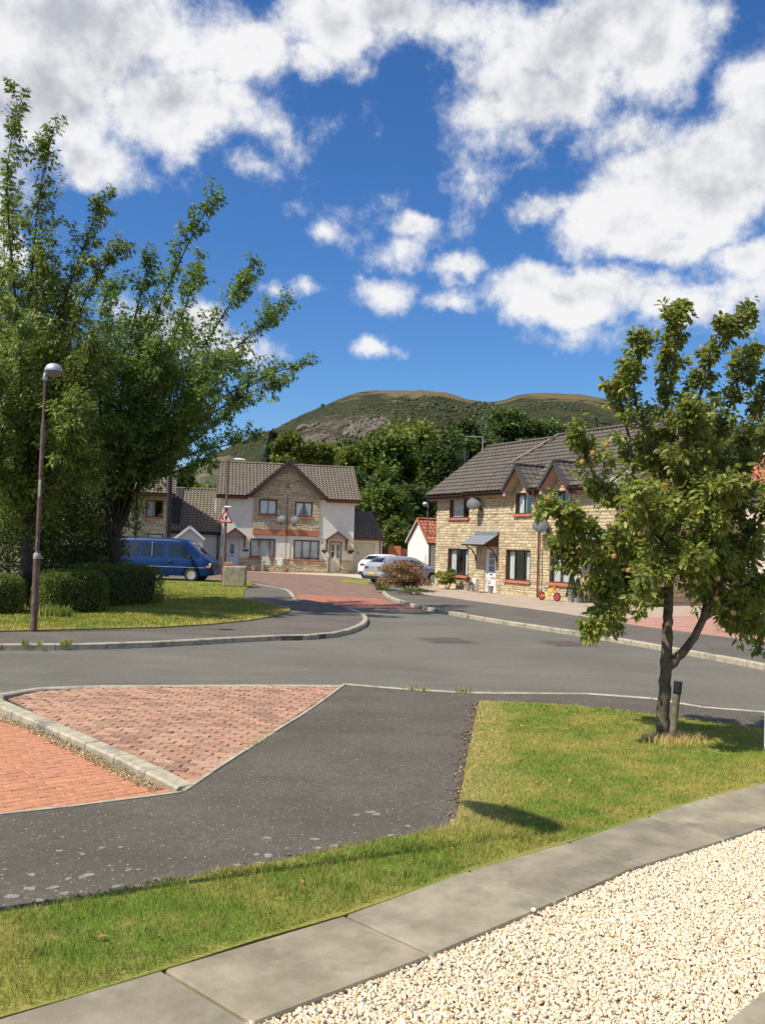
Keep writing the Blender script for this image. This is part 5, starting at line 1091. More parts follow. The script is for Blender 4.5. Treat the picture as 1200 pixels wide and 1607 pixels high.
b = MB(); b.box(-.4, 10.4, -.44, -.41, 4.6, 4.8); b.build('fascia', M_brown, h4); gutter(h4, (-.4, -.52, 4.82), (10.4, -.52, 4.82)); bar('verge_trim', (-.42, -.45, 4.98), (-.42, 3.25, 7.48), .06, .10, M_whiter, h4); ridge('ridge_tiles', (-.4, 3.25, 7.4), (10.4, 3.25, 7.4), M_tiler, h4)
pl_ = MB(); pl_.box(.15, 1.0, -.03, -.002, 4.02, 4.28); sg = pl_.build('nameplate', M_white, h4); pl_ = MB()
for a, c, e, f in ((.17, .98, 4.25, 4.265), (.17, .98, 4.035, 4.05), (.17, .185, 4.05, 4.25), (.965, .98, 4.05, 4.25)): pl_.box(a, c, -.036, -.031, e, f)
pl_.build('border', M_dgrey, sg)
# ------------------------------------------------------------------ white garage with orange tiles and brown fence
gr_ = empty('small_garage', (1.72, 60, .05), R(-62), label='white gabled garage with orange tiled roof beside the stone house', cat='garage')
wg, eg, ag = 2.6, 2.25, 3.62
wall_panel('gable_wall', 0, wg, -.3, eg, [], M_whiter, gr_, gable=(0, wg, wg/2, ag)); wall_panel('gable_wall', 0, wg, -.3, eg, [], M_whiter, gr_, y=5.75, gable=(0, wg, wg/2, ag))
for xx in (0, wg): wall_panel('side_wall', .251, 5.749, -.3, eg, [], M_creamd if xx else M_whiter, gr_, M=Matrix.Translation((xx+(0 if xx else .25), 0, 0)) @ Matrix.Rotation(R(90), 4, 'Z'))
for s, e in ((-1, -.15), (1, wg+.15)):
    A0 = Vector((e, -.12, eg-.02)); A1 = Vector((wg/2, -.12, ag+.12)); T = A1-A0; tiles('roof_tiles', gr_, A0, (0, 1, 0), T, 6.2, T.length, tw=.27, co=.3, amp=.035, step=.04, mt=M_tiler); bar('verge_trim', A0+Vector((0, -.02, .06)), A1+Vector((0, -.02, .06)), .05, .11, M_soffit if s < 0 else M_terra, gr_)
gutter(gr_, (wg+.2, -.1, eg-.05), (wg+.2, 6, eg-.05)); pipe('downpipe', [(wg+.06, .1, eg), (wg+.06, .1, 0)], .04, M_dgrey, gr_); ridge('ridge_tiles', (wg/2, -.12, ag+.17), (wg/2, 6, ag+.17), M_tiler, gr_)
def fence(p0, p1, h, label, mt=M_fence):
    p0, p1 = Vector(p0), Vector(p1); d = p1-p0; Ln = d.length; t = empty('timber_fence', p0, math.atan2(d.y, d.x), label=label, cat='fence'); b = MB(); n = int(Ln/.15)
    for i in range(n): b.box(i*Ln/n+.004, (i+1)*Ln/n-.004, 0, .02, .03, h+random.uniform(-.01, .01), rc(.8, 1.15))
    b.build('board', mt, t, kind='stuff')
    for i in range(int(Ln/1.8)+1): q = MB(); q.box(i*1.8-.05, i*1.8+.05, .021, .12, 0, h+.04); q.build('post', mt, t)
    q = MB(); q.box(0, Ln, .021, .06, h*.25, h*.25+.08); q.box(0, Ln, .021, .06, h*.8, h*.8+.08); q.build('rail', mt, t)
fence(at(594, 885, 67)*1, at(664, 888, 66), 1.85, 'dark brown timber fence across the back behind the parked cars')
for o in bpy.data.objects:
    if o.name.startswith('timber_fence'): o.location.z = 0
fence((at(609, 885, 66.5).x, 66.2, 0), (at(628, 885, 66.5).x, 66.2, 0), 2.05, 'short taller panel of red brown timber standing above the brown fence', M_redst)

# ================================================================== STREET FURNITURE
def lathe_part(name, prof, mt, parent, loc=(0, 0, 0), seg=20, rot=None, **k):
    b = MB(); Mx = Matrix.Translation(loc) @ (rot if rot is not None else Matrix.Identity(4)); b.lathe(prof, seg, Mx); return b.build(name, mt, parent, smooth=True, **k)
def lamp(loc, rz, label, H=5.50, arm=.36, slim=False):
    ps = .55 if slim else .74
    t = empty('street_lamp', loc, rz, label=label, cat='street lamp', group='post-top street lamps with domed heads')
    lathe_part('post_base', [(q_r*ps, q_z) for q_r, q_z in [(.085, 0), (.10, .02), (.095, .06), (.092, 1.50), (.094, 1.53), (.075, 1.57), (.055, 1.62)]], M_rust, t)
    lathe_part('collar', [(q_r*ps, q_z) for q_r, q_z in [(.096, 1.48), (.100, 1.50), (.098, 1.56), (.072, 1.60)]], mat('collar_paint', (.36, .34, .31), .7, .2, 12), t)
    lathe_part('post', [(q_r*ps, q_z) for q_r, q_z in [(.055, 1.6), (.055, 4.2), (.036, 4.27), (.033, H-.32)]], M_rust, t)
    b = MB(); b.box(-.02, .03, -.052*ps-.004, -.045*ps, 2.75, 3.1); b.build('sticker', M_kerb, t)
    lathe_part('joint_collar', [(.038, H-.36), (.05, H-.33), (.045, H-.24), (.03, H-.2)], M_alu, t)
    Mx = Matrix.Translation((arm*.48, 0, H-.16)) @ (Matrix.Scale(2.4, 4, (1, 0, 0)) @ Matrix.Scale(.72, 4, (0, 1, 0)) if slim else Matrix.Scale(.90, 4, (1, 0, 0)) @ Matrix.Scale(.75, 4, (0, 1, 0)) @ Matrix.Scale(.84, 4, (0, 0, 1)))
    b = MB(); b.lathe([(.205, 0), (.208, .02), (.19, .085), (.15, .15), (.08, .185), (.001, .195)], 24, Mx); b.build('lamp_hood', M_alu, t, smooth=True)
    b = MB(); b.lathe([(.001, -.17), (.06, -.165), (.12, -.13), (.17, -.06), (.19, -.001)], 24, Mx); b.build('lamp_bowl', M_glassd, t, smooth=True)
    b = MB(); b.tube([(0, 0, H-.34), (-.02, 0, H-.24), (.02, 0, H-.12), (.12, 0, H-.06)], [.032, .03, .04, .05], 8); b.build('lamp_bracket', M_alu, t, smooth=True)
    return t
p = G(53, 991, ZF); lamp((p.x, p.y, ZF), R(-8), 'brown painted lamp post with grey domed head standing at the lawn edge')
lamp((-2.38, 4.86, ZP), R(131), 'lamp post whose long shadow falls across the near lawn', H=5.9, arm=.95, slim=True)
p = at(668, 900, 58); lamp((p.x, p.y, .03), R(180), 'slim lamp post in front of the orange tiled garage', H=4.85)
# tall lamp with warning sign beside the van
p = G(349, 909, ZF); LP = Vector((p.x, min(p.y, 43.5), ZF)); p = at(351, 905, 42.0); LP = Vector((p.x, 42.0, ZF))
t = empty('street_lamp', LP, 0, label='tall brown lamp post with a side lantern and a warning sign by the van', cat='street lamp'); tt_ = at(354.5, 722, 42).z-ZF
lathe_part('post_base', [(.10, 0), (.09, 1.4), (.07, 1.5)], M_rust, t); lathe_part('post', [(.065, 1.5), (.055, 3.6), (.045, 3.65), (.04, tt_)], M_rust, t)
b = MB(); b.tube([(0, 0, tt_-.1), (.03, 0, tt_-.02), (.25, 0, tt_+.03)], .028, 8); b.build('outreach_arm', M_rust, t, smooth=True)
b = MB(); b.lathe([(.001, -.05), (.09, -.04), (.13, 0), (.10, .05), (.001, .08)], 16, Matrix.Translation((.52, 0, tt_+.04)) @ Matrix.Rotation(R(2), 4, 'Y') @ Matrix.Scale(2.3, 4, (1, 0, 0)) @ Matrix.Scale(.9, 4, (0, 0, 1))); b.build('lantern', mat('pale_lantern', (.66, .66, .64), .4, .05, 5), t, smooth=True)
sg = empty('warning_sign', LP+Vector((0, -.075, 0)), 0, label='red bordered triangular warning sign with two walking figures on the lamp post', cat='road sign')
zs0, zs1 = at(351, 821, 42).z-ZF, at(351, 799, 42).z-ZF; hs_ = zs1-zs0; ws_ = hs_*1.13
def rtri(w, h, z, y, r):                                          # rounded triangle outline
    V3 = [Vector((-w/2, 0)), Vector((w/2, 0)), Vector((0, h))]; out = []
    for i in range(3):
        a, c, d = V3[i-1], V3[i], V3[(i+1) % 3]; e, f = (a-c).normalized(), (d-c).normalized()
        for k in range(5): q = k/4; out.append(c+e*r*(1-q)**2+f*r*q**2)
    return [(p.x, y, z+p.y) for p in out]
b = MB(); b.poly(rtri(ws_, hs_, zs0, -.02, .06), .012, (0, -1, 0)); b.build('sign_plate', mat('sign_red', (.50, .02, .03), .5, .05, 5), sg)
b = MB(); b.poly(rtri(ws_*.70, hs_*.68, zs0+hs_*.115, -.026, .04), .005, (0, -1, 0)); b.build('sign_face', mat('sign_white', (.78, .78, .74), .5, .04, 5), sg)
def figure(cx_, z, s):                                            # flat walking figure as printed on the sign
    b = MB(); n = 10; y_ = -.0285
    def pl(pts): b.poly([(cx_+a*s, y_, z+c*s) for a, c in pts], .002, (0, -1, 0))
    pl([(.085*math.cos(2*math.pi*k/n), .88+.085*math.sin(2*math.pi*k/n)) for k in range(n)]); pl([(-.14, .42), (.12, .40), (.17, .76), (-.13, .76)])
    pl([(-.13, .44), (0, .44), (-.06, .2), (-.20, 0), (-.28, .02), (-.17, .24)]); pl([(0, .44), (.12, .42), (.13, .2), (.20, 0), (.11, 0), (.03, .22)]); pl([(-.13, .75), (-.22, .46), (-.17, .44), (-.08, .66)]); pl([(.10, .75), (.26, .5), (.21, .47), (.08, .62)])
    b.build('pictogram', M_black, sg)
figure(.035, zs0+hs_*.14, hs_*.50); figure(-.115, zs0+hs_*.14, hs_*.32)
b = MB(); b.box(-.04, .04, .0, .075, zs0+.1, zs0+.16); b.box(-.04, .04, 0, .075, zs1-.25, zs1-.2); b.build('clamp', M_alu, sg)
sl_ = empty('sign_light', LP+Vector((0, -.05, zs1+.02)), 0, label='small white lamp mounted above the triangular warning sign', cat='lamp')
b = MB(); b.lathe([(.001, 0), (.10, .01), (.13, .04), (.09, .085), (.001, .10)], 14, Matrix.Translation((.1, -.15, .03)) @ Matrix.Scale(1.5, 4, (1, 0, 0))); b.build('housing', mat('pale_lantern', (.66, .66, .64), .4), sl_, smooth=True); b = MB(); b.tube([(0, 0, -.05), (0, -.1, .03)], .02, 6); b.build('bracket', M_dgrey, sl_)
# concrete block with brick piece
p = G(365, 921, ZF+.03); bl = empty('concrete_block', (p.x, p.y+.5, ZF+.03), R(8), label='rough square concrete block on the grass in front of the van', cat='concrete block')
b = MB(); pts = [(-.48, -.45), (.45, -.5), (.5, .42), (-.45, .45)]; b.prism(pts, 0, .86); bb = b.build('block', M_conc, bl); md = bb.modifiers.new('bev', 'BEVEL'); md.width = .05; md.segments = 3
b = MB(); b.box(-.45, -.1, -.3, .1, .862, 1.02); bb = b.build('brick_piece', M_brick, bl); md = bb.modifiers.new('bev', 'BEVEL'); md.width = .02; md.segments = 2
# dark pole by the stone house
p = at(262, 885, 50); t = empty('dark_pole', (p.x, p.y, 0), 0, label='tall black pole rising behind the blue van by the stone house', cat='pole'); b = MB(); b.tube([(0, 0, 0), (0, 0, 7.4)], [.15, .12], 12); b.build('shaft', M_black, t, smooth=True); b = MB(); b.lathe([(.14, 7.38), (.14, 7.45), (.001, 7.5)], 12); b.build('cap', M_black, t)
# manholes
def manhole(px, py, label, w=.66):
    p = G(px, py, 0); t = empty('manhole_cover', (p.x, p.y, .0), R(20), label=label, cat='manhole cover', group='iron covers in the road'); mm = mat('cast_iron', (.125, .098, .082), .75, .3, 20); b = MB(); b.box(-w*.8, w*.8, -w*.8, w*.8, -.02, .006); b.build('surround', mat('patch_tar', (.135, .125, .10), .9, .2, 12), t)
    b = MB(); b.box(-w*.68, w*.68, -w*.68, w*.68, -.01, .012); f = b.build('frame', mm, t)
    b = MB()
    for i in range(9):
        for j in range(9): b.box(-w*.62+i*w*.137+.01, -w*.62+(i+1)*w*.137-.01, -w*.62+j*w*.137+.01, -w*.62+(j+1)*w*.137-.01, .012, .018, rc(.8, 1.3))
    b.build('raised_tread', mm, t, kind='stuff')
manhole(698, 1005, 'reddish iron manhole cover in the middle of the road', .75); manhole(885, 1010, 'worn iron cover in the road nearer the stone house kerb', .7)
# tree stake
p = G(1057, 1166, ZP); t = empty('tree_stake', (p.x, p.y, ZP), 0, label='round timber stake with black cap beside the apple tree trunk', cat='stake'); hh = at(1060, 1070, p.y).z-ZP
b = MB(); dx = .06; b.tube([(-.02, 0, 0), (.0, 0, hh*.5), (.03, 0, hh-.02)], [.040, .040, .038], 14); b.build('post', M_wood, t, smooth=True); b = MB(); b.tube([(.022, 0, hh-.13), (.031, 0, hh+.005)], [.044, .044], 14); b.build('cap', M_black, t, smooth=True)
# white cabinet at the right edge of view
p = G(1203, 1200, ZP); t = empty('white_cabinet', (p.x+.42, p.y+.25, ZP), 0, label='white rounded cabinet edge just entering at the lawn side', cat='cabinet'); b = MB(); b.box(-.27, .27, -.25, .25, .02, .66); o = b.build('casing', M_white, t); md = o.modifiers.new('b', 'BEVEL'); md.width = .07; md.segments = 4; b = MB(); b.box(-.2, .2, -.2, .2, 0, .03); b.build('plinth', M_dgrey, t); b = MB(); b.box(-.19, .19, -.256, -.245, .1, .55); b.build('door_panel', M_white, t)

# ================================================================== VEHICLES
def crm(tab, x, k):                                               # smooth interpolation through the station table
    xs = [r_[0] for r_ in tab]
    if x <= xs[0]: return tab[0][k]
    if x >= xs[-1]: return tab[-1][k]
    i = max(j for j in range(len(xs)-1) if xs[j] <= x); t = (x-xs[i])/(xs[i+1]-xs[i])
    p0 = tab[max(i-1, 0)]; p1 = tab[i]; p2 = tab[i+1]; p3 = tab[min(i+2, len(tab)-1)]
    m1 = (p2[k]-p0[k])/max(p2[0]-p0[0], 1e-6)*(p2[0]-p1[0]); m2 = (p3[k]-p1[k])/max(p3[0]-p1[0], 1e-6)*(p2[0]-p1[0])
    lo, hi = min(p1[k], p2[k])-.01, max(p1[k], p2[k])+.01
    v = (2*t**3-3*t**2+1)*p1[k]+(t**3-2*t**2+t)*m1+(-2*t**3+3*t**2)*p2[k]+(t**3-t**2)*m2; return min(max(v, lo), hi)
class Car:
    """tab rows: x, z bottom, z belt, z roof, half width belt, half width roof"""
    def __init__(s, tab, wheels, wr): s.t = tab; s.w = wheels; s.wr = wr
    def ring(s, x):
        zb, zl, zr, wb, wt = [crm(s.t, x, k) for k in range(1, 6)]; zl = min(zl, zr-.06); a = zb
        for wx in s.w:
            if abs(x-wx) < s.wr+.05: a = max(a, .30+math.sqrt(max(0, (s.wr+.05)**2-(x-wx)**2)))
        mid = max(a+.05, zb+(zl-zb)*.55)
        f = min(1, max(0, (zr-zl)/.35)); wt2 = wb*(1-f)*.97+wt*f
        return [(0, zb), (wb*.80, zb+.0), (wb*.80, a), (wb*.965, a), (wb, min(a+.10, zl-.02) if a < zl-.12 else zl-.02), (wb*1.0, max(mid, min(a+.11, zl-.01))), (wb*.985, zl-.03), (wb*.965, zl), (wt2+.035*f, zr-.13*f-.02), (wt2, zr-.06*f-.01), (wt2-.10, zr-.012), (wt2*.5, zr), (0, zr)]
    def body(s, mt, parent, dx=.035):
        x0, x1 = s.t[0][0], s.t[-1][0]; n = int((x1-x0)/dx); vs = []; fs = []; k = 13; ring = 2*k-2
        for i in range(n+1):
            x = x0+(x1-x0)*i/n; r_ = s.ring(x); pts = r_ + [(-a, c) for a, c in r_[-2:0:-1]]; vs += [(x, a, c) for a, c in pts]
        for i in range(n):
            for j in range(ring): fs.append((i*ring+j, i*ring+(j+1) % ring, (i+1)*ring+(j+1) % ring, (i+1)*ring+j))
        fs += [tuple(range(ring-1, -1, -1)), tuple(range(n*ring, (n+1)*ring))]
        b = MB(); b.add(vs, fs); return b.build('body', mt, parent, smooth=True)
    def side(s, x, q, sgn, off=.006):
        r_ = s.ring(x); a, c = r_[7], r_[8]; return Vector((x, sgn*(a[0]+(c[0]-a[0])*q+off), a[1]+(c[1]-a[1])*q+off*.3))
    def side_panel(s, name, quad, sgn, mt, parent, n=6, off=.007, rnd=True):
        """quad: four (x, q) corners in the side glass strip"""
        vs = []; fs = []
        for i in range(n+1):
            for j in range(n+1):
                u, v = i/n, j/n; x = (quad[0][0]*(1-u)+quad[1][0]*u)*(1-v)+(quad[3][0]*(1-u)+quad[2][0]*u)*v; q = (quad[0][1]*(1-u)+quad[1][1]*u)*(1-v)+(quad[3][1]*(1-u)+quad[2][1]*u)*v
                vs.append(s.side(x, q, sgn, off))
        for i in range(n):
            for j in range(n): a = i*(n+1)+j; f = (a, a+n+1, a+n+2, a+1); fs.append(f if sgn < 0 else f[::-1])
        b = MB(); b.add(vs, fs); return b.build(name, mt, parent, smooth=True)
    def top_panel(s, name, xa, xb, fa, fb, mt, parent, n=8, off=.008, q0=None):
        vs = []; fs = []
        for i in range(n+1):
            x = xa+(xb-xa)*i/n; f = fa+(fb-fa)*i/n; r_ = s.ring(x); W_ = r_[9][0]*f; e = .01; z2 = s.ring(x+e)[12][1]; z1_ = s.ring(x-e)[12][1]; nx, nz = -(z2-z1_), 2*e; l = math.hypot(nx, nz)
            for j in range(n+1):
                y = W_*(2*j/n-1); ay = abs(y); R2 = r_; zz = r_[12][1]
                for a_, b_ in zip(range(12, 8, -1), range(11, 7, -1)):
                    if R2[a_][0] <= ay <= R2[b_][0]: zz = R2[a_][1]+(R2[b_][1]-R2[a_][1])*(ay-R2[a_][0])/max(1e-6, R2[b_][0]-R2[a_][0])
                vs.append(Vector((x+nx/l*off, y, zz+nz/l*off)))
        for i in range(n):
            for j in range(n): a = i*(n+1)+j; fs.append((a, a+n+1, a+n+2, a+1))
        b = MB(); b.add(vs, fs); return b.build(name, mt, parent, smooth=True)
def paint(name, c, metal=.3):
    if name in MATS: return MATS[name]
    mt, t, b = new_mat(name); f = texnoise(t, 3, 3); t.links.new(mixc(t, f, tuple(x*.92 for x in c), tuple(min(1, x*1.06) for x in c)), b.inputs['Base Color']); b.inputs['Metallic'].default_value = metal; b.inputs['Roughness'].default_value = .38; b.inputs['Coat Weight'].default_value = .12; b.inputs['Specular IOR Level'].default_value = .22; b.inputs['Coat Roughness'].default_value = .05; MATS[name] = mt; return mt
M_cglass = mat('tinted_glass', (.012, .014, .016), .04, .1, 3, spec=.8); M_tyre = mat('tyre_rubber', (.018, .018, .018), .85, .2, 20); M_rim = mat('alloy_rim', (.55, .55, .56), .3, .05, 5, metallic=.6); M_tail = mat('tail_red', (.32, .01, .015), .2, .1, 5); M_lens = mat('clear_lens', (.6, .62, .62), .1, .05, 4); M_amber = mat('amber_lens', (.65, .20, .02), .2, .05, 4); M_plate = mat('plate_yellow', (.75, .55, .02), .5, .03, 4); M_trim = mat('black_trim', (.02, .02, .022), .6, .1, 8)
def wheel(parent, x, y, r, w, spokes=7, out=1):
    Mx = Matrix.Translation((x, y, r)) @ Matrix.Rotation(R(-90*out), 4, 'X'); b = MB(); b.lathe([(r*.62, -w/2), (r*.93, -w/2), (r, -w*.32), (r, w*.32), (r*.93, w/2), (r*.64, w/2), (r*.62, w*.3)], 28, Mx); ty = b.build('tyre', M_tyre, None, smooth=True)
    wh = empty('wheel', (0, 0, 0)); wh.parent = parent; ty.parent = wh; b = MB(); b.lathe([(.001, -w*.1), (r*.60, -w*.1), (r*.60, w*.36), (r*.66, w*.46), (r*.60, w*.44)], 28, Mx)
    for k in range(spokes):
        a = 2*math.pi*k/spokes; Q = Mx @ Matrix.Rotation(a, 4, 'Z'); b.box(.02, r*.62, -r*.07, r*.07, w*.18, w*.38, M=Q)
    b.lathe([(r*.14, w*.2), (r*.13, w*.42), (.001, w*.43)], 14, Mx); b.build('rim', M_rim, wh, smooth=True)
def box_part(name, x0, x1, y0, y1, z0, z1, mt, parent, bev=.012, rot=None):
    b = MB(); b.box(x0, x1, y0, y1, z0, z1, M=rot); o = b.build(name, mt, parent); md = o.modifiers.new('b', 'BEVEL'); md.width = bev; md.segments = 2; return o
def seam(car, name, x, sgn, z0, z1, parent, slope=0):            # door shut line following the flank
    r_ = car.ring(x); b = MB(); pts = []
    for z in np.linspace(z0, z1, 9):
        y = r_[5][0]
        for (ya, za), (yb, zb_) in zip(r_[4:9], r_[5:10]):
            if min(za, zb_) <= z <= max(za, zb_) and abs(zb_-za) > 1e-5: y = ya+(yb-ya)*(z-za)/(zb_-za)
        pts.append(Vector((x+slope*(z-z0), sgn*(y+.001), z)))
    b.tube(pts, .006, 4); return b.build(name, M_trim, parent)
# blue people carrier
VP = at(262, 905, 43.6); van = empty('blue_van', (VP.x, 43.6, ZF), R(-5), label='dark blue passenger van parked beyond the lawn with its front towards the lamp post', cat='van')
vt = [(-2.37, .50, .95, 1.45, .70, .58), (-2.33, .36, .98, 1.70, .80, .66), (-2.22, .30, 1.0, 1.88, .85, .71), (-2.0, .28, 1.02, 1.95, .87, .73), (-1.2, .26, 1.03, 1.985, .88, .74), (0, .26, 1.03, 1.985, .88, .74), (.75, .26, 1.02, 1.96, .88, .74), (1.05, .26, 1.01, 1.89, .88, .73), (1.35, .26, 1.0, 1.70, .87, .72), (1.78, .27, .98, 1.32, .86, .74), (2.0, .28, .95, 1.17, .85, .76), (2.2, .30, .88, 1.04, .82, .70), (2.33, .34, .78, .90, .76, .62), (2.38, .44, .66, .74, .68, .55)]
vc = Car(vt, [1.42, -1.38], .33); M_vb = paint('blue_paint', (.002, .026, .115), .0); vc.body(M_vb, van)
for sg_ in (-1, 1):
    vc.side_panel('side_window', [(-2.05, .14), (-1.13, .14), (-1.13, .86), (-1.95, .86)], sg_, M_cglass, van); vc.side_panel('side_window', [(-.98, .14), (.05, .14), (.02, .86), (-.98, .86)], sg_, M_cglass, van)
    w_ = vc.side_panel('side_window', [(.30, .16), (1.50, .16), (1.05, .86), (.28, .86)], sg_, M_cglass, van); r_ = vc.ring(-.45); box_part('window_divider', -.475, -.44, min(sg_*.80, sg_*.89), max(sg_*.80, sg_*.89), 1.13, 1.80, M_alu, van)
    for x_, z1_ in ((.14, 1.85), (-1.05, 1.85), (1.48, .98)): seam(vc, 'door_seam', x_, sg_, .42 if x_ < 1.4 else .8, z1_, van)
    b = MB(); b.tube([(x_, sg_*(vc.ring(x_)[5][0]+.006), .66) for x_ in np.linspace(-2.1, 2.1, 12) if all(abs(x_-wx) > .39 for wx in (1.42,)) or True], .012, 5); b.build('side_moulding', M_alu, van)
    box_part('door_handle', .32, .50, min(sg_*.88, sg_*.91), max(sg_*.88, sg_*.91), .88, .93, M_trim, van); box_part('mirror', 1.30, 1.42, min(sg_*.90, sg_*1.10), max(sg_*.90, sg_*1.10), 1.02, 1.22, M_trim, van, .03)
    box_part('headlight', 2.14, 2.32, min(sg_*.48, sg_*.80), max(sg_*.48, sg_*.80), .74, .88, M_lens, van, .03); box_part('indicator', 2.08, 2.30, min(sg_*.70, sg_*.835), max(sg_*.70, sg_*.835), .66, .76, M_amber, van, .02); box_part('tail_light', -2.36, -2.30, min(sg_*.62, sg_*.80), max(sg_*.62, sg_*.80), .85, 1.35, M_tail, van, .02)
    for wx in (1.42, -1.38): wheel(van, wx, sg_*.80, .325, .21, 7, sg_)
vc.top_panel('windscreen', 1.12, 1.80, .93, 1.0, M_cglass, van); vc.top_panel('rear_window', -2.345, -2.28, .8, .85, M_cglass, van)
box_part('front_bumper', 2.20, 2.44, -.74, .74, .32, .58, M_vb, van, .06); box_part('rear_bumper', -2.46, -2.28, -.78, .78, .36, .58, M_vb, van, .05); box_part('grille', 2.30, 2.385, -.4, .4, .62, .74, M_trim, van)
for y_ in (-.45, .45):
    b = MB(); b.tube([(-1.7, y_, 2.02), (-.1, y_, 2.02)], .015, 6); b.build('roof_bar', M_trim, van)
# silver hatchback
sp_ = G(583, 915, .0); SR = R(40)
sc_ = empty('silver_hatchback', (0, 0, .0), SR, label='silver hatchback with yellow rear plate parked by the pink flowering bush', cat='car')
ct = [(-2.20, .48, .86, .93, .66, .52), (-2.17, .36, .90, 1.0, .80, .60), (-2.08, .28, .93, 1.10, .86, .60), (-1.98, .24, .95, 1.20, .885, .58), (-1.62, .22, .97, 1.42, .90, .55), (-1.3, .20, .97, 1.475, .905, .56), (-.5, .19, .95, 1.51, .907, .585), (.1, .19, .93, 1.49, .905, .59), (.5, .19, .92, 1.40, .90, .60), (.95, .20, .92, 1.19, .895, .62), (1.25, .21, .91, 1.03, .89, .66), (1.7, .23, .87, .94, .86, .66), (2.0, .25, .78, .85, .80, .60), (2.15, .30, .66, .74, .70, .5), (2.21, .40, .55, .62, .58, .4)]
cc_ = Car(ct, [1.36, -1.32], .335); M_sv = paint('silver_paint', (.40, .42, .445), .35); cc_.body(M_sv, sc_)
for sg_ in (-1, 1):
    cc_.side_panel('side_window', [(-1.52, .30), (-1.18, .10), (-1.12, .84), (-1.30, .84)], sg_, M_cglass, sc_, n=3); cc_.side_panel('side_window', [(-1.08, .08), (-.26, .08), (-.26, .88), (-1.02, .88)], sg_, M_cglass, sc_)
    cc_.side_panel('side_window', [(-.20, .08), (.92, .10), (.42, .84), (-.20, .88)], sg_, M_cglass, sc_)
    for x_ in (-.23, -1.1): seam(cc_, 'door_seam', x_, sg_, .35, .93, sc_)
    seam(cc_, 'door_seam', .95, sg_, .35, .9, sc_); box_part('door_handle', -.5, -.32, min(sg_*.90, sg_*.925), max(sg_*.90, sg_*.925), .80, .83, M_sv, sc_); box_part('door_handle', -1.32, -1.14, min(sg_*.90, sg_*.925), max(sg_*.90, sg_*.925), .82, .85, M_sv, sc_)
    box_part('mirror', .62, .76, min(sg_*.93, sg_*1.08), max(sg_*.93, sg_*1.08), .94, 1.07, M_sv, sc_, .03)
    b = MB(); rr_ = [cc_.ring(x_) for x_ in (-2.19, -2.06, -1.85)]; vs = [Vector((-2.215, sg_*.36, .86)), Vector((-2.20, sg_*.64, .80)), Vector((-2.03, sg_*.885, .84)), Vector((-1.80, sg_*.915, .93)), Vector((-2.0, sg_*.88, .965)), Vector((-2.185, sg_*.62, .935)), Vector((-2.205, sg_*.38, .92))]
    b.add(vs, [tuple(range(7)) if sg_ < 0 else tuple(range(6, -1, -1))]); o = b.build('tail_light', M_tail, sc_); md = o.modifiers.new('s', 'SOLIDIFY'); md.thickness = .05; md.offset = 0
    box_part('headlight', 1.95, 2.12, min(sg_*.52, sg_*.78), max(sg_*.52, sg_*.78), .60, .74, M_lens, sc_, .03)
    for wx in (1.36, -1.32): wheel(sc_, wx, sg_*.81, .325, .21, 5, sg_)
cc_.top_panel('rear_window', -2.02, -1.66, .98, .90, M_cglass, sc_); cc_.top_panel('windscreen', .45, 1.18, .92, .96, M_cglass, sc_)
box_part('rear_bumper', -2.27, -2.05, -.80, .80, .40, .62, M_sv, sc_, .07); box_part('bumper_skirt', -2.25, -2.06, -.74, .74, .24, .40, M_trim, sc_, .03)
box_part('number_plate', -2.285, -2.27, -.26, .26, .52, .63, M_plate, sc_, .004); lathe_part('badge', [(.001, 0), (.055, .004), (.06, .012), (.001, .02)], M_rim, sc_, (-2.205, 0, .90), 16, Matrix.Rotation(R(-90), 4, 'Y'))
# place by the near rear wheel
off = Matrix.Rotation(SR, 4, 'Z') @ Vector((-1.9, -.6, 0)); sc_.location = (G(602, 914, 0).x-off.x, 49.2-off.y, 0)
# white car behind it
wc = copy_tree(sc_); wc.name = 'white_car'; wc.rotation_euler.z = R(62); wc['label'] = 'small white car parked with only its rear roof and flank showing behind the silver one'; q_ = at(592, 880, 57.5); wc.location = (q_.x+.58, 58.0, 0)
M_wp = paint('white_paint', (.74, .76, .76), 0)
for ch in wc.children_recursive:
    if ch.type == 'MESH' and ch.data.materials and ch.data.materials[0].name.startswith('silver_paint'):
        ch.data = ch.data.copy(); ch.data.materials[0] = M_wp

# ================================================================== PLANTS BY THE HOUSES
def bush(name, loc, rad, n, ls, mt, label, cat='bush', lumps=22, seed=1, parent=None, group=None, core=None, stems=True, **kw):
    t = empty(name, loc, 0, label=label, cat=cat, group=group)
    P_, o_, tn = crown_points((0, 0, rad[2]), rad, n, lumps, seed=seed); P_[:, 2] = np.maximum(P_[:, 2], .02)
    foliage('foliage', P_, o_, tn, ls, ls*.6, mt, t, **kw)
    if stems:
        b = MB()
        for k in range(7):
            a = k*.9+seed; b.tube([(0.05*math.cos(a), .05*math.sin(a), 0), (rad[0]*.3*math.cos(a), rad[1]*.3*math.sin(a), rad[2]*.7), (rad[0]*.55*math.cos(a), rad[1]*.55*math.sin(a), rad[2]*1.3)], [.02, .014, .006], 5)
        b.build('stem', M_barkd, t)
    return t
p = G(640, 928, ZF); t = bush('flowering_bush', (p.x, p.y+.6, .06), (1.32, 1.0, .68), 4800, .085, L_pink, 'large rounded bush of pinkish red flowers in front of the silver car', seed=5, yellow=.2, lumps=34)
P_, o_, tn = crown_points((0, 0, .66), (1.29, .98, .665), 6800, 34, seed=5); P_[:, 2] = np.maximum(P_[:, 2], .02); foliage('green_leaves', P_, o_, tn, .085, .05, leaf_mat('olive_leaf', (.13, .17, .04)), t)
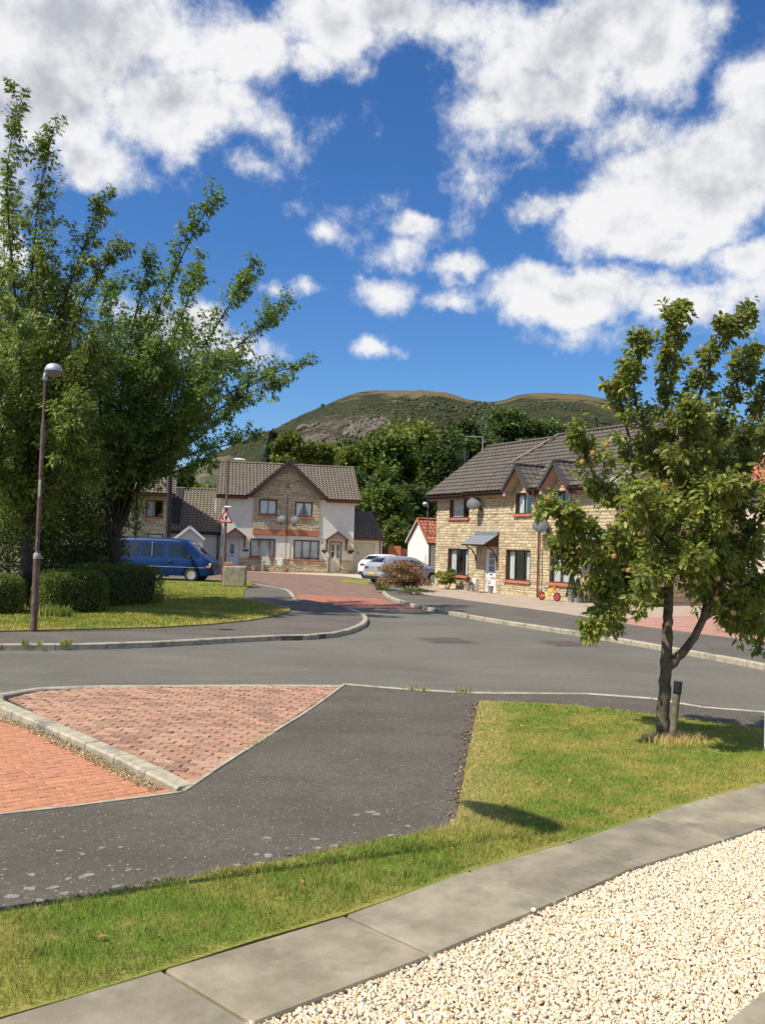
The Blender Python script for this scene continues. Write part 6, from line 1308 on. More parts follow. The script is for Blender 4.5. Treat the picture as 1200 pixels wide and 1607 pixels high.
p = G(651, 934, ZF); bush('low_shrub', (p.x, p.y+.2, .06), (.72, .3, .17), 1500, .05, leaf_mat('grey_green_leaf', (.10, .15, .045)), 'low green shrub at the foot of the pink bush beside the footway', seed=6, group='low green shrubs round the pink bush')
p = G(602, 928, ZF); bush('low_shrub', (p.x, p.y+.5, .06), (.42, .4, .20), 1300, .06, leaf_mat('lime_leaf', (.14, .19, .04)), 'small yellow green shrub at the left end of the pink bush', seed=7, group='low green shrubs round the pink bush')
q = tw(2.35, .75); bush('young_shrub', (q.x, q.y, .08), (.62, .5, .46), 900, .13, L_bright, 'bright green young shrub under the left ground floor window', seed=8, lumps=12, yellow=.5)
q = tw(3.72, .5); pot((q.x, q.y, .09), .15, .30, M_gpot, 'grey pot of reddish foliage left of the white grid door', seed=9, plant=((0, 0, .45), (.3, .3, .24), 420, .07, leaf_mat('reddish_leaf', (.16, .085, .06))))
q = tw(5.55, .5); pot((q.x, q.y, .09), .15, .34, M_gpot, 'grey pot with thin bare twigs right of the white grid door', seed=10, plant=((0, 0, .60), (.28, .28, .3), 160, .05, leaf_mat('twiggy_leaf', (.22, .16, .12))))
b = MB(); b.box(-.2, .2, -.16, 0, 0, .52); o = b.build('meter_box', M_white, label='small white meter box on the wall left of the front door', category='x') if False else b.build('meter_box', M_white); tag(o, 'small white meter box standing on the wall foot left of the front door', 'meter box'); q = tw(3.75, .05, .1); o.location = q; o.rotation_euler.z = TR
q = tw(4.75, .55); b = MB(); b.box(-.42, .42, -.24, .24, 0, .03); o = b.build('doormat', M_redst); tag(o, 'red brown doormat in front of the white grid door', 'doormat'); o.location = (q.x, q.y, .115); o.rotation_euler.z = TR
for k, (u, o_h, hh) in enumerate(((11.15, .55, .95), (11.45, .5, .72))):
    q = tw(u, o_h); t = empty('potted_conifer', (q.x, q.y, .09), 0, label=['taller cone shaped conifer by the stone house door', 'shorter cone shaped conifer by the stone house door'][k], cat='conifer', group='cone shaped conifers by the door')
    b = MB(); b.lathe([(.12, 0), (.16, .22), (.15, .22), (.001, .2)], 12); b.build('pot', M_gpot, t); n = 1500; hgt = rng.random(n)**1.1; ang = rng.uniform(0, 6.28, n); rr = (.19*(1-hgt)+.03)*rng.uniform(.8, 1.05, n)
    P_ = np.stack([np.cos(ang)*rr, np.sin(ang)*rr, .2+hgt*hh], 1); o2_ = np.stack([np.cos(ang), np.sin(ang), np.full(n, .7)], 1); foliage('foliage', P_, o2_, np.ones(n), .06, .025, leaf_mat('conifer_leaf', (.045, .085, .04)), t, droop=-.5)
# child's bicycle
q = tw(10.35, 1.0); t = empty('child_bicycle', (q.x, q.y, .11), TR+.25, label="child's yellow bicycle with red wheels standing by the stone wall", cat='bicycle')
M_yel = mat('yellow_paint', (.80, .50, .02), .4, .05, 5); M_rwh = mat('red_plastic', (.40, .05, .03), .4, .05, 5); M_org = mat('orange_plastic', (.80, .20, .03), .4, .05, 5); M_blu = mat('blue_plastic', (.02, .05, .30), .4, .05, 5)
for x_ in (-.38, .38):
    Mx = Matrix.Translation((x_, 0, .17)) @ Matrix.Rotation(R(90), 4, 'X'); b = MB(); b.lathe([(.13, -.022), (.17, -.018), (.17, .018), (.13, .022)], 20, Mx); wh = b.build('wheel', M_tyre, t, smooth=True); b = MB(); b.lathe([(.02, -.024), (.128, -.024), (.128, .024), (.02, .024)], 20, Mx); b.build('rim', M_rwh, wh, smooth=True)
b = MB(); b.tube([(-.38, 0, .17), (-.05, 0, .20), (.25, 0, .47)], .03, 8); b.tube([(-.16, 0, .45), (-.05, 0, .20)], .026, 8); b.tube([(-.16, 0, .40), (.25, 0, .42)], .028, 8); b.build('frame', M_yel, t, smooth=True); b = MB(); b.tube([(.38, 0, .17), (.25, 0, .48), (.22, 0, .60)], .022, 8); b.build('fork', M_org, t); b = MB(); b.tube([(.22, -.22, .62), (.22, 0, .60), (.22, .22, .62)], .018, 8); b.build('handlebar', M_org, t); b = MB(); b.lathe([(.001, .0), (.09, .01), (.08, .05), (.001, .06)], 12, Matrix.Translation((-.18, 0, .46)) @ Matrix.Scale(1.5, 4, (1, 0, 0))); b.build('saddle', M_blu, t); b = MB(); b.box(.18, .30, -.05, .05, .47, .58); b.build('front_panel', M_org, t)
# shrubs at the right-hand edge, beyond the road
p = G(1200, 1000, ZF); bush('green_shrub', (p.x-.1, p.y+.9, .08), (.95, .8, .62), 4200, .07, leaf_mat('fresh_leaf', (.085, .16, .02)), 'rounded bright green shrub in front of the pink house', seed=12, yellow=.4)

# ================================================================== HEDGES
def hedge(c0, c1, dep, h, label, n, seed=0):
    c0, c1 = Vector(c0), Vector(c1); d = (c1-c0); Ln = d.length; t = empty('clipped_hedge', (c0.x, c0.y, ZF+.02), math.atan2(d.y, d.x), label=label, cat='hedge', group='clipped hedges along the left lawn'); r_ = np.random.default_rng(seed)
    A = [Ln*h, Ln*h, dep*h, dep*h, Ln*dep]; f = r_.choice(5, n, p=np.array(A)/sum(A)); u = r_.random(n); v = r_.random(n); P_ = np.zeros((n, 3)); o_ = np.zeros((n, 3))
    for k, (ex, nn) in enumerate(((lambda u, v: (u*Ln, 0*u, v*h), (0, -1, 0)), (lambda u, v: (u*Ln, dep+0*u, v*h), (0, 1, 0)), (lambda u, v: (0*u, u*dep, v*h), (-1, 0, 0)), (lambda u, v: (Ln+0*u, u*dep, v*h), (1, 0, 0)), (lambda u, v: (u*Ln, v*dep, h+0*u), (0, 0, 1)))):
        m_ = f == k; P_[m_] = np.stack(ex(u[m_], v[m_]), 1); o_[m_] = nn
    ce = np.array([Ln/2, dep/2, h*.45]); hv = np.array([Ln/2, dep/2, h*.55]); q = (P_-ce)/hv; k8 = (np.abs(q)**5).sum(1)**(1/5); q = q/k8[:, None]
    wob = np.array([noise.noise(Vector((a*1.9+seed, b_*1.9, c*1.9))) for a, b_, c in P_]); wob2 = np.array([noise.noise(Vector((a*6+seed, b_*6, c*6))) for a, b_, c in P_])
    P_ = ce+q*hv*(1+.06*wob+.03*wob2+.03*r_.normal(size=n)*(1))[:, None]; tn = 1+.45*wob2
    foliage('foliage', P_, o_, tn, .052, .032, leaf_mat('hedge_leaf', (.095, .155, .024)), t, droop=-.1, yellow=.4)
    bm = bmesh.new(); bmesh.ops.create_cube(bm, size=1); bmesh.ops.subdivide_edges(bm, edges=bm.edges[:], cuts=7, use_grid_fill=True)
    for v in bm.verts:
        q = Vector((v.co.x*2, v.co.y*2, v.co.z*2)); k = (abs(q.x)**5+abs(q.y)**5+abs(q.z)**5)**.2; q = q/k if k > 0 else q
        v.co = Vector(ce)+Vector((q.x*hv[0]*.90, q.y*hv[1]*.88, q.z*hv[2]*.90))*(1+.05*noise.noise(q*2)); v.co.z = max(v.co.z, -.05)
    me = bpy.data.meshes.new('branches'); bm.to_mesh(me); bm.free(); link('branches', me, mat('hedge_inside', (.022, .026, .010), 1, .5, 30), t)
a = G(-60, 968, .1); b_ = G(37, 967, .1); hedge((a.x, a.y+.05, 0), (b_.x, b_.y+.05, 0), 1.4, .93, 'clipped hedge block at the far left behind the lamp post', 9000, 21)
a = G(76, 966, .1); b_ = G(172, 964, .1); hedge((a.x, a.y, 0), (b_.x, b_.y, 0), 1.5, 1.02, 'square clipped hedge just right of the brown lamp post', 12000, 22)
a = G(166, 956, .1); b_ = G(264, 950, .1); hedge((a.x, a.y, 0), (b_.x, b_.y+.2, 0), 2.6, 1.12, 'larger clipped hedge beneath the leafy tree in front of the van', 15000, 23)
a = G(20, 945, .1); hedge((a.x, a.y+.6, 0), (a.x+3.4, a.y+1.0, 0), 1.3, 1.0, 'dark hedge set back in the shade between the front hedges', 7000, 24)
blades('tall_weeds', along([(60, 968), (75, 968), (100, 970), (110, 969)], 260, .08, ZF+.03), .28, .03, .6, .1, (.6, .9), .5); tag(bpy.data.objects['tall_weeds'], 'loose tufts of longer grass between the lamp post and hedge', 'weeds')
blades('kerb_weeds', along([(35, 1012), (45, 1012)], 50, .05, ZF) + along([(60, 1013), (66, 1013)], 40, .04, ZF) + along([(96, 1012), (112, 1011)], 90, .05, ZF) + along([(640, 1083), (668, 1085)], 30, .03, ZP) + along([(715, 1087), (740, 1088)], 26, .03, ZP), .09, .016, .9, .15, (.6, .9), .3); tag(bpy.data.objects['kerb_weeds'], 'little weeds rooted in the far kerb and the road edging', 'weeds')

# ================================================================== TREES
def bez(pts, n=8): return smooth_line(pts, n)
class Tree:
    def __init__(s, name, base, label, group=None, cat='tree'):
        s.root = empty(name, base, 0, label=label, cat=cat, group=group); s.o = Vector(base); s.P = []; s.D = []; s.S = []; s.twig = MB()
    def limb(s, pts, r0, r1, name='branch', mt=None, seg=8, n=6):
        L_ = bez([Vector(p)-s.o for p in pts], n); k = len(L_); b = MB(); L2 = [p+Vector((random.uniform(-1, 1), random.uniform(-1, 1), random.uniform(-1, 1)))*r0*.12 for p in L_]; L2[0] = L_[0]
        b.tube(L2, [r0+(r1-r0)*(i/(k-1))**.8 for i in range(k)], seg); b.build(name, mt or M_barkd, s.root, smooth=True); return L2
    def shoots(s, L_, t0, cnt, ln, spread=.8, up=.25, leaves=16, ls=.13, sub=3, rt=.012, shrink=.55, bias=(0, 0, 0), bend=.15):
        k = len(L_); bias = Vector(bias)
        for i in range(cnt):
            t = t0+(1-t0)*(i+random.random())/cnt; f = t*(k-1); a = min(int(f), k-2); p = L_[a].lerp(L_[a+1], f-a); tg = (L_[a+1]-L_[a]).normalized()
            d = (tg + Vector((random.gauss(0, 1), random.gauss(0, 1), random.gauss(0, 1)))*spread + Vector((0, 0, up)) + bias).normalized(); l = ln*(1-shrink*t)*random.uniform(.6, 1.25); s.twigline(p, d, l, leaves, ls, rt, bend)
            for j in range(sub):
                q = p+d*l*random.uniform(.15, .85); d2 = (d+Vector((random.gauss(0, 1), random.gauss(0, 1), random.gauss(0, 1)))*.75+Vector((0, 0, up*.6))).normalized(); s.twigline(q, d2, l*random.uniform(.3, .6), max(5, int(leaves*.7)), ls, rt*.55, bend)
        # leader
        s.twigline(L_[-1], (L_[-1]-L_[-2]).normalized(), ln*.45, leaves, ls, rt*.7, 0)
    def twigline(s, p, d, l, leaves, ls, rt, bend):
        n = 5; pts = [p]; dd = Vector(d)
        for i in range(n):
            dd = (dd+Vector((random.gauss(0, .12), random.gauss(0, .12), random.gauss(0, .12)+bend*.25))).normalized(); pts.append(pts[-1]+dd*l/n)
        s.twig.tube(pts, [rt*(1-.75*i/n) for i in range(n+1)], 4, cap=False)
        m_ = max(3, int(leaves*random.uniform(.75, 1.25)))
        for i in range(m_):
            f = (.12+.88*(i+random.random())/m_)*n; a = min(int(f), n-1); q = pts[a].lerp(pts[a+1], f-a); td = (pts[a+1]-pts[a]).normalized()
            side = td.cross(Vector((random.gauss(0, 1), random.gauss(0, 1), random.gauss(0, 1)))).normalized(); s.P.append(q+side*.02); s.D.append(td*.55+side*.9); s.S.append(ls)
    def done(s, mt, rich=False, droop=.45, ratio=.5, lo=.65, hi=1.3, yellow=.3, brown=0.0, twm=None):
        s.twig.build('twigs', twm or M_barkd, s.root, kind='stuff'); P_ = np.array([tuple(p) for p in s.P]); D = np.array([tuple(d) for d in s.D]); n = len(P_); D = unit(D)+rng.normal(size=(n, 3))*.25; D[:, 2] -= droop
        Nn = rng.normal(size=(n, 3))*.5; Nn[:, 2] += .8; ls = np.array(s.S)*rng.uniform(.65, 1.25, n); cl = np.array([noise.noise(Vector(tuple(p*.9))) for p in P_])
        me = leaf_mesh('leaves', P_, D, Nn, ls, ls*ratio*rng.uniform(.85, 1.2, n), leaf_cols(n, lo, hi, yellow, brown, 1+.35*cl), rich); link('leaves', me, mt, s.root, kind='stuff'); print(s.root.name, 'leaves', n)
def A(px, py, Y): return at(px, py, Y)

# apple tree on the near lawn
ap = G(1041, 1163, ZP); Ya = ap.y
T = Tree('apple_tree', (ap.x, ap.y, ZP), 'young apple tree with a few ripening apples beside its stake on the lawn')
trunk = T.limb([A(1041, 1166, Ya), A(1040, 1120, Ya), A(1043, 1060, Ya), A(1046, 1000, Ya), A(1047, 950, Ya+.05), A(1050, 880, Ya+.05), A(1055, 800, Ya), A(1062, 720, Ya)], .078, .036, 'trunk', M_bark, 14)
fork = T.limb([A(1043, 1050, Ya), A(1062, 1032, Ya-.05), A(1088, 1000, Ya-.1), A(1112, 950, Ya-.1), A(1135, 900, Ya-.1)], .062, .03, 'branch', M_bark, 10)
LS = .077; kw = dict(leaves=15, ls=LS, sub=3, rt=.007)
def lm(pix, r0, dy, cnt, ln=.5, up=.2, t0=.15, sp=.8, leaves=17, **k2):
    n = len(pix); L_ = T.limb([A(x, y, Ya+dy*i/(n-1)) for i, (x, y) in enumerate(pix)], r0, .006, 'branch', M_bark, 7); T.shoots(L_, t0, int(cnt*1.75), ln*1.08, sp*1.05, up, leaves, LS, 4, .0045, .45, **k2)
lm([(1060, 740), (1050, 660), (1035, 590), (1050, 530), (1062, 495)], .032, .1, 15, .36)
lm([(1058, 760), (1080, 680), (1100, 610), (1130, 540), (1158, 500)], .032, -.2, 16, .38)
lm([(1060, 740), (1020, 690), (995, 620), (1000, 560), (1003, 535)], .028, -.3, 10, .30, leaves=14)
lm([(1052, 820), (1000, 760), (985, 680), (972, 620), (985, 585)], .030, .3, 11, .30, leaves=14)
lm([(985, 640), (972, 612), (955, 606)], .012, 0, 4, .16, leaves=10)
lm([(1060, 780), (1110, 720), (1140, 650), (1160, 590), (1178, 560)], .030, .3, 14, .34)
lm([(1050, 860), (1000, 810), (950, 770), (920, 720), (912, 672)], .028, -.4, 13, .32, leaves=15)
lm([(1050, 900), (990, 870), (930, 840), (890, 830), (868, 800)], .028, -.5, 16, .36)
lm([(1050, 930), (1000, 910), (950, 890), (905, 870), (880, 850)], .028, .5, 18, .40, up=0)
lm([(1048, 950), (1010, 950), (970, 945), (940, 965), (928, 985)], .022, -.4, 11, .30, up=-.3, sp=.6, leaves=13)
lm([(1048, 940), (1010, 930), (975, 920), (950, 930), (965, 975)], .022, .3, 12, .30, up=-.2)
lm([(1050, 880), (1020, 850), (980, 850), (950, 860)], .024, .8, 14, .42, up=0)
lm([(1055, 840), (1050, 820), (1010, 800), (1000, 780)], .024, -.9, 15, .44)
lm([(1057, 820), (1090, 800), (1120, 790), (1140, 770)], .024, -.8, 15, .42)
lm([(1057, 820), (1080, 780), (1110, 740), (1130, 700)], .024, .8, 15, .42)
lm([(1060, 800), (1040, 760), (1030, 720), (1020, 690)], .024, .6, 15, .42)
lm([(1060, 800), (1075, 750), (1085, 700), (1090, 650)], .024, -.6, 15, .40)
lm([(1112, 950), (1140, 900), (1170, 850), (1200, 800), (1225, 760)], .028, -.2, 18, .42)
lm([(1100, 975), (1150, 940), (1200, 930), (1250, 900)], .028, -.3, 15, .40, up=0)
lm([(1112, 950), (1130, 880), (1150, 820), (1165, 760), (1170, 700)], .026, .4, 18, .42)
lm([(1100, 975), (1130, 960), (1160, 960), (1190, 985)], .020, .3, 14, .36, up=-.2)
lm([(1110, 960), (1120, 900), (1110, 860), (1100, 830)], .020, -.6, 15, .42)
lm([(1100, 970), (1110, 930), (1130, 900), (1150, 880)], .020, .7, 13, .42)
lm([(1050, 920), (1060, 900), (1075, 890), (1085, 880)], .020, -.8, 14, .44)
lm([(1050, 900), (1040, 880), (1025, 890), (1010, 905)], .020, -.9, 13, .42, up=-.1)
lm([(1225, 770), (1225, 720), (1205, 680), (1190, 650), (1200, 610)], .018, 0, 8, .26)
lm([(1225, 760), (1235, 700), (1215, 640), (1215, 590), (1222, 560)], .018, .2, 7, .26)
T.done(leaf_mat('apple_leaf', (.190, .245, .052), .38, .42), rich=True, droop=.4, ratio=.52, yellow=.22, brown=.008, twm=M_bark)
M_app = mat('apple_skin', (.42, .30, .09), .4, .35, 25, dirt=(.50, .10, .05), dscale=14, coord='obj')
for (x_, y_, dy) in ((930, 711, -.75), (913, 725, -.78), (951, 698, -.7), (1125, 908, -.75), (986, 895, -.8), (1123, 939, -.5), (963, 873, -.8), (1090, 912, -.8), (1004, 838, -.7), (1150, 962, -.6)):
    p = A(x_, y_, Ya+dy)-T.o; b = MB(); b.lathe([(.005, .018), (.015, .024), (.025, .018), (.028, .002), (.023, -.017), (.010, -.025), (.003, -.022)], 14); b.tube([(0, 0, .02), (.004, 0, .06)], .0025, 4); o = b.build('apple', M_app, T.root, smooth=True); o.location = p
# dry grass round the trunk
pts = [(ap.x+random.gauss(0, .16)+.05, ap.y+random.gauss(0, .12)-.06, ZP+.012) for _ in range(900)]
tag(blades('dry_tuft', pts, .10, .006, 1.1, dry=.85, bright=(.6, .95)), 'ring of dead straw coloured grass round the apple tree trunk', 'grass')

def big_tree(name, base, label, limbs, Yc, mt, ls, trunkpts, group=None, tr=.20, fill=()):
    ls = ls*.93
    global T
    T = Tree(name, base, label, group)
    T.limb(trunkpts, tr, tr*.72, 'trunk', M_barkd, 12)
    for pix, r0, dy, cnt, ln, lv in limbs:
        n = len(pix); L_ = T.limb([A(x, y, Yc+dy*i/(n-1)) for i, (x, y) in enumerate(pix)], r0*.62, .010, 'branch', M_barkd, 7)
        T.shoots(L_, .12, int(cnt*1.6), ln, .6, .22, int(lv*1.35), ls, 5, .009, .5, bias=(.10, 0, .10), bend=.22)
    for (fx, fy, frx, fry, fn, dy) in fill:                       # inner foliage carried by the branches
        c = at(fx, fy, Yc+dy)-T.o; k = Yc/FPX; P_, o_, tn = crown_points(tuple(c), (frx*k, min(frx, fry)*k*.8, fry*k), fn, 34, seed=int(fx+fy)+500, shell=.35)
        for p, d in zip(P_, o_): T.P.append(Vector(p)); T.D.append(Vector(d)+Vector((random.gauss(0, .5), random.gauss(0, .5), random.gauss(0, .3)))); T.S.append(ls)
    T.done(mt, droop=.55, ratio=.42, yellow=.28)
M_ch = leaf_mat('cherry_leaf', (.135, .230, .050), .36, .42)
Yt = 27.5; bp = at(177, 950, Yt); F0 = (183, 838)
LT = []
for end, mids, dy, cnt, ln, lv in [
 ((395, 690), [(285, 745), (325, 712), (365, 698)], .8, 11, 1.0, 11), ((430, 603), [(290, 720), (345, 655), (395, 618)], -1.0, 16, 1.4, 13), ((482, 570), [(300, 700), (370, 625), (430, 588)], .5, 13, 1.0, 9),
 ((434, 491), [(285, 690), (345, 590), (400, 525)], 1.2, 17, 1.4, 13), ((388, 434), [(280, 660), (330, 560), (365, 480)], -1.4, 18, 1.4, 14), ((312, 424), [(265, 650), (290, 540), (305, 460)], 1.6, 17, 1.4, 14),
 ((330, 318), [(258, 620), (265, 500), (298, 390)], -.4, 19, 1.3, 13), ((232, 420), [(240, 640), (225, 540), (225, 470)], -1.6, 16, 1.4, 13), ((178, 450), [(215, 660), (190, 560), (178, 500)], 1.0, 16, 1.5, 14),
 ((150, 560), [(215, 720), (180, 650), (160, 600)], -2.0, 15, 1.5, 14), ((130, 640), [(215, 750), (180, 700), (150, 665)], 1.8, 15, 1.5, 14), ((325, 722), [(270, 765), (295, 742), (310, 730)], -1.8, 9, .9, 10),
 ((370, 640), [(280, 740), (315, 700), (345, 665)], 2.6, 13, 1.2, 13), ((340, 570), [(270, 720), (300, 660), (320, 610)], -2.6, 18, 1.6, 15), ((290, 520), [(255, 700), (270, 640), (280, 570)], 3.0, 18, 1.6, 15),
 ((250, 560), [(245, 720), (250, 660), (250, 600)], -3.0, 18, 1.6, 15), ((215, 600), [(235, 740), (225, 690), (220, 640)], 3.0, 16, 1.6, 15), ((300, 640), [(260, 750), (280, 710), (290, 670)], -2.2, 16, 1.5, 15),
 ((200, 690), [(225, 760), (210, 740), (203, 712)], -2.0, 13, 1.4, 14), ((380, 560), [(285, 700), (320, 640), (350, 600)], 2.0, 16, 1.4, 13), ((270, 690), [(250, 760), (262, 730), (268, 705)], 2.5, 13, 1.4, 14)]:
    mids = [(x-(50 if i == 0 else 22 if i == 1 else 6), y) for i, (x, y) in enumerate(mids)]; LT.append(([F0]+mids+[end], .085, dy, cnt, ln, lv))
big_tree('cherry_tree', (bp.x, bp.y, ZF), 'leafy many stemmed cherry tree rising over the hedge and the blue van', LT, Yt, M_ch, .165, [Vector((bp.x, Yt, ZF)), at(178, 905, Yt), at(180, 870, Yt), at(183, 835, Yt)], fill=[(235, 640, 100, 105, 5200, 0), (195, 560, 75, 100, 3200, .5), (290, 600, 70, 80, 1300, -.5), (175, 700, 85, 70, 3200, 1)])
# extra visible stems
for pix in ([(178, 868), (168, 805), (160, 760), (150, 715)], [(183, 838), (199, 808), (213, 776), (240, 735)], [(182, 835), (184, 790), (188, 740), (198, 680)]):
    T.o = Vector(T.root.location); T.limb([A(x, y, Yt-.1) for x, y in pix], .10, .05, 'branch', M_barkd, 8)
Y1 = 24.0; b1 = at(40, 960, Y1); F1 = (45, 830); LT = []
M_ch2 = leaf_mat('cherry_leaf_olive', (.150, .225, .048), .36, .42)
for end, mids, dy, cnt, ln, lv in [
 ((82, 212), [(55, 620), (50, 450), (62, 310)], .3, 24, 1.3, 13), ((28, 158), [(40, 600), (20, 420), (12, 280)], -.6, 22, 1.2, 12), ((163, 312), [(75, 620), (100, 480), (135, 380)], 1.0, 20, 1.1, 12), ((182, 402), [(85, 640), (115, 520), (150, 440)], -1.0, 18, 1.1, 12),
 ((-40, 230), [(20, 600), (-10, 450), (-30, 320)], .5, 18, 1.3, 13), ((5, 330), [(35, 650), (15, 520), (8, 420)], 1.8, 18, 1.4, 14), ((60, 380), [(50, 660), (55, 560), (58, 460)], -1.8, 20, 1.5, 15), ((105, 470), [(70, 680), (90, 600), (100, 530)], 2.0, 18, 1.5, 15),
 ((140, 560), [(85, 720), (115, 650), (130, 600)], -1.6, 17, 1.4, 14), ((30, 500), [(42, 700), (36, 640), (32, 570)], -2.4, 18, 1.6, 15), ((75, 560), [(60, 720), (68, 670), (73, 610)], 2.6, 18, 1.6, 15), ((0, 600), [(30, 740), (15, 700), (5, 650)], -2.0, 16, 1.5, 15), ((110, 640), [(80, 760), (98, 720), (106, 680)], -2.4, 16, 1.5, 15), ((40, 650), [(45, 760), (42, 730), (41, 690)], 2.5, 16, 1.6, 15), ((-10, 720), [(25, 790), (10, 765), (-2, 740)], -1.4, 13, 1.4, 14)]:
    LT.append(([F1]+mids+[end], .085, dy, cnt, ln, lv))
big_tree('cherry_tree', (b1.x, b1.y, ZF), 'tallest leafy cherry tree behind the brown lamp post at the left edge', LT, Y1, M_ch2, .150, [Vector((b1.x, Y1+.6, ZF)), at(42, 900, Y1), at(45, 826, Y1)], fill=[(40, 620, 110, 130, 7500, 0), (60, 510, 75, 100, 3400, .5), (10, 780, 90, 90, 5000, 0), (110, 720, 80, 80, 4500, 1), (130, 600, 60, 80, 2500, .4)])
# understorey shrubs behind the hedges
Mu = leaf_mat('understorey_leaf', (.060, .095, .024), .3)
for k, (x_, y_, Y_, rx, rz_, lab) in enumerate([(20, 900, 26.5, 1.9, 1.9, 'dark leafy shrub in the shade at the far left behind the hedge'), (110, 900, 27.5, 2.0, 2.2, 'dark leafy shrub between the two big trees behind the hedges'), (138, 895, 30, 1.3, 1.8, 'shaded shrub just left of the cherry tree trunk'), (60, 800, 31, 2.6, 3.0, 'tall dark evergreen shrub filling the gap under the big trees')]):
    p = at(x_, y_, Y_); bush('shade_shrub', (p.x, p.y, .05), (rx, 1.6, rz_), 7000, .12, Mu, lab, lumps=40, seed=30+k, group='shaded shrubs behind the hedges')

# ------------------------------------------------------------------ trees behind the houses
def far_tree(px, py, rpx, hpx, Y, n, mt, label, name='broadleaf_tree', ls=.5, seed=0, lumps=38, cat='tree', conifer=False):
    """crown centre pixel, half width and half height in pixels at distance Y"""
    c = at(px, py, Y); rx, rz_ = rpx/FPX*Y, hpx/FPX*Y; t = empty(name, (c.x, c.y, 0), 0, label=label, cat=cat, group='trees behind the houses')
    b = MB(); b.tube([(0, 0, -.1), (.1, 0, c.z*.5), (0, 0, c.z+rz_*.4)], [.34, .26, .08], 8); b.build('trunk', M_barkd, t)
    if conifer:
        r_ = np.random.default_rng(seed); hgt = r_.random(n)**1.4; ang = r_.uniform(0, 6.28, n); lay = .75+.25*np.sin(hgt*38+ang*2); rr = rx*(1-hgt)**.85*lay*r_.uniform(.55, 1.0, n)+.1; H_ = c.z+rz_; z0 = max(.6, c.z-rz_)
        P_ = np.stack([np.cos(ang)*rr, np.sin(ang)*rr, z0+hgt*(H_-z0)], 1); o_ = np.stack([np.cos(ang), np.sin(ang), np.full(n, .1)], 1); foliage('crown', P_, o_, np.ones(n), ls, ls*.45, mt, t, droop=.2)
    else:
        P_, o_, tn = crown_points((0, 0, c.z), (rx, rx*.85, rz_), n, lumps, seed=seed, shell=.7); foliage('crown', P_, o_, tn, ls, ls*.7, mt, t, droop=.1, lo=.6, hi=1.4, yellow=.3)
        b = MB(); r_ = random.Random(seed)
        for i in range(9):
            a = r_.uniform(0, 6.28); b.tube([(0, 0, c.z*.5), (rx*.3*math.cos(a), rx*.3*math.sin(a), c.z-rz_*.2), (rx*.65*math.cos(a), rx*.65*math.sin(a), c.z+rz_*r_.uniform(-.1, .5))], [.15, .09, .03], 5)
        b.build('branches', M_barkd, t)
Mg = leaf_mat('wood_leaf', (.095, .160, .030)); Mg2 = leaf_mat('wood_leaf_deep', (.062, .112, .028)); Mg3 = leaf_mat('wood_leaf_light', (.145, .195, .036)); Mcy = leaf_mat('cypress_gold', (.135, .185, .035)); Msp = leaf_mat('spruce', (.025, .055, .025))
FT = [(585, 745, 62, 62, 96, 9000, Mg, 'broad green tree rising directly behind the right end of the white houses', 'broadleaf_tree', .55, 38), (650, 735, 60, 66, 100, 9000, Mg3, 'lighter green tree in the gap left of the stone terrace', 'broadleaf_tree', .55, 38), (700, 760, 46, 78, 92, 8000, Mg2, 'dark green tree touching the left roof edge of the terrace', 'broadleaf_tree', .5, 36),
 (735, 712, 44, 50, 112, 6500, Mg2, 'dark tree behind the roof aerials', 'broadleaf_tree', .55, 34), (800, 690, 62, 42, 118, 8000, Mg2, 'wide dark tree above the left ridge of the terrace roof', 'broadleaf_tree', .6, 40), (860, 700, 40, 34, 122, 4500, Mg, 'smaller tree at the right end of the dark tree behind the terrace', 'broadleaf_tree', .6, 30),
 (560, 790, 34, 50, 84, 5000, Mg2, 'tree directly above the small right garage roof', 'broadleaf_tree', .45, 30), (600, 800, 40, 54, 80, 6500, Mg, 'leafy tree behind the brown timber fence', 'broadleaf_tree', .42, 34), (648, 805, 36, 46, 84, 6000, Mg2, 'dark tree behind the orange tiled garage', 'broadleaf_tree', .45, 34),
 (455, 712, 30, 26, 92, 3800, Mcy, 'golden green cypress behind the left part of the white house ridge', 'cypress_tree', .42, 26), (500, 716, 34, 24, 94, 4200, Mcy, 'golden green cypress right of the gable peak', 'cypress_tree', .42, 26), (548, 735, 26, 40, 90, 3600, Mcy, 'yellowish cypress beside the right end of the white house ridge', 'cypress_tree', .42, 24),  (300, 785, 30, 26, 74, 3800, Mg3, 'bright leafy tree behind the left garage roof', 'broadleaf_tree', .4, 26), (285, 800, 22, 60, 70, 4500, Mg2, 'dark tree between the black pole and the left garage', 'broadleaf_tree', .4, 26)]
for k, (px, py, rp, hp, Y_, n, mt_, lab, nm, ls, lu) in enumerate(FT): far_tree(px, py, rp, hp, Y_, n, mt_, lab, nm, ls, 100+k, lu)
far_tree(428, 702, 13, 24, 95, 2400, Msp, 'narrow dark spruce standing above the white house ridge', 'spruce_tree', .4, 140, conifer=True)
far_tree(621, 845, 24, 34, 74, 4200, leaf_mat('bush_leaf_fresh', (.12, .18, .04)), 'rounded pale green bush tree just above the brown fence', 'broadleaf_tree', .3, 150, 26)
# wood behind, as one mass
PW = []; OW = []; TWn = []
for k in range(46):
    X_ = -34+k*1.9+random.uniform(-1, 1); Y_ = random.uniform(124, 150); h_ = random.uniform(7.5, 9.5) if X_ < 20 else random.uniform(6, 8); P_, o_, tn = crown_points((X_, Y_, h_*.62), (4.0, 3.0, h_*.45), 1500, 24, seed=200+k); PW.append(P_); OW.append(o_); TWn.append(tn)
P_ = np.concatenate(PW); foliage('woodland', P_, np.concatenate(OW), np.concatenate(TWn), .7, .5, Mg2); tag(bpy.data.objects['woodland'], 'low belt of dark woodland at the foot of the hill', 'woodland')

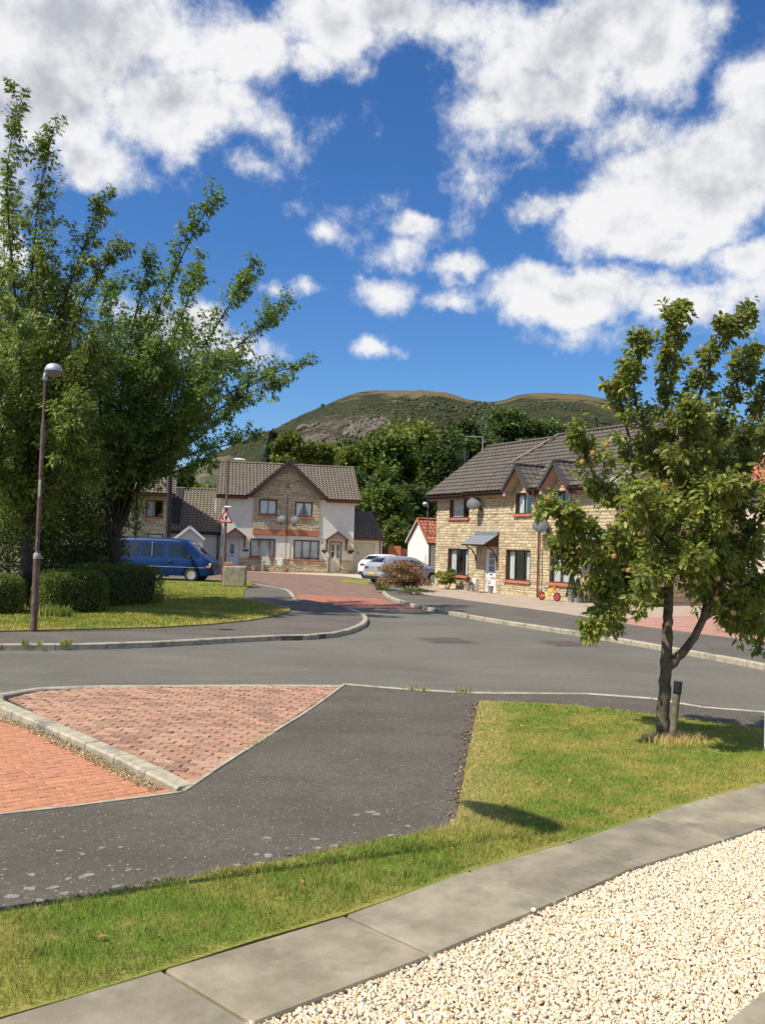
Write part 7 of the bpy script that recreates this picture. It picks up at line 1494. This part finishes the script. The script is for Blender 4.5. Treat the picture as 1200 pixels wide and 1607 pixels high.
# ================================================================== HILL
SK = [(-700, 800), (-300, 775), (0, 770), (180, 758), (262, 742), (300, 728), (335, 716), (385, 690), (410, 681), (440, 668), (470, 652), (500, 639), (530, 627), (560, 617), (590, 613), (625, 612), (660, 612), (700, 617), (735, 627), (765, 630), (790, 627), (810, 619), (840, 614), (870, 613), (905, 616), (940, 624), (965, 632), (1000, 642), (1060, 652), (1150, 668), (1300, 700), (1600, 760), (2200, 850)]
YH = 760.0; sk = [at(x, y, YH) for x, y in SK]; sx_ = np.array([p.x for p in sk]); sz_ = np.array([p.z for p in sk])
nx, ny = 420, 110; X = np.linspace(-680, 860, nx); V = []; 
def hz(x, t):
    top = float(np.interp(x, sx_, sz_)); nz = noise.fractal(Vector((x*.012, t*4, 0)), 1.0, 2.0, 6)
    if t <= 1:
        prof = (math.sin(t*math.pi/2))**1.25; shelf = .5+.5*math.tanh((t-.62)*9); prof = prof*.86+.14*shelf*min(1, t*1.3)
        prof = min(prof, 1.0) if t < 1 else 1.0; w = math.sin(min(1, t)*math.pi)
        Yr = (150+(YH-150)*t)/YH; return top*prof*Yr + nz*5.0*w*(1-t*.5) + nz*2.2*t + noise.noise(Vector((x*.05, t*22, 3)))*1.6*w
    return (top+nz*2.2)*(1-(t-1)*.8)
for j in range(ny+14):
    t = j/ny; Yv = 150+(YH-150)*t
    for x in X: 
        xv = x*(.32+.68*min(t, 1.2)); V.append((xv, Yv, hz(x, t)-.5))
V = np.array(V); V[:nx, 2] = -.5; F = []
jj, ii = np.meshgrid(np.arange(ny+13), np.arange(nx-1), indexing='ij'); a = (jj*nx+ii).ravel(); F = np.stack([a, a+1, a+nx+1, a+nx], 1)
me = npmesh('hill', V, F, smooth=True)
mt, t, b = new_mat('hillside'); geo = t.nodes.new('ShaderNodeNewGeometry'); sp = t.nodes.new('ShaderNodeSeparateXYZ'); t.links.new(geo.outputs['Position'], sp.inputs[0]); sn = t.nodes.new('ShaderNodeSeparateXYZ'); t.links.new(geo.outputs['Normal'], sn.inputs[0])
f1 = texnoise(t, .018, 8, .65); f2 = texnoise(t, .055, 9, .75); f3 = texnoise(t, .4, 5, .75)
scrub = mixc(t, sstep(t, f2, .35, .65), (.048, .064, .026), (.135, .130, .062)); scrub = mixc(t, sstep(t, f3, .35, .7), scrub, (.045, .055, .028)); tan = mixc(t, sstep(t, f3, .3, .7), (.28, .215, .11), (.19, .16, .08))
hgt = mth(t, 'ADD', mth(t, 'MULTIPLY', sp.outputs[2], 1/120), mth(t, 'MULTIPLY_ADD', f1, .9, -.45)); c = mixc(t, sstep(t, mth(t, 'ADD', hgt, mth(t, 'MULTIPLY_ADD', f2, .7, -.35)), .90, 1.02), scrub, tan)
lowl = mth(t, 'MULTIPLY', sstep(t, sp.outputs[0], -135.0, -185.0), sstep(t, f1, .46, .60)); c = mixc(t, lowl, c, tan)
rk = texnoise(t, .13, 8, .8, stretch=(1, 1, 1.8)); rx_ = mth(t, 'MULTIPLY', sstep(t, sp.outputs[0], -62.0, -42.0), sstep(t, sp.outputs[0], 14.0, -8.0)); rz2 = mth(t, 'MULTIPLY', sstep(t, sp.outputs[2], 34.0, 46.0), sstep(t, sp.outputs[2], 92.0, 78.0))
rm = mth(t, 'MULTIPLY', mth(t, 'MULTIPLY', rx_, rz2), sstep(t, rk, .48, .54)); c = mixc(t, rm, c, mixc(t, sstep(t, texnoise(t, .5, 4, .8), .4, .6), (.30, .225, .185), (.13, .10, .08)))
t.links.new(c, b.inputs['Base Color']); b.inputs['Roughness'].default_value = 1; b.inputs['Specular IOR Level'].default_value = .1; bump(t, b, mth(t, 'ADD', f3, mth(t, 'MULTIPLY', rk, 1.5)), 1.0, 3.0)
link('hill', me, mt, kind='structure')
# gorse and scrub standing on the hill
VV = V.reshape(ny+14, nx, 3); n = 19000; jr = rng.uniform(.30, .995, n)*ny; ir = rng.uniform(nx*.30, nx*.80, n); j0 = jr.astype(int); i0 = ir.astype(int); Pn = VV[j0, i0]*(1-(jr-j0))[:, None]+VV[j0+1, i0]*(jr-j0)[:, None]; Pn[:, 0] += (ir-i0)*(VV[j0, i0+1, 0]-VV[j0, i0, 0])
dn_ = np.array([noise.fractal(Vector((p[0]*.016, p[1]*.01, p[2]*.03)), 1, 2, 4) for p in Pn]); kp = (dn_ > -.10) & ~((Pn[:, 0] > -50) & (Pn[:, 0] < 5) & (Pn[:, 2] > 40) & (Pn[:, 2] < 84) & (dn_ < .25)) & (Pn[:, 2] < 97+26*dn_); Pn = Pn[kp]; n = len(Pn); szb = rng.uniform(.5, 1.5, n); szb[rng.random(n) < .03] *= 1.9; szb *= .55+.45*Pn[:, 1]/YH
k_ = rng.uniform(.6, 1.3, (n, 1)); cb_ = np.array([1, 1, 1])*k_; cb_[rng.random(n) < .25] *= np.array([1.5, 1.25, .9]); Pn[:, 2] += szb*.25
tag(pebbles('hill_scrub', Pn, szb, mat('gorse', (.052, .068, .028), 1, .3, .5, attr=True), cb_, flat=.75), 'dark gorse and scrub bushes covering the hillside', 'scrub'); print('scrub', n)
p = G(1183, 1047, .0); b = MB(); b.prism([(-.09, -.03), (.0, -.05), (.10, -.02), (.07, .04), (-.05, .05)], .0, .035); o = b.build('litter', M_white); tag(o, 'crumpled white scrap of litter in the gutter by the far kerb', 'litter'); o.location = (p.x, p.y, .003)

# weathered rock faces on the left flank of the hill
jr = rng.uniform(.30, .93, 90000)*ny; ir = rng.uniform(nx*.30, nx*.62, 90000); Pr = VV[jr.astype(int), ir.astype(int)]+np.column_stack([rng.normal(size=(90000, 2))*1.2, np.zeros(90000)])
kx = (Pr[:, 0] > -58) & (Pr[:, 0] < 2) & (Pr[:, 2] > 38) & (Pr[:, 2] < 78) & (Pr[:, 1] > 480); Pr = Pr[kx]
rn = np.array([noise.fractal(Vector((p[0]*.045, p[1]*.012, p[2]*.09)), 1, 2, 5) for p in Pr]); Pr = Pr[rn > .16][:1900]; Pr[:, 2] -= .5; nr = len(Pr); print('rocks', nr)
ck = rng.uniform(.65, 1.3, (nr, 1)); tag(pebbles('rock_faces', Pr, rng.uniform(.7, 2.1, nr), mat('crag_rock', (.130, .108, .088), 1, .35, .5, .8, 2, attr=True), np.array([[1, 1, 1.0]])*ck, flat=1.3), 'pinkish grey rock outcrops on the left flank of the hill', 'rocks')
# small tan crag rising nearer, left of the white houses
SK2 = [(120, 800), (200, 772), (262, 744), (285, 734), (305, 733), (322, 722), (340, 716), (362, 713), (385, 722), (410, 738), (450, 765), (520, 800)]
sk2 = [at(x, y, 330) for x, y in SK2]; X2 = np.linspace(sk2[0].x, sk2[-1].x, 110); V2 = []; 
for j in range(34):
    t = j/26; Yv = 250+80*t
    for x in X2:
        tp = float(np.interp(x, [p.x for p in sk2], [p.z for p in sk2])); nz = noise.fractal(Vector((x*.06, t*3, 2)), 1, 2, 6)
        V2.append((x*(Yv/330), Yv, (tp*(Yv/330)*math.sin(min(t, 1)*math.pi/2)**.8 if t <= 1 else tp*(1-(t-1)*2))+nz*1.6*(.3+t)-.5))
jj, ii = np.meshgrid(np.arange(33), np.arange(109), indexing='ij'); a = (jj*110+ii).ravel(); me = npmesh('crag', V2, np.stack([a, a+1, a+111, a+110], 1), smooth=True)
mt, t, b = new_mat('cragside'); fa = texnoise(t, .07, 8, .75); fb = texnoise(t, .3, 8, .8); c = mixc(t, sstep(t, fa, .42, .56), (.27, .20, .10), (.075, .085, .035)); c = mixc(t, sstep(t, fb, .52, .62), c, (.16, .125, .105)); t.links.new(c, b.inputs['Base Color']); b.inputs['Roughness'].default_value = 1; bump(t, b, fb, 1.0, 1.5)
link('crag', me, mt, kind='structure')
